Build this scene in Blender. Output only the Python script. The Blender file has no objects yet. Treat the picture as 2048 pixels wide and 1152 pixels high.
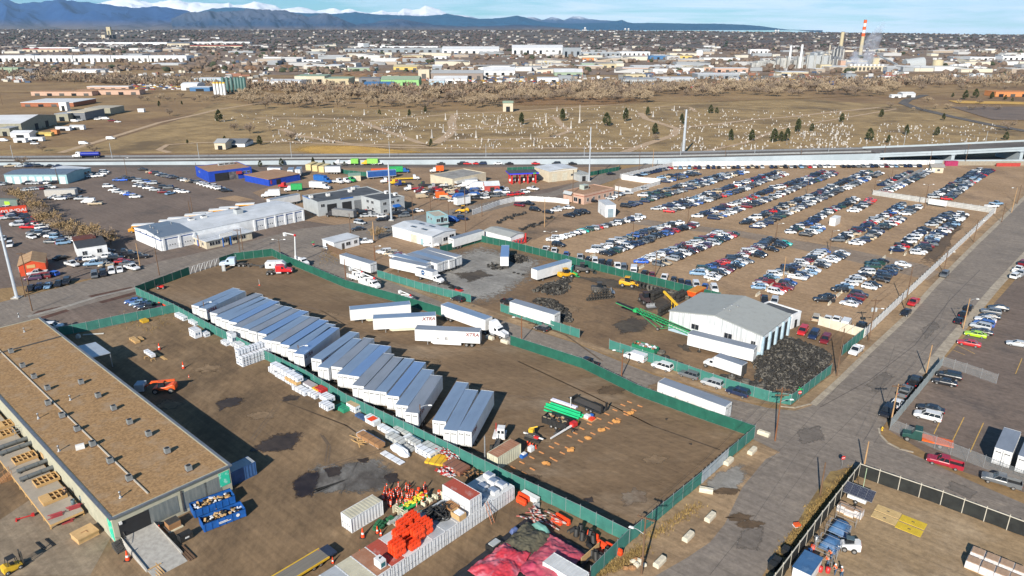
import bpy,math as M_,random
from mathutils import Vector as V_,Matrix as X_,noise as mn_
Tn=X_.Translation;Rn=X_.Rotation;PI=M_.pi;Co=M_.cos;Si=M_.sin;At=M_.atan2;Dg=M_.degrees;Hy=M_.hypot;BD=bpy.data;SS=(-1,1);RR=random.Random
def dv_(n,i,v):n.inputs[i].default_value=v
SC=bpy.context.scene
F2=SC.collection
R=RR(11)
FP,HZ,CH=1440.0,55.0,72.0
PIT=M_.atan((576-HZ)/FP);CP,SP=Co(PIT),Si(PIT)
I0=M_.radians
def G(x,y,z=0.0):
 u=(x-1024)/FP;v=(576-y)/FP
 t=(z-CH)/(v*CP-SP)
 return V_((u*t,(CP+v*SP)*t,z))
def C1(bx,by,ty):
 p=G(bx,by);v=(576-ty)/FP
 return max(.3,CH+p.y*(v*CP-SP)/(CP+v*SP))
W0={}
def nodes(name):
 m=BD.materials.new(name);m.use_nodes=True
 nt=m.node_tree;b=nt.nodes['Principled BSDF']
 W0[name]=m
 return m,nt,b
def M(name,c,c2=None,sc=1.0,ro=.8,metal=0.0,st=(1,1,1),world=False,bump=0.0,bsc=None,lo=.38,hi=.62,spec=.4,c3=None,sc3=.05,lo3=.5,hi3=.65,coat=0):
 if name in W0:return W0[name]
 m,nt,b=nodes(name)
 N=nt.nodes;L=nt.links
 dv_(b,'Roughness',ro);dv_(b,'Metallic',metal)
 dv_(b,'Specular IOR Level',spec)
 dv_(b,'Coat Weight',coat)
 if c2 is None:
  c2=tuple(x*.82 for x in c)
 if world:
  src=N.new('ShaderNodeNewGeometry').outputs['Position']
 else:
  src=N.new('ShaderNodeTexCoord').outputs['Object']
 mp=N.new('ShaderNodeMapping');dv_(mp,'Scale',st);L.new(src,mp.inputs[0])
 def nz(s,d=5,r=.6):
  n=N.new('ShaderNodeTexNoise');dv_(n,'Scale',s);dv_(n,'Detail',d)
  dv_(n,'Roughness',r);L.new(mp.outputs[0],n.inputs['Vector']);return n
 def ramp(n,a,bb):
  r=N.new('ShaderNodeMapRange');dv_(r,1,a);dv_(r,2,bb)
  L.new(n.outputs[0],r.inputs[0]);return r
 def mix(f,a,bb):
  x=N.new('ShaderNodeMix');x.data_type='RGBA'
  L.new(f,x.inputs[0])
  for k,s in((6,a),(7,bb)):
   if isinstance(s,tuple):dv_(x,k,(*s,1))
   else:L.new(s,x.inputs[k])
  return x.outputs[2]
 col=mix(ramp(nz(sc),lo,hi).outputs[0],tuple(c),tuple(c2))
 if c3 is not None:
  col=mix(ramp(nz(sc3,6,.65),lo3,hi3).outputs[0],col,tuple(c3))
 if world:
  g=N.new('ShaderNodeMix');g.data_type='RGBA';g.blend_type='MULTIPLY';dv_(g,0,1)
  r1=ramp(nz(.9,8,.75),.3,.7);dv_(r1,3,.68);dv_(r1,4,1.25)
  L.new(col,g.inputs[6]);L.new(r1.outputs[0],g.inputs[7]);col=g.outputs[2]
  m2=N.new('ShaderNodeMapping');m2.vector_type='TEXTURE';dv_(m2,'Rotation',(0,0,-.72));dv_(m2,'Scale',(22,1,1));L.new(src,m2.inputs[0])
  n2=N.new('ShaderNodeTexNoise');dv_(n2,'Scale',1);dv_(n2,'Detail',5);dv_(n2,'Distortion',1.2);L.new(m2.outputs[0],n2.inputs['Vector'])
  r2=ramp(n2,.32,.68);dv_(r2,3,.86);dv_(r2,4,1.12)
  g=N.new('ShaderNodeMix');g.data_type='RGBA';g.blend_type='MULTIPLY';dv_(g,0,1);L.new(col,g.inputs[6]);L.new(r2.outputs[0],g.inputs[7]);col=g.outputs[2]
 L.new(col,b.inputs['Base Color'])
 if bump:
  bn=N.new('ShaderNodeBump');dv_(bn,'Strength',bump);dv_(bn,'Distance',.05)
  L.new(nz(bsc or sc*4,4).outputs[0],bn.inputs['Height']);L.new(bn.outputs[0],b.inputs['Normal'])
 return m
def K5():
 m,nt,b=nodes('car_paint')
 oi=nt.nodes.new('ShaderNodeObjectInfo')
 n=nt.nodes.new('ShaderNodeTexNoise');dv_(n,'Scale',1.3);dv_(n,'Detail',4)
 tc=nt.nodes.new('ShaderNodeTexCoord');nt.links.new(tc.outputs['Object'],n.inputs['Vector'])
 mr=nt.nodes.new('ShaderNodeMapRange');dv_(mr,1,.45);dv_(mr,2,.75);dv_(mr,4,.1)
 nt.links.new(n.outputs[0],mr.inputs[0])
 mx=nt.nodes.new('ShaderNodeMix');mx.data_type='RGBA';dv_(mx,7,(.2,.165,.13,1))
 nt.links.new(mr.outputs[0],mx.inputs[0]);nt.links.new(oi.outputs['Color'],mx.inputs[6])
 nt.links.new(mx.outputs[2],b.inputs['Base Color'])
 dv_(b,'Roughness',.32);dv_(b,'Coat Weight',.5);dv_(b,'Coat Roughness',.12)
 return m
def Y3(name,ro=.6):
 m,nt,b=nodes(name)
 a=nt.nodes.new('ShaderNodeAttribute');a.attribute_name='Col'
 nt.links.new(a.outputs['Color'],b.inputs['Base Color']);dv_(b,'Roughness',ro)
 return m
def T4(name,c,alpha):
 m,nt,b=nodes(name)
 dv_(b,'Base Color',(*c,1));dv_(b,'Alpha',alpha);dv_(b,'Roughness',.5)
 return m
def rbd(name,c,c2,axis='X',freq=8.0,ro=.5,metal=.0,dirt=None,dsc=.6,dlo=.5,dhi=.75,bump=.5):
 m,nt,b=nodes(name);N=nt.nodes;L=nt.links
 tc=N.new('ShaderNodeTexCoord')
 w=N.new('ShaderNodeTexWave');w.bands_direction=axis;dv_(w,'Scale',freq)
 L.new(tc.outputs['Object'],w.inputs['Vector'])
 x=N.new('ShaderNodeMix');x.data_type='RGBA';dv_(x,6,(*c,1));dv_(x,7,(*c2,1))
 L.new(w.outputs['Fac'],x.inputs[0]);out=x.outputs[2]
 if dirt:
  n=N.new('ShaderNodeTexNoise');dv_(n,'Scale',dsc);dv_(n,'Detail',6);dv_(n,'Roughness',.7)
  L.new(tc.outputs['Object'],n.inputs['Vector'])
  r=N.new('ShaderNodeMapRange');dv_(r,1,dlo);dv_(r,2,dhi);L.new(n.outputs[0],r.inputs[0])
  y=N.new('ShaderNodeMix');y.data_type='RGBA';dv_(y,7,(*dirt,1))
  L.new(r.outputs[0],y.inputs[0]);L.new(out,y.inputs[6]);out=y.outputs[2]
 L.new(out,b.inputs['Base Color'])
 bn=N.new('ShaderNodeBump');dv_(bn,'Strength',bump);dv_(bn,'Distance',.03)
 L.new(w.outputs['Fac'],bn.inputs['Height']);L.new(bn.outputs[0],b.inputs['Normal'])
 dv_(b,'Roughness',ro);dv_(b,'Metallic',metal)
 return m
G3=K5()
VCOL=Y3('far_paint')
Z1=Y3('far_dull',.95)
R0=M('dark_glass',(.012,.016,.022),(.02,.026,.034),ro=.08,spec=.6)
G2=M('rubber',(.022,.021,.02),(.04,.037,.033),sc=4,ro=.85)
RIM=M('wheel_rim',(.42,.42,.42),(.3,.3,.3),ro=.35,metal=.6)
K0=M('black_plastic',(.018,.018,.018),(.03,.03,.03),ro=.6)
J0=M('galvanised_steel',(.42,.43,.44),(.33,.34,.35),sc=3,ro=.45,metal=.5)
G0=M('dark_steel',(.07,.07,.07),(.11,.1,.09),sc=3,ro=.6,metal=.3)
D0=M('white_paint',(.7,.7,.7),(.62,.62,.61),sc=.7,ro=.45)
L0=M('dirty_white_paint',(.7,.7,.69),(.55,.53,.5),sc=.5,ro=.55,lo=.45,hi=.7)
H3=M('cream_paint',(.66,.62,.46),(.58,.54,.4),ro=.6)
U0=M('red_paint',(.55,.03,.03),(.45,.03,.025),ro=.4)
B2=M('orange_paint',(.75,.11,.02),(.62,.09,.02),ro=.45)
Q1=M('orange_plastic',(.82,.075,.018),(.72,.06,.016),ro=.5)
X0=M('yellow_paint',(.72,.45,.03),(.6,.36,.03),ro=.5)
J1=M('blue_paint',(.02,.12,.42),(.018,.1,.34),ro=.5)
T2=M('green_paint',(.03,.42,.12),(.025,.34,.1),ro=.5)
H2=M('pole_wood',(.16,.095,.055),(.11,.065,.04),sc=3,st=(1,1,.15),ro=.9)
K1=M('light_pole_wood',(.42,.26,.13),(.33,.2,.1),sc=3,st=(1,1,.15),ro=.9)
Y0=M('sawn_lumber',(.58,.37,.16),(.47,.29,.12),sc=2.5,st=(.3,3,3),ro=.8)
I2=M('plywood',(.55,.36,.17),(.47,.3,.14),sc=1.5,ro=.8)
J2=M('lumber_wrap',(.74,.76,.8),(.64,.66,.7),sc=1.5,ro=.45)
U2=M('concrete',(.42,.4,.36),(.33,.31,.28),sc=1.5,ro=.9,bump=.3)
Z3=M('pale_concrete_block',(.62,.56,.44),(.52,.47,.37),sc=1.5,ro=.9,bump=.3)
LAMPG=M('lamp_glass',(.75,.75,.72),ro=.2)
REDL=M('red_lens',(.4,.01,.01),ro=.25)
A4=M('clear_lens',(.75,.76,.78),ro=.12)
class MB:
 def __init__(s):s.v=[];s.f=[];s.m=[];s.c=[];s.sm=[]
 def add(s,vs,fs,m=0,col=None,smooth=False,T=None):
  b=len(s.v)
  if T is not None:vs=[T@V_(p)for p in vs]
  s.v.extend(tuple(p)for p in vs)
  for f in fs:
   s.f.append(tuple(i+b for i in f));s.m.append(m);s.c.append(col);s.sm.append(smooth)
  return s
 def bx(s,x0,x1,y0,y1,z0,z1,m=0,col=None,T=None,mt=None):
  vs=[(x0,y0,z0),(x1,y0,z0),(x1,y1,z0),(x0,y1,z0),(x0,y0,z1),(x1,y0,z1),(x1,y1,z1),(x0,y1,z1)]
  fs=[(0,3,2,1),(0,1,5,4),(1,2,6,5),(2,3,7,6),(3,0,4,7)]
  s.add(vs,fs,m,col,False,T);b=len(s.v)-8
  s.f.append((b+4,b+5,b+6,b+7));s.m.append(m if mt is None else mt);s.c.append(col);s.sm.append(False)
  return s
 def B(s,cx,cy,z0,sx,sy,sz,rz=0,m=0,col=None,mt=None):
  T=Tn((cx,cy,z0))@Rn(rz,4,'Z')
  return s.bx(-sx/2,sx/2,-sy/2,sy/2,0,sz,m,col,T,mt)
 def f_(s,lo,hi,z0,z1,m=0,col=None,T=None,mt=None):
  a,b,c,d=lo;e,f,g,h=hi
  vs=[(a,c,z0),(b,c,z0),(b,d,z0),(a,d,z0),(e,g,z1),(f,g,z1),(f,h,z1),(e,h,z1)]
  s.add(vs,[(0,3,2,1),(0,1,5,4),(1,2,6,5),(2,3,7,6),(3,0,4,7)],m,col,False,T)
  s.add(vs[4:],[(0,1,2,3)],m if mt is None else mt,col,False,T)
  return s
 def p_(s,poly,z0,z1,m=0,mt=None,col=None):
  n=len(poly)
  a=sum(poly[i][0]*poly[(i+1)%n][1]-poly[(i+1)%n][0]*poly[i][1]for i in range(n))
  if a<0:poly=poly[::-1]
  vs=[(p[0],p[1],z0)for p in poly]+[(p[0],p[1],z1)for p in poly]
  s.add(vs,[tuple(range(n-1,-1,-1))]+[(i,(i+1)%n,n+(i+1)%n,n+i)for i in range(n)],m,col)
  s.add(vs[n:],[tuple(range(n))],m if mt is None else mt,col)
  return s
 def t_(s,p,q,r0,r1=None,n=8,m=0,col=None,smooth=True):
  p=V_(p);q=V_(q);r1=r0 if r1 is None else r1
  d=(q-p).normalized();a=d.orthogonal().normalized();b=d.cross(a)
  vs=[]
  for o,r in((p,r0),(q,r1)):
   for k in range(n):
    t=2*PI*k/n;vs.append(o+(a*Co(t)+b*Si(t))*r)
  s.add(vs,[(k,(k+1)%n,n+(k+1)%n,n+k)for k in range(n)],m,col,smooth)
  s.add(vs,[tuple(range(n-1,-1,-1)),tuple(range(n,2*n))],m,col)
  return s
 def l_(s,prof,n=12,m=0,col=None,c=(0,0,0),smooth=True):
  vs=[]
  for r,z in prof:
   for k in range(n):
    t=2*PI*k/n;vs.append((c[0]+r*Co(t),c[1]+r*Si(t),c[2]+z))
  fs=[]
  for j in range(len(prof)-1):
   for k in range(n):
    fs.append((j*n+k,j*n+(k+1)%n,(j+1)*n+(k+1)%n,(j+1)*n+k))
  s.add(vs,fs,m,col,smooth)
  s.add(vs,[tuple(range(n-1,-1,-1)),tuple(range((len(prof)-1)*n,len(prof)*n))],m,col)
  return s
 def r_(s,T,Rr,r,nu=12,nv=6,m=0,col=None):
  vs=[];fs=[]
  for i in range(nu):
   a=2*PI*i/nu
   for j in range(nv):
    b=2*PI*j/nv
    vs.append(((Rr+r*Co(b))*Co(a),(Rr+r*Co(b))*Si(a),r*1.15*Si(b)))
  for i in range(nu):
   for j in range(nv):
    fs.append((i*nv+j,((i+1)%nu)*nv+j,((i+1)%nu)*nv+(j+1)%nv,i*nv+(j+1)%nv))
  return s.add(vs,fs,m,col,True,T)
 def o_(s,c,r,m=0,col=None,jit=.2,rnd=R,nu=7,nv=4):
  rx,ry,rz=r if isinstance(r,tuple)else(r,r,r)
  vs=[(c[0],c[1],c[2]-rz)];fs=[]
  for j in range(1,nv):
   a=-PI/2+PI*j/nv
   for k in range(nu):
    t=2*PI*(k+.5*(j%2))/nu;q=1+rnd.uniform(-jit,jit)
    vs.append((c[0]+rx*q*Co(a)*Co(t),c[1]+ry*q*Co(a)*Si(t),c[2]+rz*q*Si(a)))
  vs.append((c[0],c[1],c[2]+rz));e=len(vs)-1
  for k in range(nu):
   fs.append((0,1+(k+1)%nu,1+k));fs.append((e,1+(nv-2)*nu+k,1+(nv-2)*nu+(k+1)%nu))
  for j in range(nv-2):
   for k in range(nu):
    a=1+j*nu
    fs.append((a+k,a+(k+1)%nu,a+nu+(k+1)%nu,a+nu+k))
  return s.add(vs,fs,m,col,False)
 def loft(s,secs,m=0,col=None,smooth=False):
  n=len(secs[0]);vs=[p for q in secs for p in q];fs=[]
  for j in range(len(secs)-1):
   for k in range(n):
    fs.append((j*n+k,j*n+(k+1)%n,(j+1)*n+(k+1)%n,(j+1)*n+k))
  fs+=[tuple(range(n-1,-1,-1)),tuple(range((len(secs)-1)*n,len(secs)*n))]
  return s.add(vs,fs,m,col,smooth)
 def mesh(s,name,mats):
  me=BD.meshes.new(name);me.from_pydata(s.v,[],s.f)
  for x in(mats if isinstance(mats,(list,tuple))else[mats]):me.materials.append(x)
  me.polygons.foreach_set('material_index',s.m);me.polygons.foreach_set('use_smooth',s.sm)
  if any(c is not None for c in s.c):
   at=me.color_attributes.new('Col','FLOAT_COLOR','CORNER');i=0;buf=[]
   for f,c in zip(s.f,s.c):
    c=c or(.5,.5,.5)
    buf.extend([c[0],c[1],c[2],1.0]*len(f))
   at.data.foreach_set('color',buf)
  me.update();return me
 def b_(s,name,mats,parent=None,loc=None,rz=0.0):
  return link(name,s.mesh(name,mats),parent,loc,rz)
B4={}
def link(name,me,parent=None,loc=None,rz=0.0):
 o=BD.objects.new(name,me);F2.objects.link(o)
 if parent is not None:
  o.parent=parent;B4.setdefault(parent.name,[]).append(o)
 if loc is not None:o.location=loc
 if rz:o.rotation_euler=(0,0,rz)
 return o
def M0(o,label,cat,group=None,kind=None):
 if label:o['label']=label
 if cat:o['category']=cat
 if group:o['group']=group
 if kind:o['kind']=kind
 return o
def th(name,label,cat,loc=(0,0,0),rz=0.0,group=None):
 o=link(name,None,None,loc,rz);o.empty_display_size=.5
 return M0(o,label,cat,group)
def C4(o):
 return B4.get(o.name,[])
def C2(root,loc,rz,label,group=None,color=None,scale=None):
 def cp(o,par):
  c=o.copy();F2.objects.link(c)
  if par is not None:
   c.parent=par;B4.setdefault(par.name,[]).append(c)
  if color is not None:c.color=(*color,1)
  for ch in list(C4(o)):cp(ch,c)
  return c
 r=cp(root,None);r.location=loc;r.rotation_euler=(0,0,rz)
 if label:r['label']=label
 if group:r['group']=group
 if scale:r.scale=(scale,)*3 if not isinstance(scale,tuple)else scale
 return r
PROTO=[]
def D4(root):
 for ch in C4(root):D4(ch)
 BD.objects.remove(root)
def I3(root,color):
 root.color=(*color,1)
 for c in C4(root):I3(c,color)
def E4(name,s,size,mat,parent,T,shear=0.0,ext=.01,bold=0.0):
 cu=BD.curves.new(name,'FONT');cu.body=s;cu.size=size;cu.extrude=ext;cu.shear=shear;cu.offset=bold
 cu.align_x='CENTER';cu.align_y='CENTER'
 o=BD.objects.new(name,cu);F2.objects.link(o)
 dg=bpy.context.evaluated_depsgraph_get()
 me=BD.meshes.new_from_object(o.evaluated_get(dg));BD.objects.remove(o);BD.curves.remove(cu)
 me.materials.clear();me.materials.append(mat);me.transform(T)
 return link(name,me,parent)
def ffr(A,B,D,z):
 a,b,d=G(*A,z),G(*B,z),G(*D,z)
 u=(b-a);w=u.length;u.normalize();n=V_((-u.y,u.x,0))
 dep=(d-a).dot(n)
 if dep<0:
  a=a+n*dep;dep=-dep
 return V_((a.x,a.y,0)),At(u.y,u.x),w,dep
def loc2(o,rz,x,y,z=0):
 c,s=Co(rz),Si(rz)
 return V_((o.x+x*c-y*s,o.y+x*s+y*c,z))
cam=BD.cameras.new('camera');co=BD.objects.new('camera',cam);F2.objects.link(co)
co.location=(0,0,CH);co.rotation_euler=(PI/2-PIT,0,0)
cam.sensor_width=36;cam.lens=36*FP/2048;cam.clip_start=1;cam.clip_end=90000
SC.camera=co
SAZ,SEL=I0(20),I0(28)
sd=V_((Si(SAZ)*Co(SEL),Co(SAZ)*Co(SEL),-Si(SEL)))
sl=BD.lights.new('sun','SUN');sl.energy=5.0;sl.angle=I0(.5);sl.color=(1,.93,.82)
so=BD.objects.new('sun',sl);F2.objects.link(so);so.rotation_euler=sd.to_track_quat('-Z','Y').to_euler()
W=BD.worlds.new('World');SC.world=W;W.use_nodes=True
nt=W.node_tree;N=nt.nodes;L=nt.links
bg=N['Background'];dv_(bg,'Strength',.065)
R1=N.new('ShaderNodeTexSky');R1.sky_type='NISHITA';R1.sun_disc=False
R1.sun_elevation=SEL;R1.sun_rotation=PI+SAZ;R1.altitude=1600;R1.air_density=1.0;R1.dust_density=.3;R1.ozone_density=2.5
geo=N.new('ShaderNodeTexCoord')
mp=N.new('ShaderNodeMapping');dv_(mp,'Scale',(5,5,75));L.new(geo.outputs['Generated'],mp.inputs[0])
nz=N.new('ShaderNodeTexNoise');dv_(nz,'Scale',1);dv_(nz,'Detail',7);dv_(nz,'Roughness',.6);dv_(nz,'Distortion',.5)
L.new(mp.outputs[0],nz.inputs['Vector'])
sx=N.new('ShaderNodeSeparateXYZ');L.new(geo.outputs['Generated'],sx.inputs[0])
ad=N.new('ShaderNodeMath');ad.operation='MULTIPLY_ADD';dv_(ad,1,.16);L.new(sx.outputs[0],ad.inputs[0]);L.new(nz.outputs[0],ad.inputs[2])
mr=N.new('ShaderNodeMapRange');dv_(mr,1,.38);dv_(mr,2,.64);dv_(mr,4,.85);L.new(ad.outputs[0],mr.inputs[0])
mx=N.new('ShaderNodeMix');mx.data_type='RGBA';dv_(mx,7,(13,14.5,16.5,1))
K2=N.new('ShaderNodeMix');K2.data_type='RGBA';K2.blend_type='MULTIPLY';dv_(K2,0,1);dv_(K2,7,(.55,1.0,1.2,1))
L.new(R1.outputs[0],K2.inputs[6]);L.new(K2.outputs[2],mx.inputs[6])
lw=N.new('ShaderNodeMapRange');dv_(lw,1,.3);dv_(lw,2,.1);L.new(sx.outputs[2],lw.inputs[0]);ml=N.new('ShaderNodeMath');ml.operation='MULTIPLY';L.new(mr.outputs[0],ml.inputs[0]);L.new(lw.outputs[0],ml.inputs[1]);L.new(ml.outputs[0],mx.inputs[0]);L.new(mx.outputs[2],bg.inputs['Color'])
SC.view_settings.view_transform='Standard';SC.view_settings.look='None';SC.view_settings.gamma=1;SC.view_settings.exposure=.55
SC.cycles.max_bounces=6;SC.cycles.diffuse_bounces=2;SC.cycles.glossy_bounces=2;SC.cycles.volume_bounces=2;SC.cycles.transparent_max_bounces=12
SC.cycles.use_denoising=True
hz,hn,hb=nodes('haze');hn.nodes.remove(hb)
pv=hn.nodes.new('ShaderNodeVolumePrincipled');dv_(pv,'Color',(.5,.76,1,1));dv_(pv,'Density',2.0e-5);dv_(pv,'Anisotropy',.2)
hn.links.new(pv.outputs[0],hn.nodes['Material Output'].inputs['Volume'])
hzb=MB().bx(-26000,26000,-400,40000,-400,4200).b_('haze',hz);M0(hzb,None,None,None,'stuff')
def U1(o):M0(o,None,None,None,'structure');return o
def sht(name,pts,z,mat,raw=False):
 P=[V_((p[0],p[1],0))if raw else G(*p)for p in pts]
 a=sum(P[i].x*P[(i+1)%len(P)].y-P[(i+1)%len(P)].x*P[i].y for i in range(len(P)))
 if a<0:P=P[::-1]
 mb=MB();mb.add([(p.x,p.y,z)for p in P],[tuple(range(len(P)))])
 return U1(mb.b_(name,mat))
def stn(name,pts,z,mat):
 if mat not in STM:
  m=mat.copy();nt=m.node_tree;at=nt.nodes.new('ShaderNodeAttribute');at.attribute_name='Col';n=nt.nodes.new('ShaderNodeTexNoise');dv_(n,'Scale',.8);dv_(n,'Detail',7);dv_(n,'Roughness',.7);g=nt.nodes.new('ShaderNodeNewGeometry');nt.links.new(g.outputs['Position'],n.inputs['Vector'])
  a=nt.nodes.new('ShaderNodeMath');a.operation='MULTIPLY_ADD';dv_(a,1,2.2);dv_(a,2,-1.1);nt.links.new(n.outputs[0],a.inputs[0]);b=nt.nodes.new('ShaderNodeMath');b.operation='ADD';nt.links.new(at.outputs['Color'],b.inputs[0]);nt.links.new(a.outputs[0],b.inputs[1])
  r=nt.nodes.new('ShaderNodeMapRange');dv_(r,1,.08);dv_(r,2,.5);dv_(r,4,.92);nt.links.new(b.outputs[0],r.inputs[0]);nt.links.new(r.outputs[0],nt.nodes['Principled BSDF'].inputs['Alpha']);STM[mat]=m
 P=[G(*p)for p in pts];c=sum(P,V_())/len(P);mb=MB();P=[c+(p-c)*1.2 for p in P];n=len(P);q=[c+(p-c)*.55 for p in P]
 for i in range(n):
  j=(i+1)%n;mb.add([(p.x,p.y,z)for p in(c,q[i],q[j])],[(0,1,2)]);mb.add([(p.x,p.y,z)for p in(q[i],P[i],P[j],q[j])],[(0,1,2,3)])
 me=mb.mesh(name,STM[mat]);at=me.color_attributes.new('Col','FLOAT_COLOR','CORNER');v=[]
 for i in range(n):v+=[1.2,1.2,1.2,1,.7,.7,.7,1,.7,.7,.7,1]+[.7,.7,.7,1,-.3,-.3,-.3,1,-.3,-.3,-.3,1,.7,.7,.7,1]
 at.data.foreach_set('color',v);o=U1(link(name,me));return o
STM={}
def stp(name,pts,w,z,mat,ws=None):
 P=[G(*p)for p in pts];mb=MB();vs=[]
 for i,p in enumerate(P):
  d=(P[min(i+1,len(P)-1)]-P[max(i-1,0)]).normalized();n=V_((-d.y,d.x,0))*(ws[i]if ws else w)/2
  vs+=[(p.x+n.x,p.y+n.y,z),(p.x-n.x,p.y-n.y,z)]
 mb.add(vs,[(2*i,2*i+1,2*i+3,2*i+2)for i in range(len(P)-1)])
 return U1(mb.b_(name,mat))
def Z0(pts,amp,k=4,seed=0):
 r=RR(seed);out=[]
 for i,p in enumerate(pts):
  q=pts[(i+1)%len(pts)]
  for j in range(k):
   t=j/k;out.append((p[0]+(q[0]-p[0])*t+r.uniform(-amp,amp),p[1]+(q[1]-p[1])*t+r.uniform(-amp,amp)*.6))
 return out
TERR=[(-400,60),(0,60),(512,61),(1024,61),(1200,61.5),(1536,64),(1800,67),(2048,70),(2500,73)]
def itp(tab,x):
 if x<=tab[0][0]:return tab[0][1]
 for a,b in zip(tab,tab[1:]):
  if x<=b[0]:return a[1]+(b[1]-a[1])*(x-a[0])/(b[0]-a[0])
 return tab[-1][1]
def J3(X,Y):
 if Y<2500:return 0.0
 px=1024+FP*X/(Y*CP+CH*SP)
 top=CH-(itp(TERR,px)-HZ)/FP*6000
 t=min(1,(Y-2500)/3600);t=t*t*(3-2*t)
 z=top*t+5*t*mn_.fractal(V_((X/900,Y/900,3)),1,2,3)
 if Y>6500:z-=(Y-6500)*.012
 return z
U4=M('dry_field',(.31,.2,.092),(.22,.138,.065),sc=.02,world=True,ro=1,c3=(.17,.1,.052),sc3=.006,lo3=.5,hi3=.62,bump=.3,bsc=.5)
G_SUB=M('suburb_ground',(.10,.083,.075),(.16,.13,.10),sc=.01,world=True,ro=1,c3=(.06,.05,.05),sc3=.004)
xs=[-9000,-6000,-4000,-2500,-1200,0,1200,2500,4000,6000,9000]
mb=MB();ys=[-300,60,300,700,1200,1900,2500]
vs=[(x,y,0)for y in ys for x in xs];n=len(xs)
mb.add(vs,[(j*n+i,j*n+i+1,(j+1)*n+i+1,(j+1)*n+i)for j in range(len(ys)-1)for i in range(n-1)])
U1(mb.b_('ground',U4))
mb=MB();nx,ny=120,60;vs=[]
for j in range(ny+1):
 Y=2500+13500*(j/ny)**1.6
 for i in range(nx+1):
  X=(i/nx-.5)*(Y*2.4+3000);vs.append((X,Y,J3(X,Y)))
mb.add(vs,[(j*(nx+1)+i,j*(nx+1)+i+1,(j+1)*(nx+1)+i+1,(j+1)*(nx+1)+i)for j in range(ny)for i in range(nx)],smooth=True)
U1(mb.b_('suburb_terrain',G_SUB))
def K3(name,crest,dist,depth,foot,rough_,mat,seed,cols=420,rows=30,amp=1.0):
 mb=MB();vs=[];x0,x1=crest[0][0],crest[-1][0]
 for j in range(rows+1):
  t=j/rows
  for i in range(cols+1):
   px=x0+(x1-x0)*i/cols
   prof=(t/.62)if t<.62 else 1-.6*(t-.62)/.38
   d=dist-depth*(.62-t)if t<.62 else dist+depth*(t-.62)
   X=(px-1024)/FP*dist*(1/CP)*.955*(d/dist)
   hh=CH+(HZ-itp(crest,px))/FP*dist*1.04
   q=V_((X/rough_,d/rough_,seed))
   rid=1-abs(mn_.noise(q))*1.6+.4*mn_.noise(q*2.7)+.25*mn_.noise(q*6.1)
   p=prof**1.15
   z=foot+(hh-foot)*(p+(rid-.72)*.5*amp*prof*(1-prof)*2.2)
   if j>rows*.55 and j<rows*.7:z+=(hh-foot)*.03*amp*mn_.noise(q*9)
   vs.append((X,d,z))
 n=cols+1
 mb.add(vs,[(j*n+i,j*n+i+1,(j+1)*n+i+1,(j+1)*n+i)for j in range(rows)for i in range(cols)])
 return U1(mb.b_(name,mat))
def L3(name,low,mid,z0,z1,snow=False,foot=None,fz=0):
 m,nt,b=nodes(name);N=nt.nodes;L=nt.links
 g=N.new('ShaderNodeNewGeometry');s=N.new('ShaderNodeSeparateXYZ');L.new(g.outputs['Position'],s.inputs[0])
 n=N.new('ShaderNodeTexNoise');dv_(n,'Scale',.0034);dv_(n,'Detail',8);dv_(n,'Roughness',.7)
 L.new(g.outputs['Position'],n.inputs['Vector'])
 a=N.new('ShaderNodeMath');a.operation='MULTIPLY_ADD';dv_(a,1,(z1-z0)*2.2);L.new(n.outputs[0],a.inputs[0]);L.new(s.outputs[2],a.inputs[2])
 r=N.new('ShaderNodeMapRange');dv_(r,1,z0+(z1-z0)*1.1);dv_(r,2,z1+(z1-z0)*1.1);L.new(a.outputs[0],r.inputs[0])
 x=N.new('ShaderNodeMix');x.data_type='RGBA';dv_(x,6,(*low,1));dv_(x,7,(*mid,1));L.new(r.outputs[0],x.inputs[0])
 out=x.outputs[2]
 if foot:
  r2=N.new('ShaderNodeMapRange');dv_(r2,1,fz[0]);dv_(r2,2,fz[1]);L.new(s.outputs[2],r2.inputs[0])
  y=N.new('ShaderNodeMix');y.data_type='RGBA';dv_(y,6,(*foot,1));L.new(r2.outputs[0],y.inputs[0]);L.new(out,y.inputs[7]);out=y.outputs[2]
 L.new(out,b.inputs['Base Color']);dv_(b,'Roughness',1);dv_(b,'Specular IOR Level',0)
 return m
SNOW=L3('snow_haze_blue_rock',(.04,.08,.17),(.85,.86,.9),330,560)  # mountain rock and forest colours here have the blue of distance haze mixed in
L5=L3('haze_blue_pine_forest',(.01,.045,.16),(.028,.075,.21),100,900,foot=(.12,.095,.09),fz=(60,260))
FLAT=L3('haze_blue_rocky_foothill',(.014,.04,.1),(.075,.09,.14),100,330,foot=(.13,.1,.09),fz=(20,130))
MIDR=L3('haze_blue_forest_ridge',(.006,.06,.13),(.012,.075,.16),100,600)
K3('snow_mountain_range',[(180,24),(272,13),(290,8),(310,3),(325,3),(345,9),(365,13),(385,10),(397,7),(415,8),(430,12),(450,12),(475,13),(495,14),(505,12),(512,16),(535,15),(552,10),(570,14),(590,17),(600,23),(615,21),(640,20),(665,26),(680,24),(698,20),(710,25),(725,22),(740,27),(760,30),(785,25),(795,28),(815,28),(825,22),(840,24),(855,22),(865,17),(875,19),(890,24),(905,31),(925,33),(945,35),(965,40),(1000,44),(1030,43),(1055,37),(1065,37),(1080,42),(1098,36),(1110,39),(1120,42),(1135,36),(1150,36),(1165,40),(1185,42),(1210,43),(1240,46),(1260,50),(1300,54)],30000,5000,0,1500,SNOW,5.3,amp=1.0)
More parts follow.
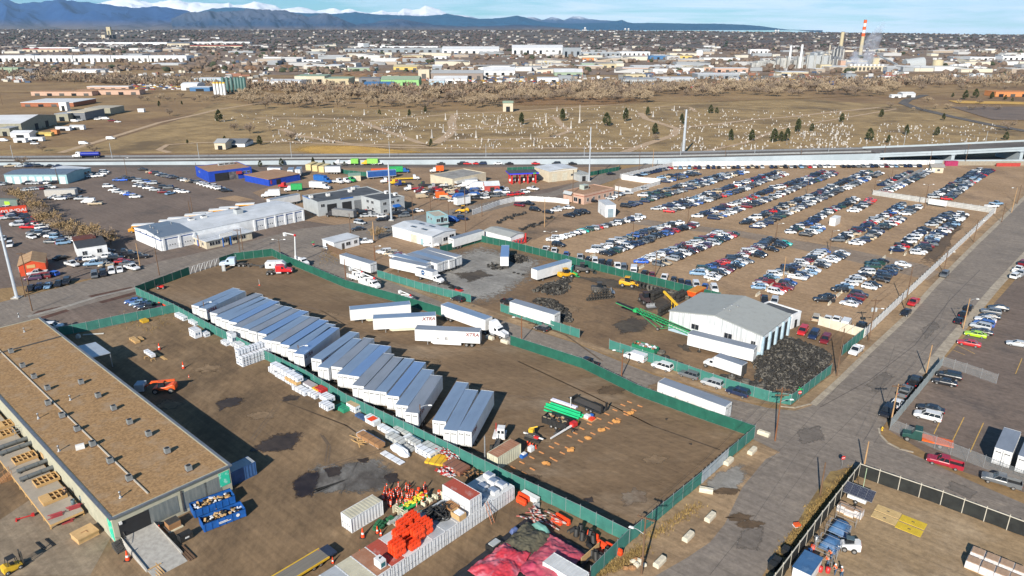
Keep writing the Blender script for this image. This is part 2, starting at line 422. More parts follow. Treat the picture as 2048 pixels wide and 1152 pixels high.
K3('haze_blue_forest_ridge',[(440,30),(475,22),(512,19.5),(560,24),(600,27),(640,30),(690,31),(735,28),(760,31),(800,33),(850,35),(880,34),(905,31),(930,35),(960,40),(985,39),(1010,37),(1034,34),(1050,38),(1070,44),(1100,47),(1150,48),(1200,46),(1227,42),(1240,47),(1300,47),(1350,48),(1400,48),(1450,50),(1480,52),(1530,58),(1600,64)],24000,4200,0,1300,MIDR,2.2,amp=1.2)
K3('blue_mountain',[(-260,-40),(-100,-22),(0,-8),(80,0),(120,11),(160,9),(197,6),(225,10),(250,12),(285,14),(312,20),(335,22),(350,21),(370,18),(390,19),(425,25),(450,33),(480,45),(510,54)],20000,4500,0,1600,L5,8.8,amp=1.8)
K3('haze_blue_rocky_foothill',[(395,40),(430,28),(470,25),(512,27),(540,24),(565,22),(590,25),(610,27),(620,30),(650,36),(670,32),(685,31),(700,36),(715,42),(735,50),(760,47),(790,41),(815,40),(840,44),(880,50),(930,53),(990,52),(1040,50),(1090,53),(1150,58)],18000,2500,0,700,FLAT,1.4,amp=2.4)
mb=MB();r=RR(5)
for k in range(13000):
 Y=2450+4600*r.random()**1.25;hw=Y*.78+60;X=r.uniform(-hw,hw)
 if mn_.noise(V_((X/420,Y/420,1)))<-.18:continue
 w=r.uniform(5,11);h=r.uniform(4,8);z=J3(X,Y);q=r.random()
 c=(.085+.035*q,.066+.022*q,.062+.014*q)if q<.86 else(.03,.042,.026)
 mb.o_((X,Y,z+h*.55),(w,w,h*.6),0,c,.35,r,5,3)
M0(mb.b_('distant_suburb_trees',Z1),None,None,None,'stuff')
mb=MB()
for k in range(1000):
 Y=2300+4300*r.random()**1.3;hw=Y*.78+60;X=r.uniform(-hw,hw)
 w,d,h=r.uniform(8,20),r.uniform(8,13),r.uniform(4,7.5);z=J3(X,Y)-.5
 c=r.choice([(.5,.48,.44),(.4,.34,.27),(.55,.53,.5),(.25,.21,.18),(.33,.3,.28)])
 if r.random()<.05:w*=3;c=(.6,.6,.6)
 T=Tn((X,Y,z))@Rn(r.choice([0,.1,-.3,.6]),4,'Z')
 mb.bx(-w/2,w/2,-d/2,d/2,0,h,0,c,T)
 rc=r.choice([(.2,.17,.15),(.28,.25,.23),(.13,.12,.12)])
 mb.f_((-w/2-.4,w/2+.4,-d/2-.4,d/2+.4),(-w/2+1,w/2-1,-.4,.4),h,h+2.6,0,rc,T)
M0(mb.b_('distant_suburb_houses',Z1),None,None,None,'stuff')
G_CEM=M('cemetery_turf',(.36,.245,.112),(.24,.16,.072),sc=.06,world=True,ro=1,c3=(.15,.1,.05),sc3=.018,bump=.4,bsc=.6)
V4=M('golden_grass',(.6,.36,.09),(.47,.28,.07),sc=.08,world=True,ro=1)
M5=M('pale_track',(.47,.335,.215),(.39,.275,.175),sc=.15,world=True,ro=1)
W4=M('lot_dirt',(.375,.25,.148),(.29,.19,.108),sc=.05,world=True,ro=1,c3=(.16,.11,.075),sc3=.022,lo3=.58,hi3=.72,bump=.35,bsc=.7,st=(1,.8,1))
X4=M('packed_dirt',(.3,.2,.122),(.23,.152,.092),sc=.06,world=True,ro=1,c3=(.13,.095,.068),sc3=.03,lo3=.55,hi3=.7,bump=.3,bsc=.6)
N5=M('yard_dirt',(.2,.132,.075),(.148,.096,.054),sc=.07,world=True,ro=1,c3=(.245,.18,.12),sc3=.05,lo3=.53,hi3=.7,bump=.35,bsc=.9,st=(.6,1.2,1))
O5=M('work_yard_dirt',(.215,.14,.076),(.128,.084,.047),sc=.09,world=True,ro=1,c3=(.3,.205,.118),sc3=.04,lo3=.52,hi3=.68,bump=.4,bsc=.8,st=(1.1,.55,1))
P5=M('oily_dirt',(.215,.138,.076),(.15,.096,.055),sc=.08,world=True,ro=1,c3=(.075,.06,.048),sc3=.05,lo3=.56,hi3=.68,bump=.4,bsc=.8)
Q5=M('old_asphalt',(.225,.188,.155),(.185,.155,.13),sc=.07,world=True,ro=.95,c3=(.27,.225,.18),sc3=.25,lo3=.55,hi3=.75,bump=.15,bsc=3)
L2=M('dark_asphalt',(.12,.105,.095),(.09,.08,.073),sc=.05,world=True,ro=.95,c3=(.15,.132,.12),sc3=.03,lo3=.5,hi3=.7,bump=.15,bsc=2)
M3=M('lot_asphalt',(.18,.135,.108),(.14,.105,.085),sc=.05,world=True,ro=.95,c3=(.09,.074,.066),sc3=.035,lo3=.58,hi3=.72,bump=.15,bsc=2)
F4=M('sandy_shoulder',(.33,.225,.13),(.25,.168,.098),sc=.12,world=True,ro=1,c3=(.19,.13,.08),sc3=.06,bump=.4,bsc=1)
R5=M('concrete_slab',(.31,.285,.25),(.25,.228,.2),sc=.12,world=True,ro=.9,c3=(.18,.16,.14),sc3=.06,lo3=.57,hi3=.7)
Y4=M('grey_gravel',(.3,.285,.26),(.22,.208,.19),sc=.12,world=True,ro=1,c3=(.15,.135,.12),sc3=.05,lo3=.55,hi3=.7,bump=.4,bsc=1.5)
S5=M('dry_weeds',(.29,.2,.075),(.16,.105,.045),sc=.5,world=True,ro=1,bump=.6,bsc=2)
N3=M('wet_dark_soil',(.035,.025,.02),(.06,.044,.034),sc=.3,world=True,ro=.55)
G_ASH=M('ash_grey_soil',(.2,.19,.175),(.09,.08,.072),sc=.28,world=True,ro=.95,bump=.6,bsc=1,st=(1,.5,1))
G4=M('kerb_concrete',(.38,.325,.25),(.31,.26,.2),sc=.3,world=True,ro=.95)
MULCH=M('bark_mulch',(.11,.055,.04),(.075,.038,.028),sc=.5,world=True,ro=1)
MARKY=M('yellow_marking',(.6,.36,.08),(.45,.28,.08),sc=1,world=True,ro=.8)
T5=M('dark_dirt',(.1,.066,.04),(.13,.085,.05),sc=.4,world=True,ro=1);U5=M('dusty_dirt',(.255,.172,.1),(.2,.135,.08),sc=.4,world=True,ro=1)
G_IND=M('industrial_ground',(.24,.175,.13),(.16,.11,.08),sc=.012,world=True,ro=1,c3=(.21,.14,.085),sc3=.006,lo3=.5,hi3=.6)
sht('industrial_plain',[(-900,150),(2900,150),(2900,92),(-900,92)],.25,G_IND)
sht('river_meadow',[(-300,186),(560,183),(1000,200),(1400,205),(2048,180),(2400,180),(2400,153),(1800,146),(900,176),(520,148),(300,120),(-300,120)],.3,U4)
stn('brown_river_bank',[(1010,212),(1230,210),(1300,200),(1240,193),(1030,194)],.34,M('river_bank_soil',(.3,.17,.075),(.22,.125,.06),sc=.05,world=True,ro=1))
sht('cemetery_lawn',[(-60,308),(2300,302),(2300,285),(2048,262),(1880,216),(1600,198),(1300,205),(1180,214),(1000,224),(600,214),(430,205),(370,236),(190,290),(-60,305)],.06,G_CEM)
stn('golden_meadow',Z0([(575,300),(600,292),(700,290),(790,298),(860,306),(820,310),(640,310)],2,4,2),.1,V4)
for i,(pts,w)in enumerate([([(120,306),(200,282),(320,245),(400,228),(430,220),(520,206),(600,205),(730,207)],5),([(512,236),(640,237),(720,242),(760,258),(800,272),(840,286),(860,292),(700,288),(600,272),(560,258)],5),([(735,243),(775,238),(860,232),(920,227),(1010,224),(1130,216),(1250,208)],5),([(910,230),(903,245),(906,258),(895,272),(870,287)],7),([(912,260),(960,256),(1010,247),(1060,238),(1110,234)],4),([(1110,234),(1120,248),(1140,262),(1100,276),(960,280),(880,281)],5),([(1280,226),(1292,238),(1330,250),(1355,258),(1345,272),(1300,286),(1240,308)],6),([(1305,216),(1330,213),(1380,215),(1392,224)],4),([(1360,256),(1440,248),(1500,240),(1570,235),(1690,222),(1760,215)],5),([(1690,222),(1800,217),(1560,258),(1490,286),(1400,305)],3.5),([(340,306),(318,300),(335,290),(400,286),(560,283),(800,296),(1000,297),(1300,296)],4)]):
 stp('cemetery_track',pts,w,.1+.012*i,M5)
stp('curved_road',[(1850,190),(1815,200),(1806,207),(1830,216),(1900,233),(1980,250),(2120,275)],9,.3,L2);sht('brown_parking',[(1900,214),(2100,214),(2200,244),(1985,240)],.32,M3);stp('golden_verge',[(1905,204),(2100,208)],30,.31,V4)
sht('west_lots',[(-120,330),(1240,328),(1000,480),(640,520),(560,505),(160,560),(-120,590)],.02,M3)
sht('truck_yard_dirt',[(505,385),(620,348),(640,336),(1240,334),(1240,345),(1000,398),(860,435),(700,455),(600,440)],.03,X4)
sht('sandy_lot',[(430,397),(470,391),(510,399),(478,404)],.04,W4)
sht('neighbour_yard',[(640,520),(700,480),(1000,402),(1060,398),(1230,400),(1300,440),(1090,505),(965,484),(880,510),(760,560),(650,530)],.03,X4)
sht('car_lot',[(1040,492),(1090,470),(1300,440),(1200,398),(1245,352),(1345,331),(2048,330),(2048,380),(1992,428),(1737,664),(1600,640),(1400,588)],.036,W4)
sht('lot_lane',[(1240,445),(1262,436),(1480,462),(1690,497),(1850,530),(1880,545),(1855,560),(1660,512),(1470,472)],.044,M('lot_lane_dirt',(.26,.2,.15),(.21,.16,.12),sc=.1,world=True,ro=1))
stn('wet_patch',Z0([(1880,430),(1935,436),(1925,455),(1905,470),(1900,490),(1865,530),(1840,525),(1870,490),(1880,460)],4,4,4),.05,M('damp_dirt',(.15,.105,.07),(.12,.085,.06),sc=.1,world=True,ro=.9))
sht('street_shoulder',[(1581,815),(1737,668),(1992,426),(2060,362),(2110,362),(1900,560),(1620,830),(1560,830)],.03,F4)
sht('tyre_yard',[(755,553),(900,492),(965,482),(1400,588),(1600,642),(1735,668),(1660,752),(1581,812),(1220,702),(1000,628),(940,606)],.04,P5)
stn('gravel_pad',Z0([(870,515),(960,490),(1090,520),(1060,560),(990,602),(945,608),(835,578)],3,3,5),.048,Y4)
sht('east_lots',[(1776,860),(1870,740),(2110,470),(2500,470),(2500,1010),(2048,985),(1900,935)],.03,M3)
sht('street',[(1622,812),(1680,757),(1730,708),(1812,632),(1862,576),(1950,488),(2050,392),(2120,330),(2260,330),(1990,576),(1951,623),(1896,688),(1848,748),(1770,848),(1758,866),(1775,886),(1848,919),(1941,962),(2048,1008),(2300,1110),(2300,1180),(2046,1068),(1751,952),(1716,938),(1690,936),(1661,946),(1630,990),(1611,1019),(1536,1134),(1470,1240),(1180,1240),(1311,1152),(1374,1116),(1420,1085),(1449,1049),(1484,976),(1531,919),(1560,905),(1508,880),(1399,838),(1274,792),(1164,738),(1024,698),(970,662),(800,607),(692,577),(595,542),(562,520),(470,520),(380,549),(272,577),(272,590),(30,652),(-160,690),(-160,640),(0,605),(172,562),(320,523),(480,488),(600,458),(760,440),(860,428),(1000,400),(1100,385),(1210,345),(1300,328),(1345,331),(1240,356),(1170,380),(1010,414),(870,450),(760,478),(640,500),(700,530),(760,556),(887,606),(1000,640),(1149,686),(1309,751),(1474,801),(1534,816),(1590,822)],.052,Q5)
sht('frontage_road',[(-200,336),(600,334),(1240,330),(1900,329),(2300,329),(2300,322),(1700,326),(900,328),(-200,330)],.05,L2)
sht('dirt_shoulder',[(755,556),(800,568),(900,600),(945,608),(1000,628),(1165,680),(1220,700),(1581,812),(1500,806),(1309,747),(1149,684),(1000,640),(880,603),(800,575)],.046,F4)
sht('weedy_bank',[(1508,880),(1560,890),(1560,905),(1531,919),(1484,976),(1449,1049),(1420,1085),(1374,1116),(1311,1152),(1180,1240),(1100,1240),(1258,1088),(1401,970)],.046,F4)
stn('kerbside_gravel',Z0([(1460,935),(1490,925),(1490,960),(1470,985),(1430,990),(1405,975),(1420,955)],4,3,3),.056,Y4)
sht('fence_weeds',[(1705,940),(1661,943),(1630,988),(1611,1017),(1570,1090),(1600,1090),(1650,1030)],.06,S5)
sht('trailer_yard',[(275,591),(380,550),(470,521),(545,513),(562,522),(692,577),(797,606),(972,660),(1020,690),(1164,737),(1274,792),(1399,838),(1509,876),(1401,969),(1258,1086),(1024,972),(849,886),(694,810),(510,710),(350,626)],.056,N5)
sht('lumber_yard',[(350,626),(510,710),(694,810),(849,886),(1024,972),(1258,1086),(1100,1240),(-200,1300),(-600,1240),(-200,900),(120,666),(175,663)],.04,O5)
sht('car_park',[(120,666),(66,640),(270,583),(349,625),(175,664)],.056,M3)
for a,b,c,d in[((52,636),(98,622),(126,612),(76,622)),((176,592),(262,574),(272,578),(190,598)),((62,640),(132,619),(140,622),(75,643)),((196,604),(270,584),(280,587),(205,607))]:
 sht('mulch_bed',[a,b,c,d],.06,MULCH)
stp('sidewalk',[(55,634),(130,614),(195,594),(270,577)],1.6,.064,R5)
sht('white_dirt_yard',[(1708,944),(2060,1080),(2400,1240),(1480,1300),(1562,1150)],.05,M('sandy_yard',(.31,.215,.12),(.24,.165,.095),sc=.12,world=True,ro=1,c3=(.36,.265,.165),sc3=.06,bump=.4,bsc=1))
def kerb(name,pts,w=.35,h=.13):
 P=[G(*p)for p in pts];mb=MB()
 for a,b in zip(P,P[1:]):
  d=b-a;mb.B((a.x+b.x)/2,(a.y+b.y)/2,.02,d.length+.1,w,h,At(d.y,d.x))
 return U1(mb.b_(name,G4))
kerb('kerb',[(1560,813),(1590,816),(1622,808),(1680,755),(1730,706),(1812,630),(1862,574),(1950,486),(2050,391)])
stp('gutter',[(1626,810),(1684,756),(1734,707),(1816,631),(1866,575),(1954,487),(2054,391)],1.3,.058,G4)
kerb('kerb',[(1757,858),(1760,870),(1775,886),(1800,899),(1826,905)])
stp('pavement_edge',[(1848,748),(1896,688),(1951,623),(1990,576),(2060,500)],2.2,.058,G4)
for a,b in[((1884,834),(1868,868)),((1928,835),(1897,898)),((1967,846),(1940,905)),((2044,717),(2031,748)),((1914,690),(1950,708)),((1905,700),(1930,710))]:
 stp('parking_line',[a,b],.16,.046,MARKY)
for q in([(1700,745),(1600,860),(1500,960)],[(1560,850),(1640,880),(1720,930)],[(1790,690),(1760,780),(1640,900),(1560,1010)],[(1900,590),(1880,640),(1760,740)],[(1600,900),(1500,1050),(1420,1150)],[(1080,690),(1250,745),(1420,800),(1560,850)],[(1800,930),(1950,990),(2048,1030)]):stp('tar_seam',q,.07,.057,L2)
for k,q in enumerate([[(1590,860),(1640,850),(1650,880),(1600,890)],[(1730,770),(1770,740),(1790,755),(1750,790)],[(1480,1060),(1530,1050),(1520,1100),(1470,1100)],[(1840,660),(1870,640),(1880,655),(1850,680)],[(1730,713),(1745,711),(1742,716)],[(1900,960),(1960,985),(1940,1000),(1890,975)]]):stn('asphalt_patch',Z0(q,2,3,k),.0565,M('asphalt_repair',(.18,.152,.128),(.15,.128,.11),sc=.2,world=True,ro=.95))
for k in range(26):
 x,y=R.uniform(300,1500),R.uniform(600,1050)
 stn('dirt_patch',Z0([(x-30,y),(x,y-9),(x+34,y-3),(x+22,y+7),(x+2,y+10),(x-22,y+7)],4,3,k),.0605+.0002*k,[T5,U5][k%2])
stp('tar_seam',[(1640,815),(1740,760),(1830,690),(1900,600),(1960,540)],.12,.058,N3)
stn('dark_stain',Z0([(490,905),(545,868),(600,862),(606,878),(585,900),(530,906)],3,4,6),.05,N3)
stn('ash_patch',Z0([(600,960),(640,930),(700,925),(760,915),(790,940),(800,965),(760,985),(690,985),(640,990),(610,985)],8,5,7),.052,G_ASH)
stn('black_puddle',Z0([(583,965),(610,942),(645,938),(640,965),(625,995),(590,997)],3,4,8),.056,M('black_mud',(.02,.013,.012),(.04,.028,.024),sc=.5,world=True,ro=.4))
for k,q in enumerate([[(645,935),(685,932),(683,950),(660,955)],[(715,918),(740,914),(736,926),(718,926)],[(765,950),(795,945),(798,965),(775,970)],[(425,806),(455,796),(493,796),(480,810),(440,822)],[(562,795),(585,788),(600,795),(590,803),(565,803)]]):
 stn('dark_stain',Z0(q,3,4,20+k),.06,N3)
for k,q in enumerate([[(1166,998),(1184,994),(1190,1005),(1175,1006)],[(1374,887),(1384,886),(1383,891)],[(1330,838),(1338,836),(1334,842)]]):
 stn('oil_stain',Z0(q,1.5,3,40+k),.062,N3)
for k,q in enumerate([[(1220,650),(1260,632),(1300,640),(1290,665),(1240,668)],[(1270,600),(1330,590),(1345,612),(1290,622)],[(1350,690),(1375,688),(1385,705),(1372,705)],[(1100,545),(1240,560),(1300,585),(1220,575)],[(900,545),(960,540),(1000,552),(940,565)]]):
 stn('oil_stain',Z0(q,4,4,60+k),.054,M('oily_ground',(.06,.05,.042),(.1,.08,.06),sc=.2,world=True,ro=.9))
stn('white_scuff',Z0([(1240,985),(1275,975),(1300,985),(1290,1005),(1250,1015)],5,4,71),.06,M('chalky_dirt',(.24,.19,.14),(.18,.13,.09),sc=.5,world=True,ro=1))
sht('concrete_apron',[(0,1040),(120,960),(230,1060),(180,1152),(0,1152)],.05,M('dirty_slab',(.27,.21,.145),(.2,.152,.105),sc=.15,world=True,ro=.95))
for k,pts in enumerate([[(500,880),(560,800),(690,850),(760,900),(640,935)],[(650,925),(655,890),(640,868)],[(1030,720),(1180,790),(1300,850),(1440,900)],[(700,690),(860,740),(1010,790),(1120,800)],[(560,600),(640,620),(690,650)],[(1050,640),(1130,670),(1200,720)]]):
 for off in(0,6):
  stp('wheel_track',[(p[0]+off,p[1]+off*.5)for p in pts],.28,.063+.002*k,M('track_dirt',(.13,.093,.062),(.17,.12,.08),sc=.4,world=True,ro=1))
def C0(x,zb,zs,hw,rf=.93):
 return[(x,-hw*.9,zb),(x,-hw,zb+.18),(x,-hw,zs-.13),(x,-hw*rf,zs),(x,hw*rf,zs),(x,hw,zs-.13),(x,hw,zb+.18),(x,hw*.9,zb)]
def O3(r=.34,w=.24):
 mb=MB();n=12
 mb.l_([(r*.6,-w/2),(r*.95,-w/2),(r,-w*.3),(r,w*.3),(r*.95,w/2),(r*.6,w/2)],n,0)
 mb.l_([(r*.58,-w/2-.01),(r*.58,w/2+.01),(r*.2,w/2+.02)],n,1)
 me=mb.mesh('wheel',[G2,RIM]);me.transform(Rn(PI/2,4,'X'));return me
WH=O3();F1=O3(.5,.32);M2=O3(.5,.62);WHS=O3(.4,.28)
def V5(root,xs,y,r,me=None):
 for x in xs:
  for s in SS:link('wheel',me or WH,root,(x,s*y,r))
CARS={'sedan':dict(L=4.8,W=1.84,st=[(-2.4,.48,.93,.76),(-2.22,.3,1.0,.9),(-1.2,.26,1.02,.92),(.9,.26,.97,.92),(1.85,.27,.86,.9),(2.25,.3,.74,.84),(2.4,.45,.62,.7)],cab=[(-1.8,1.05,.84),(-1.05,.25,.64)],zc=(.96,1.45),wx=(-1.4,1.42)),'hatch':dict(L=4.2,W=1.78,st=[(-2.1,.5,1.0,.78),(-2.0,.3,1.03,.87),(-.9,.26,1.03,.89),(.8,.26,1.0,.89),(1.6,.27,.9,.87),(1.95,.3,.76,.8),(2.1,.45,.64,.68)],cab=[(-2.0,1.0,.82),(-1.65,.25,.64)],zc=(.98,1.52),wx=(-1.25,1.28)),'suv':dict(L=4.8,W=1.95,st=[(-2.4,.55,1.1,.85),(-2.3,.36,1.14,.95),(-1.2,.33,1.16,.97),(.9,.33,1.14,.97),(1.85,.34,1.08,.95),(2.25,.38,.96,.9),(2.4,.5,.8,.78)],cab=[(-2.3,1.15,.9),(-2.05,.42,.73)],zc=(1.1,1.78),wx=(-1.42,1.45)),'minivan':dict(L=5.05,W=1.98,st=[(-2.5,.5,1.08,.86),(-2.4,.3,1.12,.96),(-1.2,.28,1.12,.98),(1.2,.28,1.06,.98),(2.0,.3,.94,.94),(2.4,.34,.8,.86),(2.52,.5,.66,.74)],cab=[(-2.42,1.75,.92),(-2.15,.75,.74)],zc=(1.04,1.76),wx=(-1.5,1.55)),'pickup':dict(L=5.8,W=2.0,st=[(-.75,.4,1.18,.98),(.9,.4,1.18,.98),(1.2,.4,1.16,.98),(2.3,.42,1.12,.97),(2.75,.46,1.02,.93),(2.9,.6,.86,.82)],cab=[(-.75,1.3,.92),(-.55,.6,.75)],zc=(1.12,1.85),wx=(-1.75,1.85)),'van':dict(L=5.6,W=2.02,st=[(-2.8,.5,2.02,.88),(-2.72,.34,2.08,.98),(.7,.34,2.1,.98),(1.25,.34,1.75,.98),(1.75,.36,1.22,.97),(2.6,.4,1.02,.92),(2.8,.55,.85,.8)],cab=None,zc=(0,0),wx=(-1.7,1.8)),}
def W5(kind,detailed=True):
 d=CARS[kind];nm={'suv':'sport_utility_car','van':'cargo_van','pickup':'pickup_truck','hatch':'hatchback_car','minivan':'minivan','sedan':'sedan_car'}[kind]
 root=th(nm,'car','car')
 mb=MB();mb.loft([C0(*s)for s in d['st']],0)
 W2=d['W']/2;gl=[]
 if kind=='pickup':
  mb.bx(-2.9,-.75,-.98,.98,.42,.78,0)
  for s in SS:mb.bx(-2.9,-.75,s*.98-(.1 if s>0 else 0),s*.98+(.1 if s<0 else 0),.78,1.22,0)
  mb.bx(-2.92,-2.84,-.88,.88,.78,1.2,0);mb.bx(-2.84,-.76,-.88,.88,.785,.8,1)
 if kind=='van':
  gl+=[('windscreen',[(1.3,-.86,1.72),(1.78,-.88,1.25),(1.78,.88,1.25),(1.3,.86,1.72)])]
  for s in SS:
   gl+=[('side_window',[(.45,s*.99,1.3),(1.35,s*.99,1.3),(1.1,s*.985,1.75),(.45,s*.985,1.78)])]
   gl+=[('rear_window',[(-2.83,s*.2,1.3),(-2.83,s*.78,1.3),(-2.76,s*.75,1.85),(-2.76,s*.2,1.85)])]
 else:
  (a,b,hw),(e,f,hr)=d['cab'];z0,z1=d['zc']
  mb.bx(e-.03,f+.03,-hr-.03,hr+.03,z1-.03,z1+.045,0)
  lo=[(a,-hw,z0),(b,-hw,z0),(b,hw,z0),(a,hw,z0)];hi=[(e,-hr,z1),(f,-hr,z1),(f,hr,z1),(e,hr,z1)]
  for p,q in zip(lo,hi):mb.t_(p,q,.055,.05,4,0)
  for s in SS:
   for t in((.5,)if kind in('sedan','pickup')else(.36,.66)):
    mb.t_((a+(b-a)*t,s*hw,z0),(e+(f-e)*t,s*hr,z1),.05,.045,4,0)
  gl=[('windscreen',[lo[1],lo[2],hi[2],hi[1]]),('rear_window',[lo[3],lo[0],hi[0],hi[3]]),('side_window',[lo[0],lo[1],hi[1],hi[0]]),('side_window',[lo[2],lo[3],hi[3],hi[2]])]
 mb.b_('body',[G3,K0],root)
 if detailed:
  for nme,q in gl:
   c=sum((V_(p)for p in q),V_())/4;cc=V_((c.x*.9,0,c.z-.2))
   inn=[V_(p)+(cc-c)*.05 for p in q];v=[V_(p)for p in q]+inn
   g=MB().add(v,[(0,1,2,3),(7,6,5,4),(0,4,5,1),(1,5,6,2),(2,6,7,3),(3,7,4,0)]);g.b_(nme,R0,root)
  xr,xf=d['st'][0][0],d['st'][-1][0]
  if kind=='pickup':xr=-2.9
  zl=d['st'][-1][2]-.12;zt=d['st'][1][2]-.22 if kind!='van'else 1.0
  for s in SS:
   MB().bx(xf-.28,xf-.04,s*W2*.74-.17,s*W2*.74+.17,zl-.08,zl+.1).b_('headlight',A4,root)
   MB().bx(xr-.03,xr+.1,s*W2*.8-.12,s*W2*.8+.12,zt-.12,zt+.12).b_('tail_light',REDL,root)
 else:
  g=MB()
  for nme,q in gl:
   g.add(q,[(0,1,2,3)])
  g.b_('window',R0,root)
 V5(root,d['wx'],W2-.12,.34)
 return root
CODE={'W':('white',(.75,.75,.75)),'S':('silver',(.42,.44,.46)),'K':('black',(.012,.014,.02)),'G':('grey',(.13,.14,.15)),'B':('blue',(.03,.10,.34)),'R':('red',(.5,.02,.025)),'D':('dark red',(.16,.012,.02)),'T':('tan',(.45,.37,.26)),'N':('dark green',(.015,.06,.05)),'L':('light blue',(.2,.33,.48)),'Y':('yellow',(.75,.45,.02)),'O':('orange',(.7,.15,.02)),'P':('purple',(.07,.03,.08)),'A':('turquoise',(.02,.5,.42)),'M':('lime green',(.4,.7,.02)),'I':('dark blue',(.012,.025,.07)),'C':('bright blue',(.02,.12,.62))}
KINDW={'sedan':'sedan','hatch':'hatchback','suv':'SUV','minivan':'minivan','pickup':'pickup truck','van':'cargo van'}
M1=[]
def car(px,py,ang,kind,code,A1,group=None,z=0,raw=None):
 p=raw if raw is not None else G(px,py)
 M1.append((p,I0(ang),kind,code,A1,group))
def X5(L,roofm,skirt=False,logo=None,doors=True,seams=True,H=4.1,wallm=None,frontlogo=False):
 root=th('box_trailer','trailer','trailer')
 mb=MB();w=1.3;wm=wallm or D0
 mb.bx(.06,L,-w,w,1.15,H,0,mt=1)
 mb.bx(.0,L+.01,-w-.02,w+.02,1.1,1.22,2);mb.bx(0,L+.015,-w-.02,-w+.02,H-.1,H+.005,1);mb.bx(0,L+.015,w-.02,w+.02,H-.1,H+.005,1)
 mb.bx(0,.08,-w-.02,w+.02,H-.12,H+.02,2);mb.bx(L-.05,L+.02,-w-.015,w+.015,1.15,H+.015,2)
 if seams:
  k=1.2
  while k<L-.3:
   for s in SS:mb.bx(k-.025,k+.025,s*w-.012,s*w+.012,1.2,H-.1,2)
   k+=1.22
 mb.b_('body',[wm,roofm,L0],root)
 if doors:
  for s in SS:
   m2=MB();y0,y1=(.02,w-.03)if s>0 else(-w+.03,-.02)
   m2.bx(.0,.07,y0,y1,1.2,H-.12,0)
   for yy in(y0+.3,y1-.3):m2.t_((-.03,yy,1.2),(-.03,yy,H-.15),.022,None,5,1)
   m2.bx(-.025,0,(y0+y1)/2-.42,(y0+y1)/2+.42,H-.72,H-.56,2);m2.bx(-.02,.0,y0 if s>0 else y1-.05,y0+.05 if s>0 else y1,1.2,H-.15,1);m2.bx(-.02,0,y0,y1,1.2,1.3,1)
   m2.bx(-.03,0,(y0+y1)/2-.1,(y0+y1)/2+.12,2.0,2.12,1)
   m2.b_('rear_door',[D0,J0,G0],root)
 ug=MB();ug.bx(-.02,.08,-1.2,1.2,.5,.62)
 for s in(-.8,.8):ug.bx(0,.08,s-.05,s+.05,.6,1.1)
 ug.b_('underride_guard',G0,root)
 ch=MB();ch.bx(.4,L-.5,-.5,-.4,.85,1.12);ch.bx(.4,L-.5,.4,.5,.85,1.12);ch.b_('chassis_rail',G0,root)
 for x in(2.0,3.3):
  for s in SS:link('wheel',M2,root,(x,s*.98,.5))
 for s in SS:
  lg=MB();lg.bx(L-3.0,L-2.85,s*.75-.07,s*.75+.07,.08,1.12);lg.bx(L-3.08,L-2.77,s*.75-.15,s*.75+.15,0,.09);lg.b_('landing_leg',J0,root)
 if skirt:
  for s in SS:
   sk=MB();sk.loft([[(4.6,s*1.27-.02,.42),(4.6,s*1.27+.02,.42),(4.6,s*1.27+.02,1.13),(4.6,s*1.27-.02,1.13)],[(L-4.6,s*1.27-.02,.42),(L-4.6,s*1.27+.02,.42),(L-4.6,s*1.27+.02,1.13),(L-4.6,s*1.27-.02,1.13)],[(L-3.9,s*1.27-.02,.75),(L-3.9,s*1.27+.02,.75),(L-3.9,s*1.27+.02,1.13),(L-3.9,s*1.27-.02,1.13)]])
   sk.b_('side_skirt',skirt if skirt is not True else D0,root)
 if logo:
  for s in SS:
   T=Tn((1.9,s*1.325,3.25))@Rn(0 if s<0 else PI,4,'Z')@Rn(PI/2,4,'X')
   E4('lettering',logo,1.25,LOGOM,root,T,.25,.01,.025)
 return root
LOGOM=M('maroon_lettering',(.22,.03,.03),ro=.5)
Z4=[M('sky_tinted_aluminium_roof',(.38,.47,.58),(.3,.38,.49),sc=.35,st=(.3,1,1),ro=.4,metal=.6),M('sky_tinted_bright_roof',(.36,.5,.72),(.31,.44,.65),sc=.3,st=(.3,1,1),ro=.3,metal=.65),M('dull_grey_roof',(.31,.34,.39),(.24,.27,.31),sc=.4,st=(.3,1,1),ro=.55,metal=.4)]  # bare metal roofs, with the blue of reflected sky tinted into the base colour
def cg(root,pts,nm='windscreen'):
 c=sum((V_(p)for p in pts),V_())/len(pts);n=(V_(pts[1])-V_(pts[0])).cross(V_(pts[2])-V_(pts[0])).normalized()*.02
 v=[V_(p)+n for p in pts]+[V_(p)-n for p in pts]
 MB().add(v,[(0,1,2,3),(7,6,5,4),(0,4,5,1),(1,5,6,2),(2,6,7,3),(3,7,4,0)]).b_(nm,R0,root)
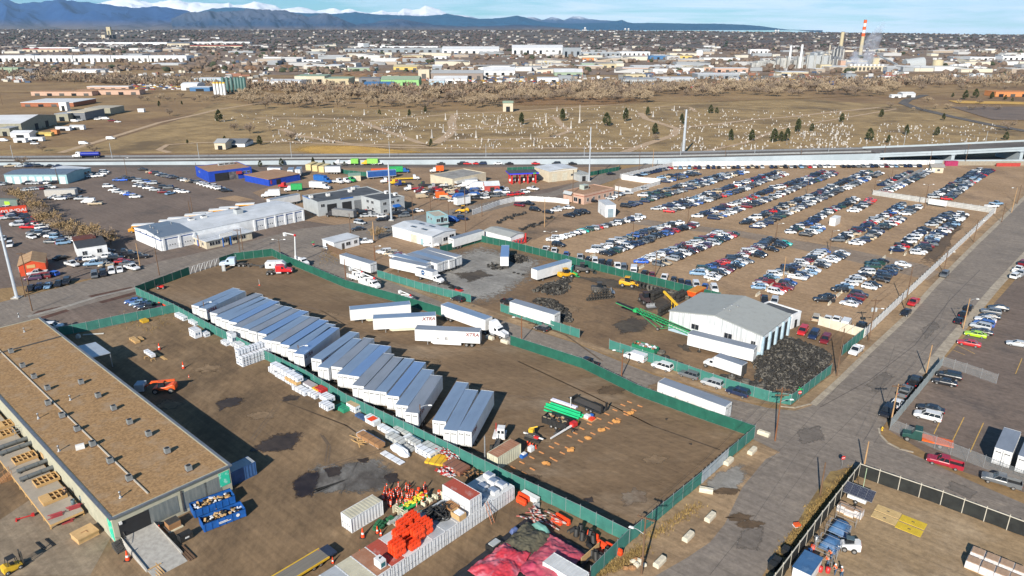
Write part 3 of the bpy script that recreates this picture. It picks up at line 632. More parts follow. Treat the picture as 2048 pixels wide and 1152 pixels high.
def H4(color,label,sleeper=True,fairing=True):
 root=th('semi_tractor',label,'truck')
 mb=MB()
 x0=2.6
 mb.loft([C0(x0,1.0,3.0 if sleeper else 2.7,1.2),C0(x0+1.7,1.0,3.0 if sleeper else 2.7,1.22),C0(x0+2.5,.95,2.75,1.15),C0(x0+3.0,.9,1.95,1.1),C0(x0+4.5,.75,1.7,.98),C0(x0+4.85,.7,1.45,.85)],0)
 if fairing:mb.loft([C0(x0+.05,2.9,4.0,1.15),C0(x0+.9,2.9,3.95,1.1),C0(x0+2.3,2.7,2.95,.95)],0)
 b=mb.b_('cab',G3,root)
 ch=MB();ch.bx(-.4,x0+4.6,-.45,-.3,.65,.95);ch.bx(-.4,x0+4.6,.3,.45,.65,.95);ch.bx(.1,1.2,-.5,.5,.95,1.12);ch.b_('chassis',G0,root)
 for s in SS:
  MB().t_((2.7,s*.95,.7),(4.2,s*.95,.7),.32,None,10).b_('fuel_tank',J0,root)
  MB().t_((2.5,s*1.0,.9),(2.5,s*1.0,3.7),.08,None,8).b_('exhaust_stack',J0,root)
  cg(root,[(x0+1.75,s*1.235,1.95),(x0+2.45,s*1.19,1.95),(x0+2.35,s*1.18,2.6),(x0+1.75,s*1.235,2.7)],'side_window')
  MB().bx(x0+4.6,x0+4.8,s*.78-.16,s*.78+.16,1.05,1.28).b_('headlight',A4,root)
  for x in(.1,1.4):link('wheel',M2,root,(x,s*.95,.5))
  link('wheel',F1,root,(x0+3.6,s*1.0,.5))
 cg(root,[(x0+2.52,-1.02,2.66),(x0+2.97,-1.0,2.02),(x0+2.97,1.0,2.02),(x0+2.52,1.02,2.66)])
 MB().bx(x0+4.86,x0+4.92,-.5,.5,.85,1.4).b_('grille',J0,root)
 I3(root,color);return root
def A5(label,box=6.5,boxm=None,color=(.75,.75,.75),H=3.6):
 root=th('box_truck',label,'truck')
 mb=MB();mb.bx(-box,0,-1.22,1.22,1.05,H,0,mt=1)
 mb.bx(-box-.03,.03,-1.25,1.25,.98,1.1,2)
 mb.b_('cargo_box',[boxm or D0,Z4[2],G0],root)
 MB().bx(-box-.06,-box,-1.1,1.1,1.1,H-.15).b_('rear_door',G0,root)
 c=MB();c.loft([C0(.12,.8,2.45,1.1),C0(1.1,.8,2.45,1.1),C0(1.65,.75,1.7,1.06),C0(2.6,.65,1.45,.95),C0(2.85,.65,1.2,.85)],0);c.b_('cab',G3,root)
 cg(root,[(1.13,-.95,2.36),(1.63,-.95,1.78),(1.63,.95,1.78),(1.13,.95,2.36)])
 for s in SS:
  cg(root,[(.4,s*1.115,1.65),(1.25,s*1.105,1.65),(1.05,s*1.105,2.2),(.4,s*1.115,2.25)],'side_window')
  link('wheel',F1,root,(2.1,s*.95,.5));link('wheel',M2,root,(-box+2,s*.9,.5))
  MB().bx(2.72,2.86,s*.72-.13,s*.72+.13,.95,1.12).b_('headlight',A4,root)
 MB().bx(-box,2.3,-.4,.4,.6,.95).b_('chassis',G0,root)
 I3(root,color);return root
def B5(label,raised=False):
 root=th('bucket_truck',label,'truck')
 c=MB();c.loft([C0(.6,.8,2.5,1.1),C0(1.7,.8,2.5,1.1),C0(2.2,.75,1.75,1.06),C0(3.2,.65,1.5,.95),C0(3.45,.65,1.25,.85)],0);c.b_('cab',G3,root)
 b=MB();b.bx(-4.2,.45,-1.2,-.75,.85,2.0,0);b.bx(-4.2,.45,.75,1.2,.85,2.0,0);b.bx(-4.2,.45,-.75,.75,.95,1.1,1)
 for k in range(4):
  for s in SS:b.bx(-4.0+k*1.1,-3.1+k*1.1,s*1.2-.015,s*1.2+.015,1.0,1.9,2)
 b.b_('utility_body',[D0,G0,L0],root)
 MB().l_([(.4,1.1),(.35,2.3),(.3,2.6)],10,c=(-2.6,0,0)).b_('turret',L0,root)
 a=MB()
 if raised:
  p,q,e=(-2.6,0,2.5),(-1.7,0,9.6),(-8.6,.9,9.0)
 else:
  p,q,e=(-2.6,0,2.5),(1.6,.1,3.2),(-4.0,.45,3.5)
 a.t_(p,q,.26,.2,6,0,smooth=False);a.b_('lower_boom',D0,root)
 a=MB();a.t_((q[0],q[1],q[2]+.1),e,.2,.15,6,0,smooth=False);a.b_('upper_boom',D0,root)
 MB().o_((q[0],q[1],q[2]),.42,jit=.05,nu=8,nv=5).b_('elbow_cover',U0,root)
 MB().bx(e[0]-.55,e[0]+.35,e[1]-.4,e[1]+.4,e[2]-1.0,e[2]+.1).b_('bucket',L0,root)
 cg(root,[(1.73,-.95,2.4),(2.18,-.95,1.83),(2.18,.95,1.83),(1.73,.95,2.4)])
 for s in SS:
  cg(root,[(1.0,s*1.115,1.7),(1.85,s*1.105,1.7),(1.65,s*1.105,2.25),(1.0,s*1.115,2.3)],'side_window')
  link('wheel',F1,root,(2.6,s*.95,.5));link('wheel',M2,root,(-2.2,s*.85,.5))
 MB().bx(-4,3.0,-.4,.4,.6,.9).b_('chassis',G0,root)
 I3(root,(.75,.75,.75));return root
def A1(root,px,py,ang,raw=None):
 root.location=raw if raw is not None else G(px,py);root.rotation_euler=(0,0,I0(ang));return root
TR={}
def P0(A,B,label,z=4.1,group=None,L=16.15,roof=0,logo=None,skirt=False,side='far',Lfix=True,doors=True,wall=None,seams=True):
 a,b=G(*A,z),G(*B,z);d=b-a
 ang=At(d.y,d.x);n=V_((-Si(ang),Co(ang),0))
 if n.y<0:n=-n
 if side=='near':n=-n
 base=a+n*1.3;base.z=0
 if not Lfix:L=min(16.15,max(6,round(d.length,1)))
 key=(round(L,1),roof,logo,str(skirt),doors,z,str(wall),seams)
 if key not in TR:
  TR[key]=X5(L,Z4[roof],skirt,logo,doors,seams,z,wall);t=TR[key]
  t.location=base;t.rotation_euler=(0,0,ang);t['label']=label
  if group:t['group']=group
  return t
 return C2(TR[key],base,ang,label,group)
ROW=[((382.7,610.3),(469.4,573.8),0,0),((396.3,615.9),(483.4,576.4),0,1),((419.4,624.8),(503.8,588.9),2,0),((428.8,632.7),(520.9,592.8),0,0),((441.3,637.8),(527.2,597.5),0,0),((456.9,642.8),(539.7,601.9),1,0),((463.9,652.2),(549,609.2),2,0),((480.3,655.6),(564.7,613.9),0,0),((495.9,660.8),(580.3,618.6),2,0),((514.7,665.5),(595.9,622.5),1,0),((522.5,678.8),(601.4,631.9),0,0),((542,681.9),(617.8,636.1),2,0),((559.2,688.1),(636.6,639.7),1,0),((574.1,697.5),(650.6,647.5),0,0),((586.6,706.9),(656.9,655.3),1,1),((621.9,716.6),(694.5,665.8),0,1),((634.7,733.8),(703.1,678.3),0,0),((662.2,733),(725,677.2),2,0),((673.4,747.8),(737.5,688.4),0,0),((695.6,750.9),(757.8,692.8),1,0),((703.9,770.5),(764.1,708.3),2,0),((725,779.1),(785.2,715),2,0),((748.1,782.2),(803.9,718.1),0,0),((772.7,790.8),(826.6,725.2),1,0),((790.3,809.5),(843,739.5),0,0),((809.5,824.4),(860.3,750.2),2,1),((864.5,840.8),(911.9,764.2),0,0),((886.1,859.5),(929.8,779.8),0,0),((915,861.1),(961.9,780.9),0,1)]
ORD=['first','second','third','fourth','fifth','sixth','seventh','eighth','ninth','tenth','eleventh','twelfth','thirteenth','fourteenth','fifteenth','sixteenth','seventeenth','eighteenth','nineteenth','twentieth']
def F0(i):return ORD[i]if i<20 else'%d%s'%(i+1,{1:'st',2:'nd',3:'rd'}.get((i+1)%10 if(i+1)%100 not in(11,12,13)else 0,'th'))
for i,(a,b,rf,lg)in enumerate(ROW):
 if i<2:lb=['outer','inner'][i]+' one of the two white box trailers at the far end of the row'
 elif i<15:lb='white box trailer, %s of the thirteen in the far block'%F0(i-2)
 elif i<26:lb='white box trailer, %s of the eleven in the middle block'%F0(i-15)
 else:lb='%s of the three white box trailers parked by the yard tractor'%['farthest','middle','nearest'][i-26]
 t=P0(a,b,lb,4.1,'white box trailers parked side by side along the green fence',L=14.6 if i<2 else 15.8,roof=rf,logo='XTRA'if lg else None,side='near')
P0((821.4,608.2),(700.3,619.5),'white box trailer beside the bucket trucks, blue patch on its roof',L=15.6,roof=0,skirt=H3,group='loose trailers in the dirt yard')
P0((871.9,630.8),(746.4,637.1),'white box trailer with dark red lettering and cream skirt, middle of three loose ones',L=15.6,roof=0,skirt=H3,logo='XTRA',group='loose trailers in the dirt yard')
MARKS=P0((959.7,664.2),(830.8,658.2),'white box trailer with lettering and a row of black diamond marks on its side',L=15.8,roof=2,skirt=True,logo='XTRA',group='loose trailers in the dirt yard',seams=False)
mk=MB()
for s in(1,):
 for x,z,a,w,h in[(5.6,2.1,.7,.5,.05),(6.2,1.75,-.7,.6,.05),(8.0,2.2,.8,.26,.26),(8.35,2.2,.8,.26,.26),(8.0,1.85,.8,.26,.26),(8.35,1.85,.8,.26,.26),(9.4,2.0,.8,.5,.06),(9.7,1.8,-.8,.45,.06),(10.2,2.0,.7,.3,.3),(12.3,2.3,-.8,.7,.04),(12.8,2.0,.8,.6,.04),(13.4,2.0,-.8,.5,.04),(11.2,1.55,0,1,.05)]:
  T=Tn((x,1.3*s,z))@Rn(a,4,'Y')
  mk.bx(-w/2,w/2,-.015,.02,-h/2,h/2,0,None,T)
mk.b_('marking',M('black_vinyl',(.03,.03,.035)),MARKS)
P0((881.6,609.2),(967.5,638.5),'white box trailer coupled to the white tractor in the side street',L=15.8,roof=0,seams=False)
t=H4((.78,.78,.78),'white long-nosed tractor pulling a white trailer past the yard gate');e=G(967.5,638.5,4.1)-G(881.6,609.2,4.1)
A1(t,0,0,Dg(At(e.y,e.x)),raw=V_((G(967.5,638.5,4.1).x,G(967.5,638.5,4.1).y,0))+V_((-e.y,e.x,0)).normalized()*1.3-e.normalized()*1.0)
P0((1451.5,813.5),(1311.5,762),'white trailer with a peeling roof standing in the street beside the long fence',L=15.0,roof=2,seams=False,wall=L0)
P0((740,527.7),(679,509),'white box trailer parked across the street from the wrecked cars',L=15.0,roof=2)
for i,(a,b,rf)in enumerate([((852,533),(774.5,516.5),2),((853,526.4),(790.5,511.6),0),((874,527),(808,507.7),2),((885,523),(819,503.3),0),((898,519.8),(831,500),2),((912.5,514.3),(845.5,496.7),2)]):
 P0(a,b,'white box trailer, %s of six side by side on the gravel pad'%F0(i),L=14.6,roof=rf,group='six trailers on the gravel pad',wall=L0)
P0((1143.8,521.3),(1088,537),'white box trailer standing alone behind the tyre heaps on the gravel',L=14.6,roof=0)
P0((1108.6,629.4),(1039.8,609),'grey white trailer inside the fence with tyres piled behind it',L=14.6,roof=2,wall=L0)
P0((1508,699),(1381,667.8),'long white trailer loading at the grey tyre shed',L=15.6,roof=2,seams=False)
P0((907,478),(957.6,463.7),'long pale trailer beside the white gabled workshop',L=15,roof=2)
P0((1000.5,513.8),(1003,490.3),'trailer with open doors seen from behind, old tyres spilling out',L=13,roof=1,side='near',doors=False,wall=L0)
P0((1989.7,895),(2006,859),'rust stained white trailer, left one of the two in the corner lot',L=9,roof=2,side='near',group='rusty trailers in the corner lot')
P0((2036.6,911),(2052,875),'rust stained white trailer, right one of the two in the corner lot',L=9,roof=2,side='near',group='rusty trailers in the corner lot')
P0((600,388),(537,400),'white box trailer behind the white garage, beside the dark roofed workshop',L=14.6,roof=2)
for i,(a,b)in enumerate([((585,340),(590,330)),((600,339),(607,329))]):P0(a,b,'%s short white trailer near the two evergreen trees'%['left','right'][i],L=8,roof=0,side='near',group='short white trailers')
P0((560,336),(540,335.5),'short white trailer beside the blue building and a round bush',L=7,roof=2)
P0((680,333),(656,333),'white trailer behind the small green roofed shed',L=8,roof=2)
P0((792,339.5),(744,343),'long blue box trailer in the crowded truck yard',L=14.6,roof=1,seams=False,wall=M('blue_trailer_side',(.02,.08,.28),ro=.5))
P0((941,392),(918,396),'short white trailer among the parked trucks',L=7,roof=2)
P0((720,372),(697,378),'white trailer left of the blue tractor',L=12,roof=2)
Y5=M('white_ribbed_siding',(.6,.61,.62),(.34,.36,.37),sc=1.3,st=(2.5,2.5,.1),ro=.6,lo=.42,hi=.66)
J4=rbd('grey_seam_roof',(.38,.39,.37),(.29,.3,.285),'X',3.2,ro=.7,metal=0,dirt=(.26,.265,.25),dlo=.5,dhi=.8)
D2=M('white_membrane_roof',(.58,.6,.63),(.46,.48,.5),sc=.18,ro=.6,c3=(.36,.37,.38),sc3=.3,lo3=.62,hi3=.75)
C5=rbd('blue_grey_roof',(.2,.24,.3),(.15,.19,.24),'X',4,ro=.45,metal=.3)
P3=M('dark_bitumen_roof',(.055,.062,.072),(.08,.088,.1),sc=.3,ro=.85,c3=(.13,.135,.14),sc3=.2,lo3=.6,hi3=.7)
Z5=M('brown_gravel_roof',(.37,.225,.105),(.23,.137,.063),sc=2.2,ro=1,c3=(.32,.225,.14),sc3=.35,lo3=.5,hi3=.72,bump=.6,bsc=5)
V2=M('tan_brown_roof',(.34,.2,.12),(.28,.165,.1),sc=.4,ro=.95)
B0=M('white_wall',(.72,.73,.74),(.6,.61,.62),sc=.5,ro=.7,c3=(.42,.41,.38),sc3=.4,lo3=.66,hi3=.8)
V0=M('grey_block_wall',(.38,.4,.41),(.33,.35,.36),sc=.5,ro=.85)
Q3=M('teal_wall',(.26,.42,.45),(.22,.37,.4),sc=.5,ro=.7)
S0=M('beige_wall',(.55,.48,.36),(.47,.41,.31),sc=.5,ro=.8)
D5=M('bright_blue_wall',(.015,.06,.42),(.012,.05,.34),sc=.5,ro=.6)
WALLO=M('orange_red_wall',(.58,.07,.02),(.5,.06,.02),sc=.5,ro=.7)
S1=M('pinkish_wall',(.5,.33,.25),(.43,.29,.22),sc=.5,ro=.85)
R3=M('olive_grey_wall',(.3,.29,.22),(.25,.24,.19),sc=.5,ro=.85)
SAGE=M('sage_block_wall',(.42,.4,.3),(.35,.34,.26),sc=.6,ro=.85,c3=(.24,.23,.19),sc3=.5,lo3=.62,hi3=.75)
X2=rbd('roller_door',(.66,.67,.68),(.55,.56,.58),'Z',5,ro=.5,bump=.3)
N1=M('open_dark_bay',(.02,.02,.022),ro=.8)
K4=M('blue_trim',(.03,.08,.26),ro=.5)
A6=M('window_frame',(.5,.5,.5),ro=.5)
class N0:
 def __init__(s,name,label,cat,A,B,D,h,wall,roof,kind='flat',ridge=1.2,group=None,over=.25,parapet=.35,axis='y',fr=None):
  s.o,s.rz,s.w,s.d=fr or ffr(A,B,D,h);s.h=h
  s.root=th(name,label,cat,s.o,s.rz,group);w,d=s.w,s.d
  mb=MB()
  if kind=='flat':
   mb.bx(0,w,0,d,0,h-parapet);r=MB()
   r.bx(.25,w-.25,.25,d-.25,h-parapet,h-parapet+.06)
   p=MB()
   for a in((-.04,w+.04,-.04,.25),(-.04,w+.04,d-.25,d+.04),(-.04,.25,.25,d-.25),(w-.25,w+.04,.25,d-.25)):mb.bx(*a,h-parapet,h)
   mb.b_('wall',wall,s.root);s.roof=r.b_('roof',roof,s.root)
  elif kind=='slab':
   mb.bx(0,w,0,d,0,h-.2);mb.b_('wall',wall,s.root)
   s.roof=MB().bx(-over,w+over,-over,d+over,h-.2,h).b_('roof',roof,s.root)
  else:
   if axis=='y':
    q=[[(0,y,0),(w,y,0),(w,y,h),(w/2,y,h+ridge),(0,y,h)]for y in(0,d)]
    mb.loft([q[1],q[0]]);rr=[(-over,h-.12*over),(w/2,h+ridge),(w+over,h-.12*over)]
    r=MB();r.loft([[(a[0],y,a[1]+t)for a in rr for t in(.03,)][::1]+[(a[0],y,a[1]+.2)for a in rr[::-1]]for y in(d+over,-over)])
   else:
    q=[[(x,0,0),(x,d,0),(x,d,h),(x,d/2,h+ridge),(x,0,h)]for x in(0,w)]
    mb.loft(q);rr=[(-over,h-.12*over),(d/2,h+ridge),(d+over,h-.12*over)]
    r=MB();r.loft([[(x,a[0],a[1]+.03)for a in rr]+[(x,a[0],a[1]+.2)for a in rr[::-1]]for x in(-over,w+over)])
   mb.b_('wall',wall,s.root);s.roof=r.b_('roof',roof,s.root)
 def T(s,face,u):
  if face=='F':return Tn((u,0,0))
  if face=='R':return Tn((s.w,u,0))@Rn(PI/2,4,'Z')
  if face=='L':return Tn((0,s.d-u,0))@Rn(-PI/2,4,'Z')
  return Tn((s.w-u,s.d,0))@Rn(PI,4,'Z')
 def pn(s,name,face,u,wd,z0,z1,m,t=.06,m2=None):
  T=s.T(face,u);mb=MB();mb.bx(-wd/2,wd/2,-t,.02,z0,z1,0,None,T)
  if m2 is not None:
   for k in range(3):mb.bx(-wd/2+wd*(.16+.28*k),-wd/2+wd*(.28+.28*k),-t-.01,0,z0+(z1-z0)*.42,z0+(z1-z0)*.52,1,None,T)
  return mb.b_(name,[m,m2 or m],s.root)
 def wn(s,face,u,wd,z0,z1):
  T=s.T(face,u);f=MB()
  for a in((-wd/2-.08,wd/2+.08,z0-.08,z0),(-wd/2-.08,wd/2+.08,z1,z1+.08),(-wd/2-.08,-wd/2,z0,z1),(wd/2,wd/2+.08,z0,z1),(-.03,.03,z0,z1)):f.bx(a[0],a[1],-.09,.02,a[2],a[3],0,None,T)
  w=f.b_('window',A6,s.root);MB().bx(-wd/2,wd/2,-.05,.0,z0,z1,0,None,T).b_('pane',R0,w);return w
 def band(s,face,u0,u1,z0,z1,m,name='stripe',t=.03):
  return s.pn(name,face,(u0+u1)/2,abs(u1-u0),z0,z1,m,t)
 def pt(s,x,y,z=None):return loc2(s.o,s.rz,x,y,s.h if z is None else z)
H1=4.9
o,rz,w1,d1=ffr((222,1036),(458,930),(66,644),H1);d1+=2
b=N0('long_workshop','long low workshop with brown gravel roof and air conditioners, beside the lumber yard','building',None,None,None,H1,SAGE,Z5,'flat',parapet=.12,fr=(o,rz,w1,d1))
LW=b
T=b.T('F',0)
b.pn('roller_door','F',w1*.16,4.4,.9,3.6,N1)
b.pn('service_pipe','F',w1*.555,.25,.4,4.2,G0,.15)
for u,wd in((.38,5),(.66,4.2),(.83,2.6)):b.pn('painted_bay','F',w1*u,wd,.7,3.7,M('slate_bay_panel',(.13,.15,.15),(.2,.21,.2),sc=.8,st=(3,1,.4),ro=.6),.05)
b.pn('green_panel','F',w1*.94,1.7,1.6,4.1,M('turquoise_panel',(.03,.5,.32),(.3,.6,.5),sc=1.2,lo=.55,hi=.6,ro=.6),.06)
b.pn('wall_lamp','F',w1*.055,.4,3.3,3.7,D0,.3)
b.pn('side_panel','L',d1-1.2,1.6,.5,3.9,M('turquoise_panel',(0,0,0)),.06)
e=MB()
for q in((-.35,.12,-.35,d1+.3),(.12,w1+.35,-.35,-.05),(w1-.1,w1+.35,-.05,d1+.3)):e.bx(*q,H1-.16,H1+.06)
e.b_('eaves_flashing',M('grey_blue_flashing',(.2,.22,.25),ro=.5,metal=.4),b.root)
e=MB();e.bx(w1*.33,w1*.33+.18,2.0,d1*.86,H1-.06,H1+.12);e.b_('roof_pipe',M('pale_pipe',(.5,.45,.38),ro=.7),b.root)
e=MB();e.bx(.3,w1-.3,d1*.822,d1*.822+.35,H1-.06,H1+.12);e.b_('expansion_joint',G0,b.root)
def B6():
 root=th('air_conditioner','x','air conditioner')
 mb=MB();mb.bx(-.42,.42,-.42,.42,.12,.98)
 for k in range(6):mb.bx(-.435,.435,-.435,.435,.2+k*.12,.23+k*.12)
 mb.b_('casing',M('grey_casing',(.2,.21,.21),(.26,.27,.27),ro=.6),root)
 MB().l_([(.36,.98),(.36,1.02),(.1,1.03)],12).b_('fan_grille',K0,root)
 MB().bx(-.5,.5,-.5,.5,0,.12).b_('base',H2,root)
 return root
AC=B6();first=True
acs=[((94,718),'first'),((186,799-60),'')]
ACP=[(23,706,'first'),(46,735,'second'),(69,757,'third'),(96,780,'fourth'),(97,810,'fifth'),(125,835,'sixth'),(155,862,'seventh'),(186,892,'eighth'),(221,926,'ninth'),(259,961,'tenth'),(163,768,'A'),(197,795,'B'),(228,820,'C'),(260,848,'D'),(298,872,'E'),(335,906,'F'),(378,941,'G')]
for i,(x,y,nm)in enumerate(ACP):
 p=G(x,y,H1-.06)
 if len(nm)>1:lb='grey roof air conditioner, %s along the left line beside the roof pipe'%nm
 else:lb='grey roof air conditioner, %s along the right line nearer the shaded yard'%ORD['ABCDEFG'.index(nm)]
 if i==0:AC.location=p;AC.rotation_euler=(0,0,rz);AC['label']=lb;AC['group']='air conditioners on the gravel roof'
 else:C2(AC,p,rz+R.uniform(-.05,.05),lb,'air conditioners on the gravel roof')
def L4(x,y,z,label,r=.12,h=.9):
 t=th('roof_vent',label,'vent',G(x,y,z),0,'vent pipes on roofs')
 MB().l_([(r*2.4,0),(r*2.2,.06),(r,.1),(r,h),(r*1.5,h),(r*1.5,h+.15),(.01,h+.22)],8).b_('pipe',J0,t);return t
for i,(x,y)in enumerate([(49,664),(77,837),(141,800),(241,995),(38,634),(118,902)]):L4(x,y,H1-.06,'thin metal vent pipe on the gravel roof, %s from the near end'%F0([4,3,2,0,5,1][i]))
t=M0(MB().B(0,0,0,1.3,.5,.9,.6).B(0,0,.05,1.34,.54,.2,.6).B(0,0,.5,1.34,.54,.15,.6).b_('folded_cover',L0),'white rounded unit standing by the pipe on the gravel roof','rooftop unit');t.location=G(161,898,H1-.06)
o2=th('metal_canopy','pale metal canopy on posts in the shadow of the long workshop','canopy',G(190,700,0),rz)
cp=[G(*q,3.6)for q in((147.5,694.7),(191,684.7),(221,706),(179,717))];loc=[Rn(-rz,4,'Z')@(q-o2.location)for q in cp]
MB().p_([(q.x,q.y)for q in loc],3.55,3.7).b_('roof_sheet',M('pale_sheet',(.5,.55,.6),(.42,.46,.52),sc=.3,ro=.4,metal=.4),o2)
for q in loc:MB().bx(q.x*.96-.08,q.x*.96+.08,q.y*.96-.08,q.y*.96+.08,0,3.55).b_('post',J0,o2)
b=N0('tyre_shed','big metal shed with grey ribbed gable roof beside the tyre mountain','building',(1339.4,622.5),(1524.7,672.5),(1406,587.3),5.2,Y5,J4,'gable',1.9)
b.band('F',0,b.w,0,1.1,M('pale_blue_base',(.38,.5,.58),(.3,.4,.47),ro=.7),'wall_base',.05)
for u in(.30,.66):b.wn('F',b.w*u,1.9,2.3,3.6)
b.wn('F',b.w*.92,1.0,2.4,3.4);b.pn('patch_panel','F',b.w*.45,5.5,1.2,4.6,B0,.04)
for k in range(4):
 b.pn('open_bay','R',b.d*(.14+.235*k),b.d*.17,0,4.0,N1,.03)
for k in range(5):b.pn('bay_pillar','R',b.d*(.025+.235*k),.6,0,5.0,M('pale_blue_base',(0,0,0)),.5)
b.band('R',0,b.d,4.1,5.1,B0,'fascia',.06)
TS=b
for i,(x,y)in enumerate([(1448,622),(1459,625),(1463,615),(1475,617)]):L4(x,y,6.6,'small white vent on the grey shed roof, %s of four'%F0(i),.22,.6)
b2=N0('lean_to','low grey annex with white wall behind the big tyre shed','building',(1585.3,645.5-16),(1603,622),(1520,609),4.0,B0,P3,'flat')
b2.pn('door','F',b2.w*.5,1.1,0,2.2,N1)
b=N0('bus_garage','long white garage with blue stripe and eight roller doors, yellow buses behind','building',(319.3,476.7),(607,418),(272,454.7),4.6,B0,D2,'gable',.9,axis='x',over=.15)
BG=b
for k,u in enumerate([.07,.165,.66,.735,.81,.885,.955]):
 b.pn('roller_door','F',b.w*u,b.w*.055,0,3.4,X2,.05,R0)
for k in range(9):b.pn('pilaster','F',b.w*[.018,.117,.21,.62,.7,.775,.85,.92,.992][k],.7,0,4.3,B0,.35)
b.band('F',0,b.w*.21,3.65,4.0,K4);b.band('F',b.w*.62,b.w,3.65,4.0,K4);b.band('L',0,b.d,3.65,4.0,K4)
mb=MB();e=b.w*.21
mb.loft([[(x,a,z+.24)for a,z in((-.1,4.6),(b.d/2,5.5),(b.d+.1,4.6))]+[(x,a,z+.15)for a,z in((b.d+.1,4.6),(b.d/2,5.5),(-.1,4.6))]for x in(0,e)]);mb.b_('roof_section',C5,b.root)
for u in(.25,.5,.75):b.pn('gable_light','L',b.d*u,.5,4.1,4.4,K0,.2)
for i,(x,y)in enumerate([(383,442),(408,437)]):
 t=th('rooftop_unit','white %s cooler on the white garage roof'%['left','right'][i],'rooftop unit',G(x,y,5.2),b.rz);MB().bx(-.9,.9,-.9,.9,0,1.0).b_('casing',L0,t);MB().bx(-.8,.8,-.8,.8,1.0,1.06).b_('grille',G0,t)
t=th('rooftop_unit','large grey square cooler on the white garage roof','rooftop unit',G(477,428,5.2),b.rz);MB().bx(-1.3,1.3,-1.3,1.3,0,1.9).b_('casing',V0,t);MB().bx(-1.1,1.1,-1.1,1.1,1.9,1.96).b_('grille',G0,t)
for i,(x,y)in enumerate([(343,450),(301,456),(307,460),(316,466)]):L4(x,y,5.2,'white vent stack on the blue roofed end, %s from the ridge'%F0(i),.2,.9)
b=N0('garage_office','low office front with pale roof and blue posts joined to the bus garage','building',(411.6,482),(503,462.4),(381,468),3.0,S0,D2,'slab',over=.5)
for u in(.12,.24,.4,.62,.8):b.wn('F',b.w*u,1.8,1.0,2.2)
b.pn('door','F',b.w*.5,1.2,0,2.2,R0);b.pn('door','L',b.d*.5,1.0,0,2.2,J1);b.pn('door','L',b.d*.15,1.0,0,2.2,M('dark_red_door',(.25,.04,.03),ro=.6));b.wn('L',b.d*.3,1,1,2);b.wn('L',b.d*.8,1,1,2)
sg=th('pylon_sign','white sign board on two blue posts by the garage office','sign',G(455,492),b.rz)
MB().bx(-2.3,2.3,-.15,.15,3.4,4.8).b_('board',D0,sg)
for s in(-1.4,1.4):MB().bx(s-.15,s+.15,-.15,.15,0,3.4).b_('post',J1,sg)
b=N0('truck_workshop','grey block workshop with dark flat roof and three open truck bays','building',(635,404),(768,384.5),(580,394),6.0,V0,P3,'flat')
for k,u in enumerate((.2,.42,.6)):
 b.pn('truck_bay','F',b.w*u,4.2,0,4.4,N1 if k<2 else M('grey_shutter',(.16,.17,.18),ro=.6),.05)
b.wn('F',b.w*.07,1.6,3.6,4.8);b.band('L',0,b.d*.5,5.7,6.02,J1,'coping',.06);b.band('F',b.w*.33,b.w*.52,5.6,6.05,J1,'coping',.08)
for i,(x,y)in enumerate([(622,396),(706,379),(656,392),(700,384)]):
 t=th('rooftop_unit','small pale unit on the dark workshop roof, %s from the left'%F0([0,3,1,2][i]),'rooftop unit',G(x,y,5.7),b.rz);MB().bx(-.7,.7,-.7,.7,0,1.1).b_('casing',L0,t);MB().l_([(.4,1.1),(.4,1.16)],10).b_('fan_grille',G0,t)
b=N0('truck_office','two storey grey block office with blue awning beside the tall steel mast','building',(760,401.6),(808.4,392.2),(718,392),6.0,V0,P3,'flat')
for u in(.18,.5):b.wn('F',b.w*u,1.6,3.9,5.0);b.wn('F',b.w*u,1.6,.9,2.0)
b.wn('F',b.w*.72,1.3,4.2,5.2);b.pn('door','F',b.w*.62,1.2,0,2.3,R0)
for u in(.35,.6):b.wn('L',b.d*u,1.6,3.9,5.0);b.wn('L',b.d*u,1.2,1.2,2.2)
aw=MB();aw.loft([[(b.w*.5,0,3.3),(b.w*.5,-1.6,2.5),(b.w*.5,-1.6,2.42),(b.w*.5,0,2.5)],[(b.w*.76,0,3.3),(b.w*.76,-1.6,2.5),(b.w*.76,-1.6,2.42),(b.w*.76,0,2.5)]]);aw.b_('awning',J1,b.root)
for i,(x,y)in enumerate([(791,391),(773,387)]):
 t=th('rooftop_unit','white cooler on the two storey office roof, %s one'%['right','left'][i],'rooftop unit',G(x,y,5.7),b.rz);MB().bx(-.7,.7,-.7,.7,0,1.2).b_('casing',D0,t);MB().bx(-.5,.5,-.72,-.68,.2,.9).b_('grille',G0,t)
b=N0('teal_office','small two storey teal office with flat roof by the bend in the road','building',(869.5,433),(896,429.7),(837,425),5.0,Q3,M('beige_flat_roof',(.42,.38,.31),ro=.9),'flat')
for u in(.3,.6):b.wn('L',b.d*u,1.2,2.9,3.8)
b.wn('F',b.w*.25,1.4,2.7,3.9);b.pn('door','F',b.w*.55,1.1,2.4,4.4,R0);b.wn('F',b.w*.8,1.2,2.7,3.9)
MB().bx(0,b.w,-1.4,0,2.1,2.25).b_('balcony',V0,b.root)
b=N0('white_workshop','white workshop with shallow gable roof and four dark skylights','building',(864,473.6),(911,460.4),(785,452.7),3.9,B0,D2,'gable',.7)
b.pn('roller_door','F',b.w*.22,3.6,0,3.2,X2,.05);b.wn('F',b.w*.55,2,1.2,2.4);b.wn('F',b.w*.82,2.2,1.2,2.8);b.pn('roller_door','L',b.d*.55,3,0,3.0,M('cream_door',(.55,.52,.42),ro=.6));b.pn('door','L',b.d*.75,1,0,2.2,Q3)
for i,(u,v)in enumerate(((.3,.35),(.3,.62),(.7,.4),(.7,.66))):
 MB().bx(b.w*u-.5,b.w*u+.5,b.d*v-1.4,b.d*v+1.4,4.5,4.62).b_('skylight',R0,b.root)
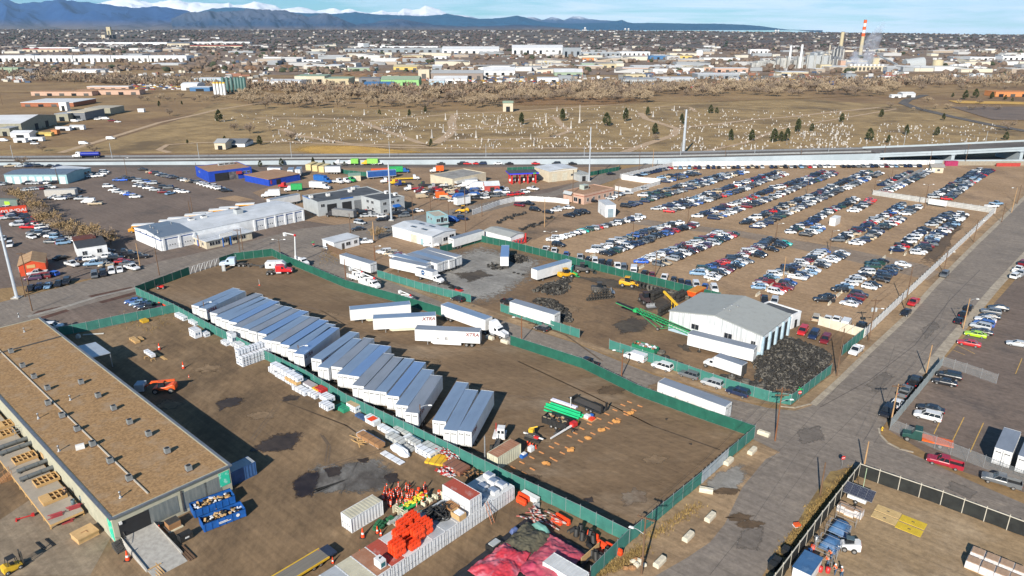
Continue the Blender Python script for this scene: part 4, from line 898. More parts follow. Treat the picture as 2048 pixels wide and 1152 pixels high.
b=N0('white_cottage','small white flat roofed building at the crossing beside the raised bucket truck','building',(667.5,484.8),(717.6,472.3),(644.4,477.6),3.3,B0,D2,'slab',over=.2)
b.wn('F',b.w*.55,1.7,1.1,2.2);b.wn('L',b.d*.4,1.3,1.1,2.2);b.pn('door','F',b.w*.35,1,0,2.2,G0);b.wn('F',b.w*.85,1.2,1.1,2.2)
b=N0('long_shed','long white shed with red rings painted at its end wall','building',(1021,474.7),(1047.7,467),(964,462.6),3.4,B0,J4,'gable',.6)
for k in range(4):
 T=b.T('F',b.w*(.15+.23*k))@Tn((0,-.6,1.2))@Rn(PI/2,4,'X')
 MB().r_(T,.95,.16,14,6).b_('ring',U0,b.root)
MB().bx(b.w+.1,b.w+.5,-.8,-.4,0,3.6).b_('post',U0,b.root)
b=N0('gate_booth','tall narrow white drive through building with grey door at the lot entrance','building',(1212,410),(1232,409),(1190,399.7),5.2,B0,M('pale_grey_roof',(.5,.52,.54),ro=.5),'slab',over=.1)
b.pn('roller_door','F',b.w*.5,b.w*.55,0,3.6,M('blue_grey_door',(.25,.33,.38),ro=.5));b.pn('door','L',b.d*.4,1.1,0,2.2,V0)
b=N0('brown_roof_office','low pinkish brick office with tan brown roof facing the car lot','building',(1168.4,389.5),(1227.8,375.5),(1120.8,382.5),4.4,S1,V2,'flat',parapet=.3)
for k in range(5):b.wn('F',b.w*(.12+.19*k),1.3,1.2,2.5)
b.band('F',0,b.w,3.3,3.6,M('brick_red_band',(.36,.12,.08),ro=.8));b.band('L',0,b.d,3.3,3.6,W0['brick_red_band']);b.wn('L',b.d*.6,2,.8,2.5);b.pn('door','L',b.d*.8,1.4,0,2.3,R0)
sc=MB();sc.loft([[(-1.2,b.d*.55,3.4),(-1.2,b.d*.95,3.4),(-1.1,b.d*.95,3.3),(-1.1,b.d*.55,3.3)],[(0,b.d*.55,4.6),(0,b.d*.95,4.6),(.1,b.d*.95,4.5),(.1,b.d*.55,4.5)]]);sc.b_('entrance_screen',V0,b.root)
t=th('rooftop_unit','big greenish cooler on the tan brown office roof','rooftop unit',G(1168,378,4.2),b.rz);MB().bx(-1.6,1.6,-1.3,1.3,0,2).b_('casing',M('green_grey_casing',(.4,.45,.4),ro=.6),t);MB().bx(-1.3,1.3,-1.33,-1.3,.4,1.6).b_('grille',G0,t)
b=N0('beige_warehouse','beige warehouse with pale grey roof and two roller doors by the highway','building',(1098,342.7),(1154.4,336.4),(1074.7,333.3),5.5,S0,D2,'gable',.5)
for u in(.2,.56):b.pn('roller_door','F',b.w*u,b.w*.18,0,4,M('cream_door',(0,0,0)))
b.wn('F',b.w*.82,1.4,2,3);b.band('F',0,b.w,5.1,5.4,D0,'gutter')
b=N0('grey_leanto','grey sloping lean to with blue tank beside the beige warehouse','building',(1160,349),(1180,347),(1152,341),3.6,V0,J4,'slab')
b.pn('door','F',b.w*.4,2,0,2.6,N1)
o,rz,w,d=ffr((1019,347),(1078,344.5),(1017,342),5.6);d=max(d,9)
cnp=th('fuel_canopy','red posted fuel canopy with a bright blue edge','canopy',o,rz)
MB().bx(0,w,0,d,4.9,5.55,0,mt=1).b_('roof',[M('vivid_blue_edge',(.02,.05,.6),ro=.4),P3],cnp)
MB().bx(-.02,w+.02,-.03,d+.02,4.8,4.9).b_('trim',U0,cnp)
MB().bx(w*.8,w*.9,-.1,.1,4.95,5.5).b_('sign_panel',T2,cnp)
for k in range(4):
 for yy in(1.5,d-1.5):MB().bx(w*(.1+.27*k)-.35,w*(.1+.27*k)+.35,yy-.35,yy+.35,0,4.8).b_('column',U0,cnp)
for k in range(6):
 t=th('fuel_pump','red and white fuel pump under the blue edged canopy, %s from the left'%F0(k),'fuel pump',loc2(o,rz,w*(.08+.16*k),d*.5,0),rz,'fuel pumps');MB().bx(-.45,.45,-.3,.3,0,.9).b_('base',U0,t);MB().bx(-.4,.4,-.28,.28,.9,2.0).b_('display',D0,t)
b=N0('blue_workshop','bright blue workshop with flat tan roof and black truck bays','building',(416,344),(502.5,334),(373.7,334),5.2,D5,V2,'flat',parapet=.2)
b.pn('truck_bay','F',b.w*.3,7,0,4,N1);b.pn('truck_bay','F',b.w*.55,5,0,4,M('dirty_bay',(.06,.06,.07),(.16,.15,.15),sc=.6,ro=.8));b.wn('F',b.w*.82,1.4,2.6,3.6);b.wn('F',b.w*.92,1.4,2.6,3.6);b.wn('L',b.d*.3,1.5,2.8,3.6)
MB().bx(b.w*.62,b.w*.75,-.9,-.6,2.6,4).b_('sign_board',M('dull_red_sign',(.4,.05,.05),ro=.6),b.root)
for k in range(3):
 t=th('rooftop_unit','grey cooler on the blue workshop roof, %s from the left'%F0(k),'rooftop unit',b.pt(b.w*(.52+.13*k),b.d*.75,5.0),b.rz);MB().bx(-1.2,1.2,-.8,.8,0,1.3).b_('casing',V0,t);MB().bx(-.9,.9,-.83,-.8,.3,1).b_('grille',G0,t)
b=N0('blue_shed','long low bright blue shed with a brown roof next to parked trailers','building',(537,358.5),(599.5,347),(482,350),3.4,D5,V2,'slab')
b.pn('door','F',b.w*.3,2.4,0,2.6,N1);MB().bx(b.w*.05,b.w*.09,-.1,0,.8,2.6).b_('sign_board',W0['dull_red_sign'],b.root)
b=N0('stripe_garage','teal and white garage row with eight white roller doors','building',(7.5,349),(132.5,349),(38,338),4.6,Q3,C5,'gable',.5,axis='x')
for k in range(8):b.pn('roller_door','F',b.w*(.07+.122*k),b.w*.085,0,3.5,X2)
b=N0('stripe_office','low teal office annex with pale roof at the end of the garage row','building',(157,340),(181,335),(122,332),4.0,Q3,D2,'slab')
for u in(.25,.5,.75):b.wn('F',b.w*u,1.3,1.2,2.4)
b.wn('L',b.d*.3,1.3,1.2,2.4)
b=N0('white_garage','white block garage with black and maroon roof among the wrecked cars','building',(154,496.4),(213,487.8),(123.4,480),4.3,B0,M('black_shingle_roof',(.05,.055,.065),ro=.9),'slab',over=.1)
b.wn('F',b.w*.22,1.3,1.6,2.9);b.wn('F',b.w*.72,1.3,1.8,3.0);b.pn('roller_door','L',b.d*.42,2.6,0,3,X2);b.pn('roller_door','L',b.d*.68,2.6,0,3,X2)
MB().bx(-.1,b.w*.78,b.d*.72,b.d+.3,4.3,4.9).b_('upper_roof',M('maroon_roof',(.13,.045,.035),(.1,.035,.03),sc=1,ro=.9),b.root)
b=N0('orange_workshop','small orange fronted gabled workshop with tan roof by the tall mast','building',(36,533),(89.8,526),(2.3,519),3.3,WALLO,M('tan_patched_roof',(.42,.27,.15),(.33,.2,.11),sc=.6,ro=.95),'gable',1.3)
MB().bx(b.w*.3,b.w*.62,-.08,0,2.3,3.3).b_('sign_board',Y0,b.root)
b.band('L',0,b.d,0,3.2,B0,'side_cladding',.05)
for u in(.2,.5,.85):b.wn('L',b.d*u,1,1.2,2.2)
b=N0('lot_cabin','small tan brick cabin with hipped grey roof at the lot gate','building',(1864,334),(1888,335),(1866,331),3.0,S0,M('grey_shingle_roof',(.3,.28,.26),ro=.9),'gable',1.2,axis='x',over=.6)
b.pn('door','F',b.w*.2,1,0,2.1,D0);b.wn('F',b.w*.6,1.2,1,2)
b=N0('white_shed','plain white shed box in the middle of the car lot','shed',(1672,437.5),(1682,432),(1659,436),3.0,D0,L0,'slab',over=.05)
b.pn('door','L',b.d*.5,1,0,2.1,L0)
b=N0('green_roof_hut','cream hut with green roof inside the green fenced truck yard','building',(697,351),(721,350),(699,346),3,S0,M('green_roof',(.25,.36,.28),ro=.7),'slab')
b.pn('door','F',b.w*.5,1,0,2.1,D0)
b=N0('red_shed','red walled shed with a white gable roof among parked cars','building',(970,372),(999,371),(972,366),3.0,M('red_wall',(.4,.06,.05),ro=.7),D2,'gable',1.4,axis='x')
b.pn('door','F',b.w*.5,2,0,2.3,N1)
b=N0('low_office','tan and grey flat roofed office in the crowded truck yard','building',(905,358),(972,345),(888,344),4.4,S0,M('cluttered_grey_roof',(.3,.29,.27),(.2,.19,.18),sc=.4,ro=.95),'flat')
b.pn('sloping_roof','F',b.w*.35,b.w*.6,2.2,3.2,M('pale_awning',(.5,.5,.48),ro=.7),2.0);b.wn('R',b.d*.5,1,1.5,2.5);b.pn('brown_front','F',b.w*.4,b.w*.7,0,2.1,M('brown_cladding',(.22,.1,.05),ro=.8))
FARG='distant buildings beyond the cemetery'
def O0(x0,x1,yb,yt,depth,wall,roof,label,name='distant_building',cat='building',kind='flat',det='doors',turn=0):
 a=G(x0,yb);c=G(x1,yb);h=C1((x0+x1)/2,yb,yt);z=.3
 w=(c-a).length;root=th(name,label,cat,(a.x,a.y,z),I0(turn),FARG)
 mb=MB();mb.bx(0,w,0,depth,0,h);mb.b_('wall',wall,root)
 if kind=='flat':MB().bx(-.2,w+.2,-.2,depth+.2,h,h+.4).b_('roof',roof,root)
 elif kind=='barrel':
  secs=[[(x,depth/2-(depth/2+.3)*Co(PI*k/8),h+depth*.14*Si(PI*k/8)+.05)for k in range(9)]for x in(-.3,w+.3)];MB().loft(secs,smooth=False).b_('roof',roof,root)
 else:
  r=MB();r.loft([[(x,-.4,h),(x,depth/2,h+depth*.13),(x,depth+.4,h),(x,depth/2,h+.1)]for x in(-.4,w+.4)]);r.b_('roof',roof,root)
 n=max(1,min(8,int(w/12)))
 if det:
  for k in range(n):
   u=w*(k+.5)/n;wd=w/n*.4
   MB().bx(u-wd/2,u+wd/2,-.1,.02,0 if det=='doors'else h*.4,h*(.6 if det=='doors'else .75)).b_('door'if det=='doors'else'window',G0 if(k+int(x0))%2 else R0,root)
 return root
GN=M('sage_green_wall',(.28,.36,.26),ro=.8);LG=M('lime_wall',(.26,.5,.2),ro=.8);Q0=M('tan_wall',(.5,.43,.28),ro=.8);WR=M('far_white_roof',(.62,.63,.64),(.55,.55,.56),sc=.1,ro=.7);O1=M('far_grey_roof',(.36,.37,.38),ro=.8);BRK=M('brick_wall',(.34,.13,.07),ro=.9);YEL=M('yellow_wall',(.6,.45,.14),ro=.8);G1=M('dark_grey_block',(.16,.17,.19),ro=.7);BLW=M('blue_far_wall',(.06,.16,.32),ro=.7);I1=M('mid_grey_block',(.26,.29,.32),ro=.7);ORG=M('orange_far_wall',(.55,.22,.08),ro=.8);M4=M('dull_red_roof',(.34,.04,.035),ro=.8)
o=N0('barrel_warehouse','large olive warehouse with pale barrel roof at the left edge','building',(41,247),(111,230),(-60,247),7,R3,WR,'gable',3.2,axis='y',over=.3)
o.pn('roller_door','F',o.w*.4,5,0,4.5,N1);o.pn('roller_door','F',o.w*.7,5,0,4.5,N1)
O0(112,138,243,229,22,R3,O1,'olive annex beside the barrel roofed warehouse');O0(138,172,241,226,30,G1,S0,'dark block with beige roof behind the olive annex');O0(172,222,230,218,24,R3,M('beige_flat_roof',(0,0,0)),'olive flat building, rightmost of the left warehouse cluster')
O0(43,148,214,206,40,BRK,WR,'brick building with a large white roof at the left');O0(63,185,192,184,16,S1,V2,'long low pinkish building, left of two beyond the field');O0(155,280,190,181,14,S1,V2,'long low pinkish building, right of two beyond the field');O0(175,258,181,174,12,S1,WR,'pinkish building with upper storey behind the long low one')
O0(125,193,146,141,40,D0,WR,'white shed alone in the brown meadow, left one',det=None);O0(297,357,131,128,40,V0,WR,'low grey roofed shed on the meadow edge',det=None);O0(0,38,147,136,18,GN,GN,'dark green block at the left edge of the meadow');O0(43,66,147,139,18,G1,G1,'small dark block beside the green one')
for k in range(5):O0(-4+76*k,70+76*k,124,112,40,B0,WR,'very long white freight depot with dark dock doors, %s section from the left'%F0(k),'freight_depot')
O0(158,335,92,85,40,B0,WR,'long white hall below the dark tower');O0(335,380,95,87,40,S0,G1,'pale hall with dark pitched roof right of the long white hall',kind='gable');O0(45,137,104,99,20,S0,M4,'red roofed stable hall at the far left',kind='gable');O0(380,485,97,92,20,S0,M4,'long red roofed hall right of the dark tower',kind='gable');O0(60,150,100,95,25,B0,WR,'pale hall above the red roofs at the left');O0(378,500,91,84,30,B0,WR,'white terraced hall on the plain right of the tower')
O0(212,228,85,70,30,M('dark_tower_block',(.035,.035,.045),ro=.6),G1,'dark block of the far tower','grain_elevator',det='win');O0(205,212,85,70,30,S0,S0,'pale narrow flank of the far dark tower','grain_elevator',det=None);O0(217,225,85,54,12,Q0,Q0,'tall beige tower rising behind the dark block','grain_elevator',det='win')
O0(390,445,171,158,24,M('pale_blue_base',(0,0,0)),WR,'pale blue workshop behind the quonset hut');O0(363,395,181,172,24,B0,WR,'white round roofed quonset hut near the silos',kind='barrel',det='doors');O0(380,420,183,175,12,BLW,WR,'small blue walled shed right of the quonset hut')
for i in range(4):
 t=th('silo','white silo with yellow cap, %s of four in the near row'%F0(i),'silo',G(431+6.4*i,190),0,'white silos');h=C1(430,190,167);MB().l_([(1.5,0),(1.5,h)],12).b_('shell',B0,t);MB().l_([(1.6,h),(1.6,h+1),(.3,h+1.6)],12).b_('cap',X0,t)
for i in range(7):
 x=[449,457,465,473,479,485,491][i];t=th('silo','dark green silo, %s from the left in the back row'%F0(i),'silo',G(x,187),0,'green silos');h=C1(x,187,156);MB().l_([(1.9,2),(1.9,h),(.5,h+1.2)],12).b_('shell',M('silo_green',(.06,.13,.12),ro=.5),t);MB().l_([(.5,0),(1.8,2)],10).b_('hopper',G0,t)
MB_L=[(526,600,172,163,40,B0,WR,'white shed left of the beige hall near the river trees'),(590,650,168,153,40,S0,GN,'beige hall with sage roof, left part'),(650,698,170,158,40,Q0,GN,'beige hall with sage roof, right part'),(718,760,166,157,25,G1,G1,'dark open sided shed right of the beige hall'),(762,838,173,160,30,LG,GN,'light green warehouse near the river trees'),(728,786,178,169,20,BLW,BLW,'blue shed in front of the light green warehouse'),(837,859,160,140,16,S0,S0,'pale concrete batching tower'),(862,966,160,147,30,M('brown_clad',(.27,.22,.19),ro=.8),O1,'long brown ribbed warehouse right of the pale tower'),(867,934,168,158,25,B0,WR,'white shed in front of the brown warehouse'),(858,889,171,162,14,M('pale_blue_base',(0,0,0)),WR,'small pale blue shed in front of the brown warehouse'),(966,1030,151,142,40,B0,WR,'white warehouse right of the brown one'),(787,838,140,134,25,YEL,Q0,'yellow warehouse in the middle distance'),(838,864,140,135,25,S0,Q0,'cream shed joined to the yellow warehouse'),(865,884,142,133,20,I1,WR,'grey shed right of the yellow warehouse'),(695,752,142,136,25,GN,O1,'sage shed left of the scrap heap'),(604,642,125,120,20,B0,WR,'small white shed in the brown scrub'),(742,791,126,122,14,B0,WR,'white long roof beside the brown mound'),(806,846,117,112,25,Q0,Q0,'tan shed above the brown mound'),(868,893,118,113,20,B0,WR,'white shed right of the tan one'),(690,756,104,98,40,I1,O1,'grey hall left of the white towers'),(756,884,105,97,45,I1,O1,'long grey hall below the white towers'),(884,998,107,99,60,B0,WR,'very long white warehouse in the distance'),(760,876,98,93,40,B0,WR,'white hall behind the long grey hall'),(716,727,97,87,15,B0,WR,'white tank tower, left one'),(727,738,97,87,15,I1,WR,'white tank tower, right one'),(1024,1126,108,96,60,B0,WR,'white warehouse left of the tall grey block'),(1126,1162,114,96,28,I1,I1,'tall plain grey block'),(1165,1240,112,105,40,I1,WR,'blue grey hall right of the tall grey block'),(1237,1300,111,104,40,B0,WR,'white hall in the far middle'),(1165,1208,121,116,20,ORG,Q0,'orange shed in front of the tall grey block'),(1237,1274,123,118,20,B0,WR,'white shed right of the orange one'),(1188,1233,136,129,25,Q0,Q0,'tan building in the middle distance'),(1163,1188,136,127,30,GN,O1,'sage building joined to the tan one'),(1109,1166,152,145,35,GN,WR,'pale green warehouse by the excavators'),(1075,1118,165,157,25,B0,WR,'white shed right of the blue trucks'),(1117,1143,165,153,20,I1,O1,'grey shed joined to the white one'),(1251,1291,157,150,25,Q0,Q0,'cream shed behind the big grey roof'),(1246,1330,168,160,45,V0,O1,'big grey roofed works, left part'),(1320,1392,167,158,40,V0,WR,'big grey roofed works, right part'),(1395,1478,158,149,35,I1,WR,'white roofed works with blue trim'),(1245,1306,143,136,25,S1,WR,'pinkish shed beyond the brown field'),(1340,1421,141,135,25,S1,Q0,'orange tan shed row in the middle distance'),(1430,1496,145,137,25,S1,WR,'pale pinkish hall left of the power station'),(1299,1346,119,112,25,BLW,BLW,'blue shed row in the distance'),(1340,1384,118,112,25,YEL,Q0,'yellow shed right of the blue row'),(1562,1616,152,145,30,Q0,WR,'beige hall below the power station'),(1690,1711,162,149,16,I1,I1,'grey corrugated block right of the white yard'),(1660,1667,172,164,6,J1,J1,'small bright blue box by the river trees'),(1690,1826,99,97,30,B0,WR,'very long thin white hall behind the chimneys'),(1744,1756,136,117,20,Q0,Q0,'beige block at the end of the cooling towers'),(1680,1690,136,122,14,S1,S1,'pinkish block left of the steam'),(1640,1662,140,130,20,Q0,S0,'low tan power station annex'),(1990,2060,194,185,20,ORG,ORG,'orange brick school building at the right edge'),(1770,1800,157,152,12,B0,M4,'white shed with red end right of the grey block'),(1805,1830,195,188,12,B0,WR,'white gabled house by the road bend'),(1783,1802,196,191,6,B0,B0,'white trailer like box left of the gabled house'),(1500,1536,108,99,20,B0,WR,'white shed left of the power station'),(1940,1990,120,115,30,B0,WR,'white hall far right'),(2005,2050,120,113,30,B0,WR,'white hall at the far right edge'),(1006,1026,224,207,12,S0,GN,'small chapel like house with green roof at the cemetery edge'),(440,490,295,288,16,B0,G1,'white house with dark roof by the highway'),(430,452,300,287,14,S0,O1,'pale two storey house left of the white one')]
for q in[(22,60,276,267,10,B0,WR,'small white gabled house left of the pale yellow box'),(58,103,273,267,4,YEL,YEL,'long pale yellow box by the barrel roofed warehouse'),(104,115,270,262,4,ORG,ORG,'small rusty orange box right of the yellow one'),(0,22,273,258,10,R3,O1,'olive hut at the left edge'),(112,140,262,255,3,B0,WR,'white box van body, left of two beyond the warehouse'),(141,168,260,252,3,B0,WR,'white box van body, right of two beyond the warehouse'),(28,52,286,279,3,B0,WR,'white caravan at the left field edge'),(56,86,283,277,3,B0,WR,'second white caravan at the left field edge'),(276,288,225,219,3,B0,WR,'lone white trailer box on the brown lawn'),(120,135,222,206,5,B0,WR,'white boxy tower beside the brick building')]+MB_L:O0(*q,kind='gable'if'gabled'in q[-1]or'chapel'in q[-1]or'house'in q[-1]else'flat',det=None if q[1]-q[0]<14 else'doors')
def Y2(x,yb,yt,r,label,bands=None,name='chimney',col=None):
 t=th(name,label,'chimney',G(x,yb));h=C1(x,yb,yt);
 if bands is None:MB().l_([(r*1.15,0),(r,h)],16).b_('shaft',col or U2,t)
 else:
  MB().l_([(r*1.25,0),(r*1.08,h*.55)],16).b_('shaft',Q0,t)
  for k in range(5):
   z0=h*(.55+.09*k);MB().l_([(r*(1.08-.016*k),z0),(r*(1.08-.016*(k+1)),z0+h*.09)],16).b_('band',B2 if k%2==0 else D0,t)
 MB().l_([(r*.9,h),(r*.9,h+.8)],16).b_('rim',G0,t)
 return t
Y2(1720,112,40,4.0,'tall chimney with red and white bands behind the steam',bands=True)
Y2(1678,118,64,4.0,'plain tan chimney left of the red and white one',col=Q0)
Y2(1657.5,112,90,2.0,'short cream chimney left of the plain tan one',col=S0)
Y2(1577,136,91,2.0,'slim white exhaust stack, left of the pair',col=B0,name='exhaust_stack');Y2(1599,137,89,2.0,'slim white exhaust stack, right of the pair',col=B0,name='exhaust_stack')
FGR=M('station_grey',(.42,.42,.4),(.3,.3,.29),sc=.1,ro=.8)
def V1(label,name,x0,x1,yb,yt,depth,n,col,seed):
 r=RR(seed);a=G(x0,yb);w=(G(x1,yb)-a).length;h=C1((x0+x1)/2,yb,yt);t=th(name,label,'plant',(a.x,a.y,0))
 m=MB()
 for k in range(n):
  bw,bd,bh=r.uniform(.08,.25)*w,r.uniform(.2,.6)*depth,r.uniform(.25,1)*h;x,y=r.uniform(0,w-bw),r.uniform(0,depth-bd);m.bx(x,x+bw,y,y+bd,0,bh)
 m.b_('block',col,t);m=MB()
 for k in range(n*2):
  x,y,z=r.uniform(0,w),r.uniform(-1,depth),r.uniform(.2,.95)*h;m.t_((x,y,z),(x+r.uniform(-.25,.25)*w,y,z),.5,None,6)
  m.t_((x,y,0),(x,y,z),.35,None,5)
 m.b_('pipework',J0,t)
 if n>4:
  m=MB()
  for k in range(4):x=w*(k+.5)/4;m.t_((x,-1.5,0),(x,-1.5,h*.7),1.6,None,10)
  m.b_('vessel',FGR,t)
V1('cluster of grey boilers and pipes with white vessels','boiler_house',1556,1610,137,112,30,8,FGR,1);V1('tangle of grey pipe racks in the middle of the power station','pipe_rack',1605,1664,137,98,40,12,V0,2);V1('dark boiler block under the tan chimney','boiler_block',1660,1693,134,111,30,7,G1,3);V1('dark upper boiler tower behind the tan chimney','boiler_tower',1662,1688,120,88,30,6,G1,4);V1('low works left of the exhaust stacks','pump_works',1500,1556,136,120,30,8,FGR,6);V1('pale concrete plant with silos on the far right','concrete_plant',1905,1965,139,127,25,6,B0,7);V1('white silo plant at the right with yellow hopper','silo_plant',1935,1985,160,146,20,7,B0,8);V1('hopper and conveyors of the yellow gravel plant','gravel_plant',1080,1106,136,119,20,6,YEL,9)
t=th('cooling_tower','row of cooling tower cells breathing steam','cooling tower',G(1700,143));w=(G(1745,141)-G(1700,143)).length
MB().bx(0,w,0,14,0,9).b_('casing',S0,t)
for k in range(9):MB().bx(w*(k+.15)/9,w*(k+.75)/9,-.3,0,1.5,7).b_('louvre',G0,t);MB().l_([(2.2,9),(2.6,11.5)],10,c=(w*(k+.5)/9,7,0)).b_('fan_stack',B0,t)
t=th('coal_hall','pale grey round backed storage hall at the right','building',G(1814,133));MB().loft([[(x,12-13*Co(PI*k/8),1+(12+x*.12)*Si(PI*k/8))for k in range(9)]for x in(0,36)]).b_('shell',V0,t);MB().bx(0,36,0,24,0,1.2).b_('wall',U2,t)
t=th('storage_tank','round tan storage tank with a diagonal stair','tank',G(1874,136));MB().l_([(9,0),(9,14),(.5,15.5)],20).b_('shell',Q0,t);s=MB();s.t_((-9.2,-2,0.5),(6,-7.2,13.5),.5,None,5);s.b_('stair',BRK,t)
t=th('storage_tank','small white round tank far right of the tall grey block','tank',G(1399,111));MB().l_([(9,0),(9,14),(.5,15)],16).b_('shell',B0,t);MB().l_([(9.2,13.6),(9.2,14)],16).b_('rim',J0,t)
t=th('conveyor_bridge','long sloping covered conveyor right of the cooling towers','conveyor');p,q=G(1806,137),G(1757,130);MB().t_((p.x,p.y,1.5),(q.x,q.y,17),1.8,None,4,smooth=False).b_('gallery',V0,t)
for k in(.35,.7):c=p.lerp(q,k);MB().t_((c.x,c.y,0),(c.x,c.y,1.5+15*k),.5,None,5).b_('trestle',G0,t)
for i,(x,yt)in enumerate(((1155,54.5),(1227,56.5),(1233,56.5),(1497,59),(1502,59))):
 Y=6000;X=(x-1024)/FP*Y*1.05;z0=J3(X,Y);zt=CH+(HZ-yt)/FP*Y*1.03
 t=th('water_tower','white water tower on the horizon, %s from the left'%F0(i),'water tower',(X,Y,z0),0,'water towers on the horizon');hh=zt-z0
 MB().l_([(4,0),(3.2,hh*.45)],10).b_('stem',B0,t);MB().l_([(3.2,hh*.45),(8,hh*.6),(8.5,hh*.85),(5,hh)],12).b_('tank',D0,t)
sm,sn,sb=nodes('steam');sn.nodes.remove(sb);pv=sn.nodes.new('ShaderNodeVolumePrincipled');dv_(pv,'Color',(.95,.95,1,1));dv_(pv,'Anisotropy',.3)
tc=sn.nodes.new('ShaderNodeTexCoord');n1=sn.nodes.new('ShaderNodeTexNoise');dv_(n1,'Scale',.07);dv_(n1,'Detail',4);sn.links.new(tc.outputs['Object'],n1.inputs['Vector']);mr=sn.nodes.new('ShaderNodeMapRange');dv_(mr,1,.44);dv_(mr,2,.7);dv_(mr,4,.1);sn.links.new(n1.outputs[0],mr.inputs[0]);sn.links.new(mr.outputs[0],pv.inputs['Density']);sn.links.new(pv.outputs[0],sn.nodes['Material Output'].inputs['Volume'])
p=G(1722,141);st=MB();secs=[]
for k,(x,z,rx)in enumerate([(-2,10,24),(2,20,25),(8,34,22),(16,50,17),(24,64,11),(29,76,6),(31,84,2)]):
 secs.append([(p.x+x+rx*Co(2*PI*j/14)*(1+.15*Si(3*j+k)),p.y+8+rx*.6*Si(2*PI*j/14),z+2*Si(j*2+k))for j in range(14)])
st.loft(secs,smooth=True);M0(st.b_('steam_plume',sm),'bluish white steam drifting up from the cooling towers','steam',None,'stuff')
W1=M('green_screen',(.012,.105,.07),(.009,.08,.055),sc=.4,ro=.75,c3=(.02,.15,.11),sc3=1.2,lo3=.58,hi3=.72)
B1=M('faded_green_screen',(.045,.19,.155),(.035,.15,.125),sc=.4,ro=.8,c3=(.08,.24,.2),sc3=1.0,lo3=.58,hi3=.72)
N4=M('black_screen',(.013,.014,.014),(.024,.026,.024),sc=.5,ro=.8)
FWHT=rbd('white_fence_sheet',(.66,.66,.65),(.5,.5,.49),'X',9,ro=.6)
Z2=T4('chain_link',(.4,.42,.43),.13)
def H0(label,pts,h=2.4,mat=None,post=J0,step=3.0,name='screened_fence',rail=True,bottom=.04,both=True,group=None,t=.04,pr=.045,bands=None,raw=False,off=0,rr=.03):
 P=[V_((p[0],p[1],0))if raw else G(*p)for p in pts]
 root=th(name,label,'fence',P[0],0,group);o=P[0];pm=None;npost=0
 total=sum((b-a).length for a,b in zip(P,P[1:]));step=max(step,total/92)
 for a,b in zip(P,P[1:]):
  d=b-a;L_=d.length;ang=At(d.y,d.x);rel=a-o
  n=max(1,round(L_/step));mb=MB()
  for k in range(n):
   x0,x1=L_*k/n,L_*(k+1)/n;q=[]
   for j in range(4):
    x=x0+(x1-x0)*j/3;sag=(.05 if 0<j<3 else 0)*R.uniform(0,1.6);by=(.07 if 0<j<3 else 0)*R.uniform(-1,1)
    q.append([(x,by-t/2,bottom),(x,by+t/2,bottom),(x,t/2,h-sag),(x,-t/2,h-sag)])
   mb.loft(q)
  mb.b_('screen_panel'if mat is not Z2 else'mesh_panel',mat,root,rel,ang)
  if bands:
   bm=MB()
   for z in bands:bm.bx(0,L_,-t/2-.05,t/2+.05,z-.06,z+.06)
   bm.b_('rail',E5,root,rel,ang)
  elif rail:
   r=MB();r.t_((0,.0,h+.02),(L_,.0,h+.02),rr,None,5);r.b_('top_rail',post,root,rel,ang)
  for k in range(n+(1 if b is P[-1]else 0)):
   if pm is None:
    m=MB();m.t_((0,0,0),(0,0,h+.32),pr,None,6);pm=m.mesh('post',post)
   link('post',pm,root,rel+d*(k/n)+V_((-d.y,d.x,0)).normalized()*off,ang)
 return root
E5=G0;PBAND=M('pale_band',(.46,.46,.44),(.38,.38,.36),sc=.5,ro=.7)
H0('long dark green screened fence along the side street, sunlit inside the trailer yard',[(562,521),(692,576),(797,605.5),(972,659)],2.5,W1,off=.09)
H0('dark green screened fence from the open gate to the street corner',[(1021,690),(1164,736.5),(1274,791),(1399,837),(1508,875)],2.5,W1,off=.09)
H0('green screened fence along the east street with a grey gate beyond it',[(1508,876),(1455,921)],2.5,B1)
H0('green screened fence along the east street, near part by the utility pole',[(1402,968),(1258,1087)],2.5,B1)
H0('green screened fence dividing trailers from lumber stacks, far part',[(350,625),(422,665),(510,709),(614,761)],2.4,B1)
H0('green screened fence between trailers and lumber stacks, middle part',[(614,761),(694,810),(750,837),(849,885)],2.4,B1)
H0('green screened fence behind the containers, near part',[(849,885),(1024,972),(1160,1037),(1258,1087)],2.4,B1)
H0('green screened fence with orange barriers lined up outside it',[(273,590),(310,607),(350,625)],2.4,B1)
H0('green fence closing the lumber yard from the car park',[(350,625),(225,651),(175,662),(120,672)],2.4,B1)
H0('dark green fence along the road, left of the white gate',[(273,589),(380,549)],2.5,W1)
H0('dark green fence curving round the parked tractors',[(440,531),(470,521),(545,512),(562,521)],2.6,W1)
H0('green fence running out of the picture by the stacked pipes',[(1258,1086),(1180,1165)],2.6,B1)
H0('green screened fence in front of the six trailers',[(755,554),(845,581),(887,592),(942,605)],2.3,B1)
H0('green screened fence in front of the grey white trailer, black car beside it',[(1001,623),(1085,652),(1159,676)],2.3,B1)
H0('green screened fence round the tyre mountain with cars parked along it',[(1218,698),(1330,735),(1450,777),(1536,803),(1581,810)],2.4,B1)
H0('green screened fence on the street side of the tyre mountain',[(1581,810),(1661,748)],2.4,B1)
H0('short green fence beside the white pickup',[(1683,712),(1727,675)],2.6,B1)
H0('dark green fence between the gravel pad and the car lot',[(880,507),(962,484),(1024,497),(1200,543),(1384,589),(1440,602)],2.5,W1)
H0('tall white sheet fence along the street edge of the car lot',[(1727,676),(1860,549),(1990,425)],2.5,FWHT,L0,name='sheet_fence',rail=False)
E5=M('grey_rail',(.26,.26,.27),ro=.7)
H0('banded pale fence across the car lot with a blank white board on it',[(1745,390),(1990,427)],2.3,PBAND,L0,name='panel_fence',bands=(.5,1.15,1.8,2.25))
